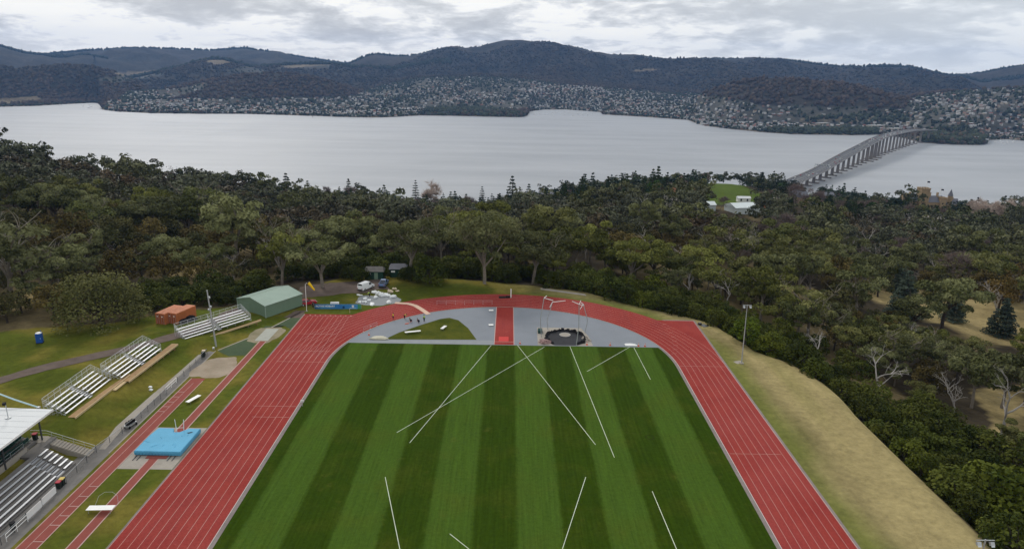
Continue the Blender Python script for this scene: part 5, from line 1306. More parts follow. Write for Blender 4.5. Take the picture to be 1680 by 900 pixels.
def plant():
    # trees one would point at
    TREES.append(('bigdome', -90.5, 148.5, gz(-90.5, 148.5), 1.0, 'olive', 'huge domed olive tree beside the orange containers, leafy to the ground'))
    TREES.append(('biggum', -5.8, 187.6, 0, 1.0, 'grey-green', 'tall gum with thick pale trunk rising from grass at top of the bend'))
    TREES.append(('gum', -49.5, 181.5, 0, 1.25, 'grey-green', 'gum with a pale bare trunk beside the dirt yard, behind the windsock'))
    TREES.append(('gum', -62, 186, gz(-62, 186), 1.15, 'yellow-green', 'yellow-green gum standing over the green shed'))
    TREES.append(('biggum', -27.5, 193, gz(-27.5, 193), .95, 'grey-green', 'wide grey-green gum drooping over the dark green huts'))
    TREES.append(('biggum', 8, 194, gz(8, 194), .95, 'grey-green', 'wide grey-green gum next to the pale-trunked gum on the bend'))
    TREES.append(('wattle', -21, 187.5, gz(-21, 187.5), 1.5, 'dark green', 'broad dark shrub between the huts and the top of the bend'))
    for x, y, s in ((-40.2, 188.6, .75), (-28.2, 191.2, .8), (-34.2, 191.6, .5), (-43.5, 190, .9), (-25.5, 189.5, 1.0)): TREES.append(('wattle', x, y, gz(x, y), s, 'dark green', None))
    for u, v, k, s, t, l in ((1640, 722, 'dead', 1.6, 'olive', 'large bleached dead tree deep in the bush below the dry verge'), (1335, 596, 'dead', 1.15, 'olive', 'grey dead tree at the elbow of the dry verge'), (1440, 650, 'dead', 1.5, 'olive', 'pale dead tree with wide limbs above the shrubs by the verge'),
        (1620, 868, 'wattle', 2.0, 'yellow-green', 'largest rounded shrub, yellow-green, at the foot of the dry verge'), (1668, 892, 'wattle', 1.8, 'yellow-green', 'yellow-green shrub right of the largest one at the foot of the verge'), (1560, 425, 'bigdark', 1.0, 'olive', 'broad dark dome of a tree in front of the stone mansion'),
        (1480, 520, 'cedar', 1.25, 'olive', 'blue-green cedar at the near edge of the dry clearing'), (1562, 528, 'cedar', .9, 'olive', 'small blue-green cedar in the middle of the dry clearing'), (1640, 552, 'cedar', 1.05, 'olive', 'blue-green cedar at the picture edge of the dry clearing'), (1475, 480, 'cedar', .95, 'olive', 'blue-green cedar at the back of the dry clearing'),
        (1215, 425, 'dead', 1.5, 'olive', 'tall pale dead tree leaning out of the bush below the glasshouse'), (1115, 440, 'dead', 1.3, 'olive', 'spreading dead tree with antler-like limbs behind the chute'), (215, 455, 'dead', 1.1, 'olive', 'grey dead tree behind the huge domed tree'), (415, 405, 'dead', 1.3, 'olive', 'tall dead tree in the bush far behind the green shed'), (960, 425, 'dead', 1.1, 'olive', 'dead tree with pinkish limbs behind the throwing cage'),
        (870, 395, 'dead', 1.2, 'olive', 'forked dead tree standing among the gums above the bend'), (1160, 410, 'dead', .9, 'olive', 'slim dead tree below the orange garden roof'), (20, 470, 'dead', 1.2, 'olive', 'dead tree with sprawling limbs at the edge of the bush by the toilet')):
        on(k, u, v, s, t, l)
    for u, v, t in ((1005, 482, 'bright green'), (1038, 488, 'bright green'), (1068, 492, 'yellow-green'), (985, 474, 'yellow-green'), (1108, 500, 'olive'), (1140, 508, 'yellow-green'), (1215, 552, 'yellow-green'), (1250, 566, 'bright green'), (1180, 530, 'yellow-green'), (1230, 575, 'bright green'), (1270, 585, 'yellow-green')):
        x, y = at(u, v-3, 0); TREES.append(('wattle', x, y+3.5, gz(x, y+3.5)+.3, 1.15, t, None))
    # gardens above the river
    place('barepink', 714, 590, 1.95, 'olive', 'big pinkish leafless tree standing alone against the river', -4)
    for u, Y, s, l in ((688, 585, 1.25, 'tiered pine close by the big pinkish leafless tree'), (796, 600, 1.2, 'tiered pine standing alone against the river above the bend'), (733, 575, .95, 'small tiered pine in front of the big pinkish leafless tree'), (812, 590, .95, 'smaller tiered pine next to the lone one against the river')): place('norfolk', u, Y, s, 'olive', l)
    place('palm', 662, 545, 1.2, 'olive', 'feathery palm among the dark conifers against the river')
    for u, Y, s in ((630, 560, .9), (637, 548, 1.0), (645, 565, .8), (673, 560, .75), (700, 540, .8), (705, 560, .95), (745, 560, .85), (752, 548, 1.0), (770, 575, .9), (780, 560, .7), (825, 560, .9), (845, 545, 1.25), (858, 560, .9), (872, 530, .9), (930, 560, .8), (958, 520, 1.0), (975, 580, 1.15), (1000, 540, .9), (1022, 560, .85), (1080, 520, 1.2), (1072, 500, 1.0), (1058, 560, 1.0), (1095, 510, .9), (1110, 600, .85), (1122, 600, .9), (1138, 590, .7), (930, 460, 1.0), (955, 455, .9), (1000, 470, 1.0), (1030, 480, .95), (900, 480, .8)):
        place('conifer', u, Y, s*1.28, rnd.choice(('olive', 'olive', 'dark green', 'bright green')))
    for u, Y, s in ((600, 590, .8), (545, 560, .75), (690, 545, .8), (720, 545, .8), (765, 550, .85), (790, 548, .8), (820, 530, .8), (890, 600, .9), (915, 620, .9), (940, 640, .8), (965, 620, .9), (985, 640, .8), (1012, 640, 1.0), (1035, 640, .9), (1060, 650, .95), (1085, 640, 1.0), (1105, 630, .9), (1130, 640, .8), (1132, 620, .9), (1045, 540, .8), (1350, 585, .8), (1403, 640, 1.1), (1255, 470, .7), (1548, 540, .8), (1600, 600, 1.0), (1585, 590, .9), (1475, 620, .9), (1562, 590, 1.0), (1486, 590, 1.0), (1575, 615, 1.1), (1600, 630, 1.2), (1455, 640, .8), (1278, 690, .9), (1300, 640, .9), (1180, 720, .8)):
        place('darkround', u, Y, s*1.12, rnd.choice(('olive', 'dark green', 'dark green')))
    for u, Y, s in ((618, 580, 1.1), (640, 575, 1.25), (655, 572, 1.2), (672, 570, 1.1), (697, 565, 1.3), (718, 560, 1.1), (742, 568, 1.3), (760, 565, 1.2), (775, 575, 1.1), (828, 570, 1.15), (842, 575, 1.2), (862, 570, 1.2), (880, 575, 1.1), (960, 560, 1.3), (985, 560, 1.3), (1015, 580, 1.3), (1045, 600, 1.3), (1075, 590, 1.3), (1095, 600, 1.3), (1470, 600, 1.2), (1585, 610, 1.35)): place('darkround', u, Y, s, rnd.choice(('olive', 'dark green')))
    for u, Y, s in ((1392, 470, 1.2), (1405, 455, 1.25), (1425, 440, .9), (1362, 520, .9), (1335, 560, .8), (1345, 555, .8), (846, 620, 1.1), (1060, 590, 1.2), (1000, 600, 1.0), (1478, 560, 1.3), (1492, 590, 1.2)): place('cypress', u, Y, s)
    for u, Y, s, k in ((905, 560, .8, 'barepink'), (922, 600, .8, 'barepink'), (938, 610, .85, 'barepink'), (955, 640, .8, 'barepink'), (975, 670, .8, 'barepink'), (992, 690, .8, 'barepink'), (1008, 690, .85, 'barepink'), (1022, 680, .8, 'bare'), (1040, 600, .8, 'bare'), (1055, 610, .8, 'bare'), (945, 580, .7, 'bare'), (830, 640, .8, 'bare'), (1186, 420, .85, 'bare'), (1135, 470, .7, 'barepink'), (1120, 490, .7, 'barepink'), (1150, 600, .7, 'bare'), (1290, 650, .7, 'bare'), (1330, 690, .75, 'bare'), (1345, 700, .75, 'bare'),
                       (1320, 520, .7, 'bare'), (1440, 520, .8, 'bare'), (1455, 500, .8, 'bare'), (1415, 500, .8, 'bare'), (1610, 500, 1.2, 'barepink'), (1635, 480, 1.3, 'barepink'), (1660, 500, 1.2, 'barepink'), (1690, 490, 1.2, 'barepink'), (1620, 530, 1.1, 'barepink'), (470, 540, .8, 'bare'), (610, 560, .7, 'bare'), (1380, 560, .7, 'bare'), (1470, 480, .8, 'bare'), (1050, 660, .7, 'bare')):
        place(k, u, Y, s)
    for u, Y, s in ((78, 448, 1.15), (40, 440, 1.1), (190, 455, 1.0), (160, 462, 1.0), (250, 475, 1.1), (420, 515, 1.1), (385, 508, 1.0), (440, 525, 1.0), (300, 488, .9), (1180, 735, .8), (1190, 740, .9), (1200, 730, .9), (1212, 738, .9), (1220, 742, .8), (1228, 730, 1.0), (1240, 738, .9), (1165, 745, 1.0), (1145, 745, 1.0), (1272, 735, 1.05), (1497, 625, 1.5), (1530, 655, 1.1), (1500, 660, 1.1), (-30, 425, 1.3), (-60, 430, 1.1), (1660, 640, 1.1), (597, 585, 1.1), (0, 428, 1.4)):
        place('gum', u, Y, s*1.35, 'dark green')
    for u in range(860, 950, 9): place('darkround', u, 700+(u-860)*.6, .62, 'dark green')     # dark hedge of trees on the shore
    # the bush, filled in with even spacing
    r = random.Random(77); occupied = {}
    def free(x, y, d):
        i, j = int(x//12), int(y//12)
        for a in range(i-1, i+2):
            for b in range(j-1, j+2):
                for q in occupied.get((a, b), ()):
                    if (q[0]-x)**2+(q[1]-y)**2 < (d*.5+q[2]*.5)**2: return False
        return True
    def occ(x, y, d): occupied.setdefault((int(x//12), int(y//12)), []).append((x, y, d))
    RAD = {'bigdome': 19, 'biggum': 11, 'bigdark': 20, 'wattle': 4.5, 'norfolk': 6, 'cedar': 8, 'barepink': 8, 'bare': 8, 'dead': 10}
    for q in TREES: occ(q[1], q[2], RAD.get(q[0], 7)*min(q[4], 1.3))
    lawn = [[hit(*p)[:2] for p in q] for q in (LAWN_UV, LAWN2_UV)]
    def blocked(x, y, u, v, rad, hgt=8):
        for a, b, c in KEEP+BUILT:
            if (a-x)**2+(b-y)**2 < (c+rad*.5)**2: return True
        xx, yy = np.array([x]), np.array([y])
        if any(poly_in(xx, yy, q)[0] for q in lawn): return True
        # keep trees from standing right in front of the lawn and the low garden roofs
        for (u0, v0, u1, v1) in ((1150, 336, 1262, 346), (1150, 352, 1245, 370), (1302, 330, 1330, 352)):
            if u0 < u < u1 and v0 < v < v1+9: return True
        ut, vt = proj(x, y, gz(x, y)+8)
        if poly_in(np.array([float(ut)]), np.array([float(vt)]), LAWN_UV)[0] and r.random() < .92: return True
        if poly_in(np.array([float(ut)]), np.array([float(vt)]), LAWN2_UV)[0] and r.random() < .8: return True
        for fr in (.6, 1.0):
            ut, vt = proj(x, y, gz(x, y)+hgt*fr); ut, vt = float(ut), float(vt)
            for (u0, v0, u1, v1) in ((1298, 328, 1334, 352), (1502, 310, 1575, 342), (1150, 350, 1246, 368)):
                if u0 < ut < u1 and v0 < vt < v1 and r.random() < .9: return True
        for fr in (.35, .7, 1.0):
            ut, vt = proj(x, y, gz(x, y)+hgt*fr)
            for q in DRY_UV[:1]+DRY_UV[5:6]:
                if poly_in(np.array([float(ut)]), np.array([float(vt)]), q)[0] and (r.random() < .80): return True
        for q in DRY_UV:
            if poly_in(np.array([u]), np.array([v]), q)[0] and r.random() < .86: return True
        return False
    def try_(kind, x, y, rad, s, tint):
        u, v = proj(x, y, gz(x, y)); u, v = float(u), float(v)
        if u < -330 or u > 2010 or v > 1080: return False
        if not free(x, y, rad) or blocked(x, y, u, v, rad, {'gum': 12, 'oak': 8, 'wattle': 5, 'dead': 10, 'bare': 12}.get(kind, 14)*s): return False
        occ(x, y, rad); TREES.append((kind, x, y, gz(x, y), s, tint, None)); return True
    # shrubs crowding the plateau edge
    for _ in range(16000):
        az = r.uniform(-.62, 1.05); Y0 = float(edgeY(az)); far = r.uniform(0, 1)**1.4*(34 if az > .1 else 17); Y = Y0+(3.0 if az > .05 else 5.0)+far
        if -.36 < az < -.165 and Y < 193: continue
        X = az*Y
        if az > .5: X = X+2.2
        s = r.uniform(.8, 1.35); t = r.choice(('olive', 'dark green', 'dark green', 'olive', 'yellow-green')) if az > -.1 else r.choice(('dark green', 'dark green', 'olive'))
        try_('wattle', X, Y, 4.1*s, s, t)
    for _ in range(60000):
        az = r.uniform(-.98, 1.02); Y = 62+r.random()**.75*760; X = az*Y; Y0 = float(edgeY(az))
        Ys = float(np.interp(az, _saz, _sY))
        if Y < Y0+7 or Y > Ys+45: continue
        n = float(fbm(X/55, Y/55, 3, 91)); n2 = float(fbm(X/30, Y/30, 2, 131))
        garden = Y > 470 and -.33 < az < .75
        q = r.random()
        if garden:
            k = 'conifer' if q < .28 else 'darkround' if q < .60 else 'bare' if q < .72 else 'gum'
            s = r.choice((r.uniform(.6, .85), r.uniform(.8, 1.25))); rad = 9.0*s
        else:
            k = 'gum' if n < .53 else 'oak'
            if q < .10: k = 'oak' if k == 'gum' else 'gum'
            if q > (.925 if az > .2 else .945): k = 'dead'
            elif az > .28 and Y > 190 and q > .89: k = 'bare'
            s = r.choice((r.uniform(.6, .9), r.uniform(.9, 1.25), r.uniform(1.2, 1.75))); rad = (7.0 if k == 'gum' else 5.8)*s
            if k == 'dead': s *= 1.25
            if az > .3 and Y < 230: s *= .85; rad *= .85
        t = 'olive'
        if k == 'gum': t = 'grey-green' if n2 < .40 else 'yellow-green' if n2 > .60 else r.choice(('olive', 'olive', 'grey-green', 'dark green'))
        if k == 'oak': t = 'rusty' if n2 > .71 else r.choice(('olive', 'brownish', 'dark green', 'brownish'))
        if k in ('conifer', 'darkround'): t = r.choice(('olive', 'dark green', 'bright green'))
        try_(k, X, Y, rad, s, t)
    return r
def landmarks():
    H = lambda u, v: hit(u, v)[:2]
    return [('the green shed', -58, 163), ('the orange containers', -75, 153), ('the blue toilet', -95.6, 137), ('the dirt yard', -44, 184), ('the dark green huts', -33, 194), ('the pale-trunked gum', -5.8, 188), ('the top of the bend', 6, 184),
            ('the throwing cage bend', 22, 182), ('the plain red chute', 44, 164), ('the verge floodlight', 53, 141), ('the elbow of the dry verge', 62, 122), ('the wide dry verge', 63, 104), ('the foot of the dry verge', 63, 80),
            ('the dry clearing', *H(1520, 520)), ('the white glasshouse', *H(1200, 365)), ('the green lawn', *H(1200, 325)), ('the stone cottages', 236, 575), ('the stone mansion', 385, 640), ('the big dark dome tree', *H(1560, 425)),
            ('the pinkish leafless tree', -66, 590), ('the lone tiered pine', -23, 600), ('the hedge on the shore', 45, 710), ('the orange garden roof', *H(1130, 345)), ('the rusty scrub', *H(430, 345)), ('the wooded skyline', -270, 440), ('the middle of the west bush', *H(250, 370)), ('the picture-edge bush', *H(60, 400)), ('the dark east bush', *H(1640, 430)), ('the gums above the bend', *H(880, 400)), ('the bush below the gardens', *H(1060, 400))]
CAP = {'gum': 292, 'oak': 260, 'wattle': 290, 'conifer': 140, 'darkround': 140, 'bare': 90, 'dead': 90}
def build_trees():
    lib = tree_library(); plant(); LMK = landmarks(); r = random.Random(5)
    byname = {}; far = []
    ind = []
    for q in TREES:
        u, v = proj(q[1], q[2], q[3]+4); q = q+(float(u), float(v)); ind.append(q)
    cnt = {}
    ind.sort(key=lambda q: (q[6] is None, q[2] if -60 < q[7] < 1740 else q[2]+2000))
    keep = []
    for q in ind:
        base = {'biggum': 'gum', 'barepink': 'bare'}.get(q[0], q[0]); n = cnt.get(base, 0)
        if n < CAP.get(base, 300) and (q[6] or -60 < q[7] < 1740): cnt[base] = n+1; keep.append(q)
        else: far.append(q)
    labels = {}
    for q in keep:
        nm, cat, words, grp = KIND[q[0]]
        if q[6]: continue
        d, ln, lx, ly = min((math.hypot(q[1]-x, (q[2]-y)), n_, x, y) for n_, x, y in LMK)
        rel = 'beside' if d < 13 else ('behind' if q[2] >= ly else 'before') if d < 34 else ('well behind' if q[2] >= ly else 'well before')
        size = 'small ' if q[4] < .88 else 'tall ' if q[4] > 1.1 else ''
        tint = '' if q[0] in ('dead', 'bare', 'barepink', 'norfolk', 'cypress', 'cedar') else ('deep green' if q[0] in ('conifer', 'darkround') and q[5] == 'olive' else q[5])+' '
        labels.setdefault(f"{size}{tint}{words} {rel} {ln}", []).append(q)
    ordn = ['', 'first', 'second', 'third', 'fourth', 'fifth', 'sixth', 'seventh', 'eighth', 'ninth', 'tenth']
    num = ['', 'one', 'two', 'three', 'four', 'five', 'six', 'seven', 'eight', 'nine', 'ten']
    final = {}
    for l, qs in labels.items():
        if len(qs) == 1: final[id(qs[0])] = l
        elif len(qs) <= 10:
            for i, q in enumerate(sorted(qs, key=lambda q: q[7])): final[id(q)] = f"{l}, {ordn[i+1]} from left"
        else:
            for q in qs: final[id(q)] = l
    for q in keep:
        nm, cat, words, grp = KIND[q[0]]; cm, tm = r.choice(lib[q[0]])
        t = thing(nm, q[6] or final[id(q)], cat, (q[1], q[2], q[3]-.15), r.uniform(0, 6.28), grp, (q[4], q[4], q[4]*r.uniform(.9, 1.1)))
        tint = TINT[q[5]]; j = r.uniform(.66, 1.34)
        link('trunk' if cm else 'branches', tm, t)
        if cm:
            c = link('crown', cm, t); c.color = (tint[0]*j, tint[1]*j, tint[2]*j, 1)
    # everything farther away or off to the side stands as one wood
    cache = {}
    Vs, VV, CC = [], [], []
    for q in far:
        base = {'biggum': 'gum', 'barepink': 'bare'}.get(q[0], q[0])
        key = (base, r.randrange(5))
        if key not in cache:
            s = 900+key[1]*13+len(base)
            if base == 'gum': c = gum(s, 12, 5.2, dens=28, leaf=1.15, dead=.05)[0]
            elif base == 'conifer': c = cone_tree(s, 16, 4.3, 9, 34, 1.3, p=.85)[0]
            elif base in ('dead',): c = gum(s, 9, 3.5, dens=6, leaf=.5, dead=.3)[0]
            elif base == 'bare': c = dome(s, 11, 4.6, n=12, dens=26, leaf=.9, low=.3)[0]
            elif base == 'darkround': c = dome(s, 12.5, 5, n=14, dens=30, leaf=1.2, low=.15)[0]
            elif base == 'wattle': c = dome(s, 4.8, 3.4, n=12, dens=26, leaf=.8)[0]
            else: c = dome(s, 8, 4, n=13, dens=26, leaf=.95, low=.25)[0]
            cache[key] = c
        V, vv = cache[key]; a = r.uniform(0, 6.28); ca, sa = math.cos(a), math.sin(a)
        W = np.stack([V[:, 0]*ca-V[:, 1]*sa, V[:, 0]*sa+V[:, 1]*ca, V[:, 2]], 1)*q[4]+np.array([q[1], q[2], q[3]])
        t = np.array(TINT[q[5]][:3])*r.uniform(.66, 1.34)
        b = {'conifer': (.026, .040, .021), 'darkround': (.026, .040, .021), 'bare': (.15, .10, .09), 'oak': (.062, .058, .033), 'wattle': (.058, .068, .020), 'dead': (.3, .27, .25)}.get(base, (.080, .082, .037))
        Vs.append(W); VV.append(vv); CC.append(np.tile(t*np.array(b), (len(vv), 1)))
    if Vs:
        t = NT('woodland_leaves'); col = t.attr('tint').outputs['Color']; a = t.attr('var').outputs['Fac']
        vm = t.new('ShaderNodeVectorMath', operation='SCALE'); t.l(col, vm.inputs[0]); t.l(t.mapr(a, 0, 1, .6, 1.45), vm.inputs['Scale']); m = t.fin(vm.outputs[0], .65, 0, .12)
        V = np.concatenate(Vs); F = np.arange(len(V)).reshape(-1, 4)
        me = mesh_np('bush_woodland', V, F, m, attr={'var': ('FACE', 'FLOAT', np.concatenate(VV)), 'tint': ('FACE', 'FLOAT_COLOR', np.concatenate(CC))})
        tag(link('bush_woodland', me), 'dense olive woodland farther down the slope', 'woodland', kind='stuff')
    print('TREES individual', len(keep), 'mass', len(far), cnt)
BUILT = []

# ------------------------------------------------------------------ river, far shore, bridge, gardens
def water():
    t = NT('river_water'); p = t.pos()
    mp = t.new('ShaderNodeMapping'); t.l(p, mp.inputs[0]); mp.inputs['Scale'].default_value = (1, .55, 1)
    n1 = t.noise(.055, 6, .62, mp.outputs[0], .3); n2 = t.noise(.0035, 4, .55, mp.outputs[0], .5)
    h = t.math('ADD', n1.outputs[0], t.math('MULTIPLY', n2.outputs[0], .02))
    t.bump(h, .25, 2.0)
    rg = t.mapr(n2.outputs[0], .35, .65, .36, .46); t.l(rg, t.b.inputs['Roughness'])
    mw = t.new('ShaderNodeMapping'); t.l(p, mw.inputs[0]); mw.inputs['Scale'].default_value = (.0016, .011, 1); nw = t.noise(1, 5, .6, mw.outputs[0], .4)
    t.b.inputs['IOR'].default_value = 1.34
    m = t.fin(t.mix(t.mapr(nw.outputs[0], .35, .65), (.268, .282, .300), (.340, .352, .368)), .22, 0, .5); t.l(rg, t.b.inputs['Roughness'])  # pale base stands in for sky reflection, wind streaks painted into the colour
    mb = MB(); xs = [-9000, -3000, -1200, 0, 1200, 3000, 9000]; ys = [560, 1200, 2000, 3200, 5000, 9500]
    vs = [(x, y, SEA) for y in ys for x in xs]; n = len(xs)
    mb.add(vs, [(j*n+i, j*n+i+1, (j+1)*n+i+1, (j+1)*n+i) for j in range(len(ys)-1) for i in range(n-1)])
    struct('river_water', mb, m)
ZONES = [[(168,181),(180,166),(260,163),(420,161),(560,160),(640,150),(690,165),(690,190),(600,193),(400,187)],
         [(560,170),(590,152),(640,138),(690,128),(780,126),(860,130),(930,140),(1010,146),(1090,152),(1160,158),(1150,206),(1060,193),(985,184),(870,180),(690,188)],
         [(1130,206),(1120,150),(1180,160),(1240,172),(1330,174),(1480,180),(1500,160),(1560,150),(1690,144),(1690,231),(1618,232),(1560,214),(1500,214),(1440,221),(1300,220)],
         [(190,168),(210,150),(290,146),(340,136),(330,150),(260,166)], [(455,112),(520,104),(545,104),(540,112)], [(370,118),(400,108),(440,116),(430,122)], [(150,130),(260,118),(270,124),(190,138)]]
NOHOUSE = [[(1310,192),(1490,186),(1490,200),(1310,203)], [(1505,232),(1520,212),(1580,208),(1618,226),(1606,239)], [(690,191),(700,178),(780,177),(862,186),(862,194)], [(1240,222),(1250,212),(1440,211),(1440,223)], [(1500,216),(1515,190),(1545,176),(1560,180),(1535,205)]]
PALE = [[(455,108),(540,102),(545,106),(470,112)], [(340,100),(372,96),(380,104),(352,108)], [(185,120),(262,115),(265,121),(200,125)], [(1310,193),(1480,186),(1510,186),(1440,198),(1310,200)], [(1500,222),(1510,232),(1560,236),(1540,226)], [(1040,116),(1080,113),(1082,116),(1045,119)], [(-30,163),(60,158),(70,166),(-10,172)]]
def far_land():
    na, nr = 820, 250
    azs = np.linspace(D2R(-47), D2R(47), na); tt = np.linspace(0, 1, nr)
    A = np.repeat(azs[None], nr, 0); rs = shoreR(azs)
    Rr = rs[None]-8+(tt[:, None]**1.55)*(9300-rs[None]); Z = Fz(A, Rr)
    X = CAMX+Rr*np.sin(A); Y = Rr*np.cos(A)
    V = np.stack([X, Y, Z], -1).reshape(-1, 3); i = np.arange(nr-1)[:, None]*na+np.arange(na-1)[None]
    F = np.stack([i, i+1, i+na+1, i+na], -1).reshape(-1, 4)
    u, v = proj(*V.T); x, y, z = V.T
    n = fbm(x/130, y/130, 4, 61); n2 = fbm(x/500, y/500, 3, 41)
    forest = np.array([.034, .034, .026]); brown = np.array([.070, .056, .043]); town = np.array([.095, .092, .078]); pale = np.array([.26, .21, .14])
    C = forest*(1-n2[:, None]*.7)+brown*n2[:, None]*.7; C = C*(.7+.6*n[:, None])
    ra = Rr.ravel(); sh = np.repeat(rs[None], nr, 0).ravel()
    for q in ZONES:
        m = poly_in(u, v, q) & (ra < 5200); C[m] = town*(.6+.8*n[m][:, None])
    for q in PALE:
        m = poly_in(u+(n-.5)*10, v+(n2-.5)*4, q); C[m] = C[m]*.35+pale*.65*(.7+.6*n[m][:, None])
    m = (ra < sh+14); C[m] = np.array([.16, .13, .095])*(.5+.9*n[m][:, None])
    t = NT('far_land_cover'); p = t.pos(); col = t.attr('cover').outputs['Color']
    a = t.noise(.045, 5, .7, p); b = t.noise(.008, 4, .6, p)
    f = t.math('ADD', t.math('MULTIPLY', a.outputs[0], .6), t.math('MULTIPLY', b.outputs[0], .4))
    vm = t.new('ShaderNodeVectorMath', operation='SCALE'); t.l(col, vm.inputs[0]); t.l(t.mapr(f, .32, .68, .45, 1.55), vm.inputs['Scale']); t.bump(a.outputs[0], 1.0, 14)
    m = t.fin(vm.outputs[0], .95, 0, .08)
    me = mesh_np('hills', V, F, m, attr={'cover': ('POINT', 'FLOAT_COLOR', C)}, smooth=True); tag(link('hills', me), kind='structure')
_ico = None
def blobs(name, P, S, C, label, cat):
    bm = bmesh.new(); bmesh.ops.create_icosphere(bm, subdivisions=1, radius=1); base = np.array([v.co[:] for v in bm.verts]); fc = np.array([[w.index for w in f.verts] for f in bm.faces]); bm.free()
    rs = np.random.RandomState(len(P)); n = len(P); nb = len(base)
    J = 1+.33*(rs.rand(n, nb, 1)-.5)*2
    V = P[:, None, :]+base[None]*J*S[:, None, :]
    F = fc[None]+np.arange(n)[:, None, None]*nb
    t = NT(name+'_leaves'); m = t.fin(t.attr('tint').outputs['Color'], .95, 0, .05)
    me = mesh_np(name, V.reshape(-1, 3), F.reshape(-1, 3), m, attr={'tint': ('FACE', 'FLOAT_COLOR', np.repeat(C[:, None], len(fc), 1).reshape(-1, 3)*(.8+.4*rs.rand(n*len(fc), 1)))})
    tag(link(name, me), label, cat, kind='stuff')
def far_cover():
    rs = np.random.RandomState(3)
    def sample(n, rmax, rmin=0, lo=-44, hi=44):
        az = D2R(1)*rs.uniform(lo, hi, n); r0 = shoreR(az)+6; r = r0+(np.maximum(rmax-r0, 0))*rs.rand(n)**1.0
        z = Fz(az, r); x = CAMX+r*np.sin(az); y = r*np.cos(az); u, v = proj(x, y, z); return az, r, x, y, z, u, v
    # bush on the nearer hills
    az, r, x, y, z, u, v = sample(60000, 5600)
    town = np.zeros(len(x), bool)
    for q in ZONES: town |= poly_in(u, v, q)
    pale = np.zeros(len(x), bool)
    for q in PALE: pale |= poly_in(u, v, q)
    keep = ~town & ~pale & (rs.rand(len(x)) < .8) & (u > -120) & (u < 1800)
    P = np.stack([x, y, z+3], -1)[keep]; n = len(P); s = rs.uniform(4.5, 9.5, n)
    S = np.stack([s, s, s*rs.uniform(.8, 1.25, n)], -1); k = fbm(P[:, 0]/90, P[:, 1]/90, 3, 7)[:, None]
    C = (np.array([.030, .031, .021])*(1-k)+np.array([.078, .060, .046])*k)*rs.uniform(.6, 1.4, (n, 1)); nr_ = ss((4500-np.hypot(P[:, 0], P[:, 1]))/500)[:, None]; C = C*(1-nr_*.55)+np.array([.088, .062, .047])*nr_*.55*rs.uniform(.5, 1.4, (n, 1))
    # ragged tree tops along the farther crests
    for q in RIDGES:
        if q['D'] < 5000: continue
        a = rs.uniform(q['az'][0], q['az'][-1], 1500); rr = q['D']+rs.uniform(-60, 30, 1500); zz = Fz(a, rr)
        s = rs.uniform(5, 12, 1500); P = np.concatenate([P, np.stack([CAMX+rr*np.sin(a), rr*np.cos(a), zz+4], -1)]); S = np.concatenate([S, np.stack([s*1.1, s*1.1, s*rs.uniform(.8, 1.9, 1500)], -1)]); C = np.concatenate([C, np.tile([.035, .04, .026], (1500, 1))])
    blobs('hill_bushland', P, S, C, 'dry bushland covering the hills beyond the suburbs', 'bushland')
    # trees of the suburbs and the dark belts along the shore
    az, r, x, y, z, u, v = sample(26000, 5000)
    town = np.zeros(len(x), bool)
    for q in ZONES: town |= poly_in(u, v, q)
    dens = fbm(x/160, y/160, 3, 23); keep = town & (rs.rand(len(x)) < np.clip((dens-.18)*2.8, .2, 1)*.98)
    belt = np.zeros(len(x), bool)
    P = np.stack([x, y, z+3], -1)[keep]; n = len(P); s = rs.uniform(3.2, 6.8, n)
    PP, SS = [P], [np.stack([s, s, s*rs.uniform(.8, 1.5, n)], -1)]
    for q, m, h in ((NOHOUSE[0], 120, 7), (NOHOUSE[1], 420, 7), (NOHOUSE[2], 520, 8), (NOHOUSE[3], 520, 6)):
        U = rs.uniform(min(p[0] for p in q), max(p[0] for p in q), m*14); a = np.arctan((U-840)/1150); r0 = shoreR(a); rr = r0+8+rs.rand(m*14)*420
        zz = Fz(a, rr); xx = CAMX+rr*np.sin(a); yy = rr*np.cos(a); uu, vv = proj(xx, yy, zz); k = poly_in(uu, vv, q); xx, yy, zz = xx[k][:m], yy[k][:m], zz[k][:m]
        s = rs.uniform(4.5, 8.5, len(xx))*h/7; PP.append(np.stack([xx, yy, zz+4], -1)); SS.append(np.stack([s, s, s*rs.uniform(.9, 1.5, len(xx))], -1))
    ua = rs.uniform(-300, 1700, 1500); a = np.arctan((ua-840)/1150); rr = shoreR(a)+rs.uniform(4, 22, 1500); k = rs.rand(1500) < .8
    s = rs.uniform(3, 5.5, 1500); PP.append(np.stack([CAMX+rr*np.sin(a), rr*np.cos(a), Fz(a, rr)+2.5], -1)[k]); SS.append(np.stack([s, s, s], -1)[k])
    P = np.concatenate(PP); S = np.concatenate(SS); n = len(P)
    blobs('suburb_trees', P, S, np.tile([.044, .052, .034], (n, 1))*rs.uniform(.55, 1.5, (n, 1)), 'garden and shore trees between the far houses', 'suburb trees')
    # houses
    az, r, x, y, z, u, v = sample(52000, 4900)
    ok = np.zeros(len(x), bool)
    for q in ZONES[:3]: ok |= poly_in(u, v, q)
    for q in ZONES[3:]: ok |= poly_in(u, v, q) & (rs.rand(len(x)) < .35)
    for q in NOHOUSE: ok &= ~poly_in(u, v, q)
    ok &= (u > -60) & (u < 1740) & (rs.rand(len(x)) < np.clip((fbm(x/240, y/240, 3, 29)-.25)*3, .25, 1)*np.clip(1.08-(r-shoreR(az))/1080, .05, .95))
    idx = np.where(ok)[0]; order = idx[np.argsort(r[idx])]; grid = {}; H = []
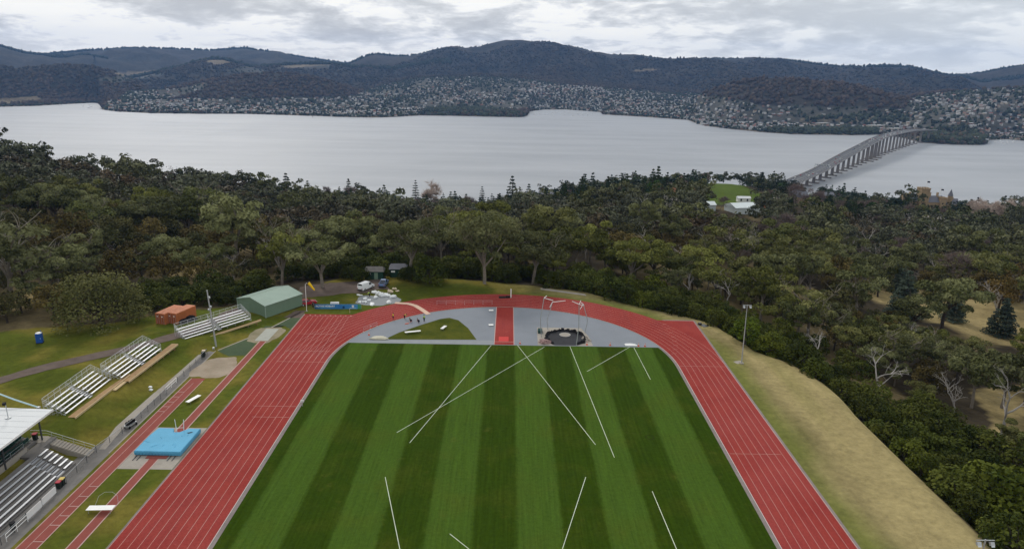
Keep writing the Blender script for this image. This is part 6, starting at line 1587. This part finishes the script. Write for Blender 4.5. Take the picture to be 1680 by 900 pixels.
    for k in order:
        i, j = int(x[k]//18), int(y[k]//18)
        if any((x[k]-q[0])**2+(y[k]-q[1])**2 < 15.5**2 for a_ in (i-1, i, i+1) for b_ in (j-1, j, j+1) for q in grid.get((a_, b_), ())): continue
        grid.setdefault((i, j), []).append((x[k], y[k])); H.append((x[k], y[k], z[k], r[k], u[k], v[k]))
    WALL = {'white': (.48, .47, .46), 'cream': (.38, .34, .28), 'brick': (.20, .13, .10), 'grey': (.29, .29, .30)}
    ROOF = {'pale grey': (.30, .31, .33), 'white': (.44, .44, .45), 'dark grey': (.10, .10, .11), 'brown': (.17, .10, .075), 'red': (.26, .10, .075)}
    def house_geo(m, W, L, Hh, x0=0, y0=0, z0=0, a=0):
        ca, sa = math.cos(a), math.sin(a); o = .5
        def T(px, py, pz): return (x0+px*ca-py*sa, y0+px*sa+py*ca, z0+pz)
        b = [T(sx*W/2, sy*L/2, zz) for zz in (-3, Hh) for sx, sy in ((-1, -1), (1, -1), (1, 1), (-1, 1))]
        g = [T(-W/2, 0, Hh+L*.22), T(W/2, 0, Hh+L*.22)]
        m.add(b+g, [(0, 1, 5, 4), (2, 3, 7, 6), (1, 2, 6, 9, 5), (3, 0, 4, 8, 7)], 0)
        e = [T(-W/2-o, -L/2-o, Hh-.1), T(W/2+o, -L/2-o, Hh-.1), T(W/2+o, L/2+o, Hh-.1), T(-W/2-o, L/2+o, Hh-.1), T(-W/2-o, 0, Hh+L*.24), T(W/2+o, 0, Hh+L*.24)]
        m.add(e, [(0, 1, 5, 4), (2, 3, 4, 5)], 1)
    wm = {k: pm('house_wall_'+k, c, .08, .3, .8) for k, c in WALL.items()}; rm = {k: pm('house_roof_'+k.replace(' ', '_'), c, .12, .3, .7) for k, c in ROOF.items()}
    lib = {}
    for wk in WALL:
        for rk in ROOF:
            for s in (0, 1):
                m = MB(); house_geo(m, (11, 12.5)[s], (7, 7.5)[s], (3.4, 6)[s])
                if s == 0: house_geo(m, 8, 7, 3.2, 4, 6, 0, math.pi/2)
                lib[(wk, rk, s)] = m.mesh('house', [wm[wk], rm[rk]])
    ws, rk_ = ['white', 'white', 'cream', 'brick', 'grey'], ['pale grey', 'pale grey', 'white', 'dark grey', 'brown', 'red', 'white']
    ind = H[:300]; r2 = random.Random(8); lab = {}
    for q in ind:
        wk, rk, s = r2.choice(ws), r2.choice(rk_), int(r2.random() < .3)
        area = ('shore before the bridge' if q[4] < 1330 else 'beside the far end of the bridge' if q[4] < 1520 else 'on the shore beyond the headland') if q[5] > 206 else ('on the slope below the dark hill' if q[4] < 1480 else 'on the slope above the headland')
        lab.setdefault(f"{'tall' if s else 'low'} {wk} house, {rk} roof, {area}", []).append((q, (wk, rk, s)))
    ordn = ['first', 'second', 'third', 'fourth', 'fifth', 'sixth', 'seventh', 'eighth', 'ninth', 'tenth']; num = ['', 'one', 'two', 'three', 'four', 'five', 'six', 'seven', 'eight', 'nine', 'ten']
    for l, qs in lab.items():
        qs.sort(key=lambda w: w[0][4])
        for i, (q, key) in enumerate(qs):
            lb = l if len(qs) == 1 or len(qs) > 10 else f"{l}, {ordn[i]} from left"
            o = link('house', lib[key], None, (q[0], q[1], q[2]+.2), r2.choice((0, .5, 1.57, 2.1))+r2.uniform(-.15, .15)); tag(o, lb, 'house', 'houses on the far shore')
    mats = list(wm.values())+list(rm.values()); wi = list(wm); ri = list(rm); m = MB()
    for q in H[300:]:
        sub = MB(); house_geo(sub, r2.uniform(8, 12.5), r2.uniform(6, 8), r2.choice((3.3, 3.6, 6)), q[0], q[1], q[2], r2.uniform(0, 3.1))
        a, b = wi.index(r2.choice(ws)), 4+ri.index(r2.choice(rk_)); o = len(m.v); m.v += sub.v; m.f += [tuple(i+o for i in f) for f in sub.f]; m.m += [a if k == 0 else b for k in sub.m]
    o = m.build('distant_houses', mats); tag(o, 'thousands of pale houses of the suburbs across the river', 'suburb houses', kind='stuff')
    print('HOUSES', len(H))
    # large pale school blocks and the highway above the bridge
    for u_, rr_, W, L, lb in ((1432, 2830, 85, 26, 'long cream school block at the foot of the dark hill'), (1342, 2800, 46, 20, 'white hall standing among dark trees above the bridge'), (1460, 2740, 55, 22, 'low cream hall next to the highway above the bridge'), (1590, 2560, 48, 18, 'long pale shed near the headland')):
        a = math.atan((u_-840)/1150); zz = float(Fz(np.array([a]), np.array([rr_]))[0]); t = thing('school_block' if 'school' in lb else 'hall', lb, 'building', (CAMX+rr_*math.sin(a), rr_*math.cos(a), zz), .4, 'large buildings of the far shore')
        m = MB(); m.box((0, 0, 3), (W, L, 12)); m.build('wall', wm['cream'], t); m = MB(); m.box((0, 0, 9.3), (W+1.5, L+1.5, .6)); m.build('roof', rm['white'], t)
        m = MB()
        for k in range(int(W/6)): m.box((-W/2+3+6*k, -L/2-.05, 5.5), (3.5, .15, 1.8))
        m.build('window', M['glass'], t)
def bridge():
    pts = [(430, 1111, 13), (500, 1201, 15.5), (579, 1302, 19), (692, 1452, 29), (811, 1607, 38.5), (870, 1684, 43), (935, 1772, 44.5), (998, 1852, 44.3), (1052, 1920, 43.5), (1110, 1992, 42), (1165, 2058, 40), (1222, 2108, 38), (1275, 2140, 36)]
    P = []
    for i in range(len(pts)-1):
        p0, p1, p2, p3 = [np.array(pts[max(0, min(len(pts)-1, i+k))], float) for k in (-1, 0, 1, 2)]
        for j in range(10):
            s = j/10; P.append(.5*(2*p1+(p2-p0)*s+(2*p0-5*p1+4*p2-p3)*s*s+(3*p1-p0-3*p2+p3)*s**3))
    P.append(np.array(pts[-1], float)); P = np.array(P); P[:, 2] += SEA
    d = np.gradient(P[:, :2], axis=0); d /= np.linalg.norm(d, axis=1, keepdims=True); N = np.stack([d[:, 1], -d[:, 0]], -1)   # to the right
    t = thing('road_bridge', 'long concrete road bridge on many piers across the river', 'bridge', (0, 0, 0))
    def sweep(prof, name, mat, parent=t):
        n = len(prof); vs = [(P[i, 0]+N[i, 0]*a, P[i, 1]+N[i, 1]*a, P[i, 2]+b) for i in range(len(P)) for a, b in prof]
        fs = [(i*n+k, i*n+(k+1) % n, (i+1)*n+(k+1) % n, (i+1)*n+k) for i in range(len(P)-1) for k in range(n)]; m = MB(); m.add(vs, fs); return m.build(name, mat, parent)
    hw = 9.0; off0 = -4.0
    sweep([(-17, -.9), (-11, -3.0), (6, -3.0), (hw, -1.2), (hw, 0), (-17, 0)], 'deck', M['bridge_conc'])
    sweep([(-15.6, .02), (hw-1.4, .02), (hw-1.4, .05), (-15.6, .05)], 'roadway', M['roadway'])
    for s in (-16.9, 8.9): sweep([(s-.2, .0), (s+.2, .0), (s+.2, 1.5), (s-.2, 1.5)], 'parapet', M['bridge_conc'])
    m = MB()
    for off in (-9.5, -4, 2):
        for i in range(0, len(P)-1):
            a, b = P[i]+np.array([N[i, 0]*off, N[i, 1]*off, .075]), P[i+1]+np.array([N[i+1, 0]*off, N[i+1, 1]*off, .075])
            b = a+(b-a)*(.45 if off != -4 else 1); w = .16; m.add([(a[0]-N[i, 0]*w, a[1]-N[i, 1]*w, a[2]), (a[0]+N[i, 0]*w, a[1]+N[i, 1]*w, a[2]), (b[0]+N[i, 0]*w, b[1]+N[i, 1]*w, b[2]), (b[0]-N[i, 0]*w, b[1]-N[i, 1]*w, b[2])], [(0, 1, 2, 3)])
    m.build('lane_lines', M['fieldline'], t)
    L = np.concatenate([[0], np.cumsum(np.linalg.norm(np.diff(P[:, :2], axis=0), axis=1))])
    def atL(s): return np.array([np.interp(s, L, P[:, k]) for k in range(3)]), np.array([np.interp(s, L, N[:, k]) for k in range(2)])
    s0 = L[np.argmin(np.abs(P[:, 0]-579))]; ps = [s0-84, s0-42]+[s0+44.5*k for k in range(28)]
    for i, s in enumerate(ps):
        if s > L[-1]-10: break
        c, n = atL(s); big = 11 <= i <= 13; ang = math.atan2(n[1], n[0]); top = c[2]-2.5; m = MB()
        w0 = 7.4 if big else 5.4
        m.box((c[0], c[1], (SEA+1+top)/2), (w0, 3.6 if big else 2.8, top-SEA-1), ang, 0, .82)
        m.add([(c[0]+n[0]*a-d_[0]*b, c[1]+n[1]*a-d_[1]*b, top+.35-z_) for d_ in [(-n[1], n[0])] for a, z_ in ((-13, 0), (7, 0), (2.4, 3.2), (-2.4, 3.2)) for b in (-1.3, 1.3)], [(0, 2, 4, 6), (7, 5, 3, 1), (0, 1, 3, 2), (2, 3, 5, 4), (4, 5, 7, 6), (6, 7, 1, 0)])
        p = m.build('pier', M['bridge_dark'], t)
        m = MB(); w = 30 if big else 19; m.box((c[0], c[1], SEA+.9), (w, 9 if big else 5.0, 2.2), ang)
        for k in range(-3, 4): m.tube([(c[0]+n[0]*w*.13*k, c[1]+n[1]*w*.13*k, SEA-3), (c[0]+n[0]*w*.13*k, c[1]+n[1]*w*.13*k, SEA)], .8, 6)
        m.build('pile_cap', M['bridge_dark'], p)
    c, n = atL(s0+20); ang = math.atan2(n[1], n[0]); g = thing('lane_gantry', 'overhead lane gantry standing across the near ramp of the bridge', 'gantry', tuple(c), ang)
    m = MB(); m.box((-4, 0, 7), (27, .9, 1.1)); m.build('beam', M['galv'], g)
    for sg in (-1, 1): m = MB(); m.tube([(sg*13-4, 0, 0), (sg*13-4, 0, 7.4)], .35, 8); m.build('post', M['galv'], g)
    for k in range(5): m = MB(); m.box((-13+4.6*k, -.6, 6.6), (1.6, .25, 1.3)); m.build('lane_sign', M['dkgreen'], g)
    for k in range(10):
        c, n = atL(60+k*110); c = c+np.array([n[0]*off0, n[1]*off0, 0]); o = thing('street_lamp', f"double street lamp on the bridge median, {['first','second','third','fourth','fifth','sixth','seventh','eighth','ninth','tenth'][k]} from the near end", 'street lamp', (c[0], c[1], c[2]), math.atan2(n[1], n[0]), 'lamps along the bridge')
        m = MB(); m.tube([(0, 0, 0), (0, 0, 9)], .14, 6); m.tube([(-2.2, 0, 9.2), (0, 0, 8.8), (2.2, 0, 9.2)], .1, 5); m.build('pole', M['galv'], o)
        for sg in (-1, 1): m = MB(); m.box((sg*2.4, 0, 9.2), (1.0, .4, .2)); m.build('lamp_head', M['galv'], o)
    # traffic
    cars = {}
    for nm, mt in (('white', 'carwhite'), ('silver', 'carsilver'), ('charcoal', 'cardark'), ('red', 'carred'), ('blue', 'carblue')):
        m = MB(); m.side_prism([(-2.2, .35), (2.2, .35), (2.25, .8), (1.2, 1.0), (-2.15, 1.05)], -.92, .92, 0); m.side_prism([(-1.9, 1.02), (1.0, .98), (.2, 1.52), (-1.5, 1.52)], -.86, .86, 0, .15); m.side_prism([(-1.75, 1.08), (.85, 1.06), (.3, 1.4), (-1.5, 1.4)], -.88, .88, 1, .16)
        for sx in (-.85, .85):
            for sy in (-1.35, 1.35): m.tube([(sx-.1, sy, .34), (sx+.1, sy, .34)], .34, 10, 2)
        cars[nm] = m.mesh('car', [M[mt], M['glass'], M['tyre']])
    r = random.Random(21); pos = []
    for k in range(60):
        s = r.uniform(20, 1080); lane = r.choice((-13.0, -7.5, -.5, 5.0))
        if all(abs(s-a) > 13 or lane != b for a, b, c_ in pos): pos.append((s, lane, r.choice(('white', 'white', 'white', 'silver', 'silver', 'charcoal', 'red', 'blue'))))
    pos.sort(); tot = {}
    ordn = ['first', 'second', 'third', 'fourth', 'fifth', 'sixth', 'seventh', 'eighth', 'ninth', 'tenth', 'eleventh', 'twelfth']
    for s, lane, cn in pos:
        c, n = atL(s); side = {-13.0: 'outer left', -7.5: 'inner left', -.5: 'inner right', 5.0: 'outer right'}[lane]; k = tot.get((cn, side), 0); tot[(cn, side)] = k+1
        o = link('car', cars[cn], None, (c[0]+n[0]*lane, c[1]+n[1]*lane, c[2]+.06), math.atan2(n[1], n[0])+(math.pi if lane > 0 else 0)*0); tag(o, f"{cn} car in the {side} bridge lane, {ordn[k]} {cn} one from near end", 'car', 'cars crossing the bridge')
def boats():
    m = MB()
    m.add([(-1.6, -5, 1.1), (1.6, -5, 1.1), (1.7, 1, 1.1), (0, 6, 1.3), (-1.7, 1, 1.1), (-1.1, -4.6, -.4), (1.1, -4.6, -.4), (0, 4.6, -.4)], [(4, 3, 2, 1, 0), (0, 1, 6, 5), (1, 2, 7, 6), (2, 3, 7), (3, 4, 7), (4, 0, 5, 7)])
    m.box((0, -.6, 1.6), (2, 4.5, 1.1), taper=.85); m.tube([(0, .8, 1.2), (0, .8, 14)], .16, 5); m.tube([(0, .8, 2.6), (0, -4, 2.8)], .2, 5); yacht = m.mesh('yacht', M['boat'])
    r = random.Random(17); n = {}
    words = ['first', 'second', 'third', 'fourth', 'fifth', 'sixth', 'seventh', 'eighth', 'ninth', 'tenth']
    L = []
    for k in range(34): L.append(('marina', r.uniform(874, 935), r.uniform(182.5, 189.5)))
    for k in range(10): L.append(('mooring', r.uniform(936, 985), r.uniform(186, 190)))
    for k in range(9): L.append(('left', r.uniform(92, 160), r.uniform(172.5, 178)))
    for k in range(8): L.append(('right', r.uniform(1625, 1675), r.uniform(231.5, 237)))
    txt = {'marina': 'small white yacht moored in the marina bay beside the wooded point', 'mooring': 'white yacht on a mooring at the open mouth of the marina bay', 'left': 'white yacht at anchor in the inlet below the dark hill', 'right': 'white yacht moored off the shore beyond the headland'}
    for a in ('marina', 'mooring', 'left', 'right'):
        qs = sorted([q for q in L if q[0] == a], key=lambda q: q[1])
        for i, q in enumerate(qs):
            x, y = at(q[1], q[2], SEA)
            if math.hypot(x-CAMX, y) > shoreR(math.atan2(x-CAMX, y))-12: continue
            o = link('yacht', yacht, None, (x, y, SEA+.2), r.uniform(0, 6.28), r.uniform(.7, 1.0)); tag(o, txt[a]+(f", {words[i]} from left" if len(qs) <= 10 else ''), 'yacht', 'yachts moored across the river')
    x, y = at(513, 192.5, SEA); t = thing('channel_beacon', 'thin dark channel beacon standing in the river before the far houses', 'beacon', (x, y, SEA)); m = MB(); m.tube([(0, 0, -3), (0, 0, 9)], .7, 8); m.build('pile', M['dark_steel'], t); m = MB(); m.box((0, 0, 9.6), (2.2, 2.2, 2)); m.build('topmark', M['dkgreen'], t)
def gable(name, label, cat, u, Y, W, L, H, rh, wall, roof, rz=0, win=0, group=None, dz=0, hip=0):
    X = (u-840)/1131*Y+CAMX; z = gz(X, Y)+dz; t = thing(name, label, cat, (X, Y, z), rz, group); BUILT.append((X, Y, max(W, L)*.55+2))
    m = MB(); vs = [(sx*W/2, sy*L/2, zz) for zz in (-2, H) for sx, sy in ((-1, -1), (1, -1), (1, 1), (-1, 1))]+[(-W/2+hip, 0, H+rh), (W/2-hip, 0, H+rh)]
    m.add(vs, [(0, 1, 5, 4), (2, 3, 7, 6), (1, 2, 6, 9, 5) if not hip else (1, 2, 6, 5), (3, 0, 4, 8, 7) if not hip else (3, 0, 4, 7)]); m.build('wall', wall, t)
    o = .35; m = MB(); e = [(-W/2-o, -L/2-o, H-.1), (W/2+o, -L/2-o, H-.1), (W/2+o, L/2+o, H-.1), (-W/2-o, L/2+o, H-.1), (-W/2-o+hip, 0, H+rh+.15), (W/2+o-hip, 0, H+rh+.15)]
    m.add(e, [(0, 1, 5, 4), (2, 3, 4, 5), (1, 2, 5), (3, 0, 4)]); m.build('roof', roof, t)
    for k in range(win):
        x = -W/2+W*(k+.5)/win; m = MB(); m.box((x, -L/2-.04, H*.5), (1.1, .1, 1.5)); w = m.build('window', M['glass'], t)
    return t
def gardens():
    gable('glasshouse', 'long white glasshouse below the green lawn', 'glasshouse', 1222, 424, 17, 13, 2.6, 1.8, M['glasshouse'], M['glasshouse'], .25, 0, dz=1.5)
    gable('glasshouse', 'smaller white glasshouse half hidden by the purple leafless tree', 'glasshouse', 1163, 430, 9, 8, 2.6, 1.4, M['glasshouse'], M['glasshouse'], .1, 0, dz=1.5)
    gable('garden_shop', 'low garden building with a terracotta roof left of the lawn', 'building', 1130, 490, 22, 9, 3.6, 2.0, M['sandstone'], M['terracotta'], .05, 4, dz=2.5)
    gable('garden_shed', 'small white-roofed shed on the foot of the green lawn', 'shed', 1222, 500, 9, 4.5, 2.6, 1.0, M['white'], M['roof_white'], 0, 2, dz=1)
    gable('garden_hut', 'tiny red-walled hut at the corner of the long glasshouse', 'hut', 1252, 470, 5, 4, 3, 1.0, M['terracotta'], M['roof_white'], 0, 1, dz=1)
    for u, Y, rz, lb in ((1300, 585, .6, 'sandstone cottage with a steep gable, nearest the lawn'), (1309, 575, .6, 'sandstone cottage in the middle of a stepped row'), (1318, 566, .6, 'sandstone cottage at the low end of a stepped row')):
        gable('stone_cottage', lb, 'cottage', u, Y, 9, 6, 6.5, 4, M['sandstone'], M['slate'], rz, 2, 'stepped row of stone cottages', dz=1)
    gable('slate_house', 'grey-roofed house behind the row of stone cottages', 'house', 1355, 620, 14, 8, 5, 3, M['sandstone'], M['slate'], .2, 3, dz=2)
    gable('grey_roof_house', 'long grey roof among the conifers on the river side', 'house', 868, 640, 22, 9, 5.5, 3, M['concrete'], M['slate'], .5, 4, dz=3)
    gable('grey_roof_house', 'grey-roofed house with a terracotta skillion, below the long grey roof', 'house', 905, 610, 18, 9, 5, 3, M['terracotta'], M['slate'], -.4, 4, dz=3)
    # the mansion
    Y = 640; X = (1520-840)/1131*Y; z = gz(X, Y); BUILT.append((X, Y, 20)); BUILT.append((X-18, Y, 10)); BUILT.append((X+18, Y, 12))
    t = thing('stone_mansion', 'turreted sandstone mansion with slate roofs and flags above the trees', 'mansion', (X, Y, z+1))
    def tower(x, y, w, h, name='tower', n=4):
        m = MB(); m.box((x, y, h/2), (w, w, h)); p = m.build(name, M['sandstone'], t); m = MB()
        k = 4
        for i in range(k):
            for sx, sy in (((i+.5)/k-.5, -.5), ((i+.5)/k-.5, .5), (-.5, (i+.5)/k-.5), (.5, (i+.5)/k-.5)): m.box((x+sx*w, y+sy*w, h+.5), (w/k*.55, w/k*.55, 1.0))
        m.build('battlement', M['sandstone'], p)
        for i in range(n): m = MB(); m.box((x-w*.1, y-w/2-.04, h*(.25+.65*i/n)), (w*.22, .12, h*.09)); m.build('window', M['glass'], p)
    def wing(x, y, W, L, H, rh, rz=0):
        m = MB(); m.box((x, y, H/2), (W, L, H)); p = m.build('wing', M['sandstone'], t); m = MB()
        e = [(x-W/2-.3, y-L/2-.3, H), (x+W/2+.3, y-L/2-.3, H), (x+W/2+.3, y+L/2+.3, H), (x-W/2-.3, y+L/2+.3, H), (x-W/2-.3, y, H+rh), (x+W/2+.3, y, H+rh)]; m.add(e, [(0, 1, 5, 4), (2, 3, 4, 5), (1, 2, 5), (3, 0, 4)]); m.build('roof', M['slate'], p)
        for i in range(int(W/3.2)):
            for zz in (H*.3, H*.7): m = MB(); m.box((x-W/2+(i+.5)*3.2, y-L/2-.04, zz), (1.1, .1, 1.7)); m.build('window', M['glass'], p)
    tower(-3, 0, 8, 23); wing(8, 1, 15, 9, 11, 5.5); tower(14, -3, 5, 15, n=3); wing(-14, 2, 12, 8, 12, 6); tower(-20, 0, 4, 17, n=3); wing(24, 2, 14, 8, 9, 5)
    m = MB(); m.tube([(22, -1, 0), (22, -1, 17)], 2.1, 10); p = m.build('turret', M['sandstone'], t); m = MB(); m.tube([(22, -1, 17), (22, -1, 23)], [2.4, .1], 10); m.build('spire', M['slate'], p)
    for x, h in ((-1, 30), (13, 23)):
        m = MB(); m.tube([(x, 0, 12), (x, 0, h)], .12, 6); p = m.build('flagpole', M['white'], t); m = MB(); m.add([(x, 0, h-.2), (x+1.3, .2, h-.1), (x+2.6, 0, h-.3), (x+2.6, 0, h-1.7), (x+1.3, .2, h-1.5), (x, 0, h-1.6)], [(0, 1, 4, 5), (1, 2, 3, 4)]); m.build('flag', M['trouser'], p)
    for x, y in ((4, 1), (11, 1), (-14, 2), (26, 2)): m = MB(); m.box((x, y, 17 if x < 20 else 13), (1.2, 2, 5)); m.build('chimney', M['sandstone'], t)
# ------------------------------------------------------------------ put it together
M['cream'] = pm('cream_plastic', (.60, .50, .38), .15, 2, .7)
M['boards'] = pm('pale_plywood', (.60, .42, .32), .15, 1.2, .8)
M['liner'] = pm('dusty_black_liner', (.012, .012, .014), .35, .5, .6, 0, .15, .2, c2=(.030, .031, .038))
M['binbodyg'] = pm('dark_teal_box', (.02, .06, .055), .2, 3, .5)
extra_mats()
setup(); ground(); surfaces(); stadium(); water(); far_land(); far_cover(); bridge(); boats(); gardens(); build_trees(); haze()
scene.cycles.use_denoising = True
scene.cycles.max_bounces = 6; scene.cycles.diffuse_bounces = 3; scene.cycles.glossy_bounces = 2; scene.cycles.transmission_bounces = 2; scene.cycles.volume_bounces = 0; scene.cycles.transparent_max_bounces = 4
scene.cycles.sample_clamp_indirect = 5
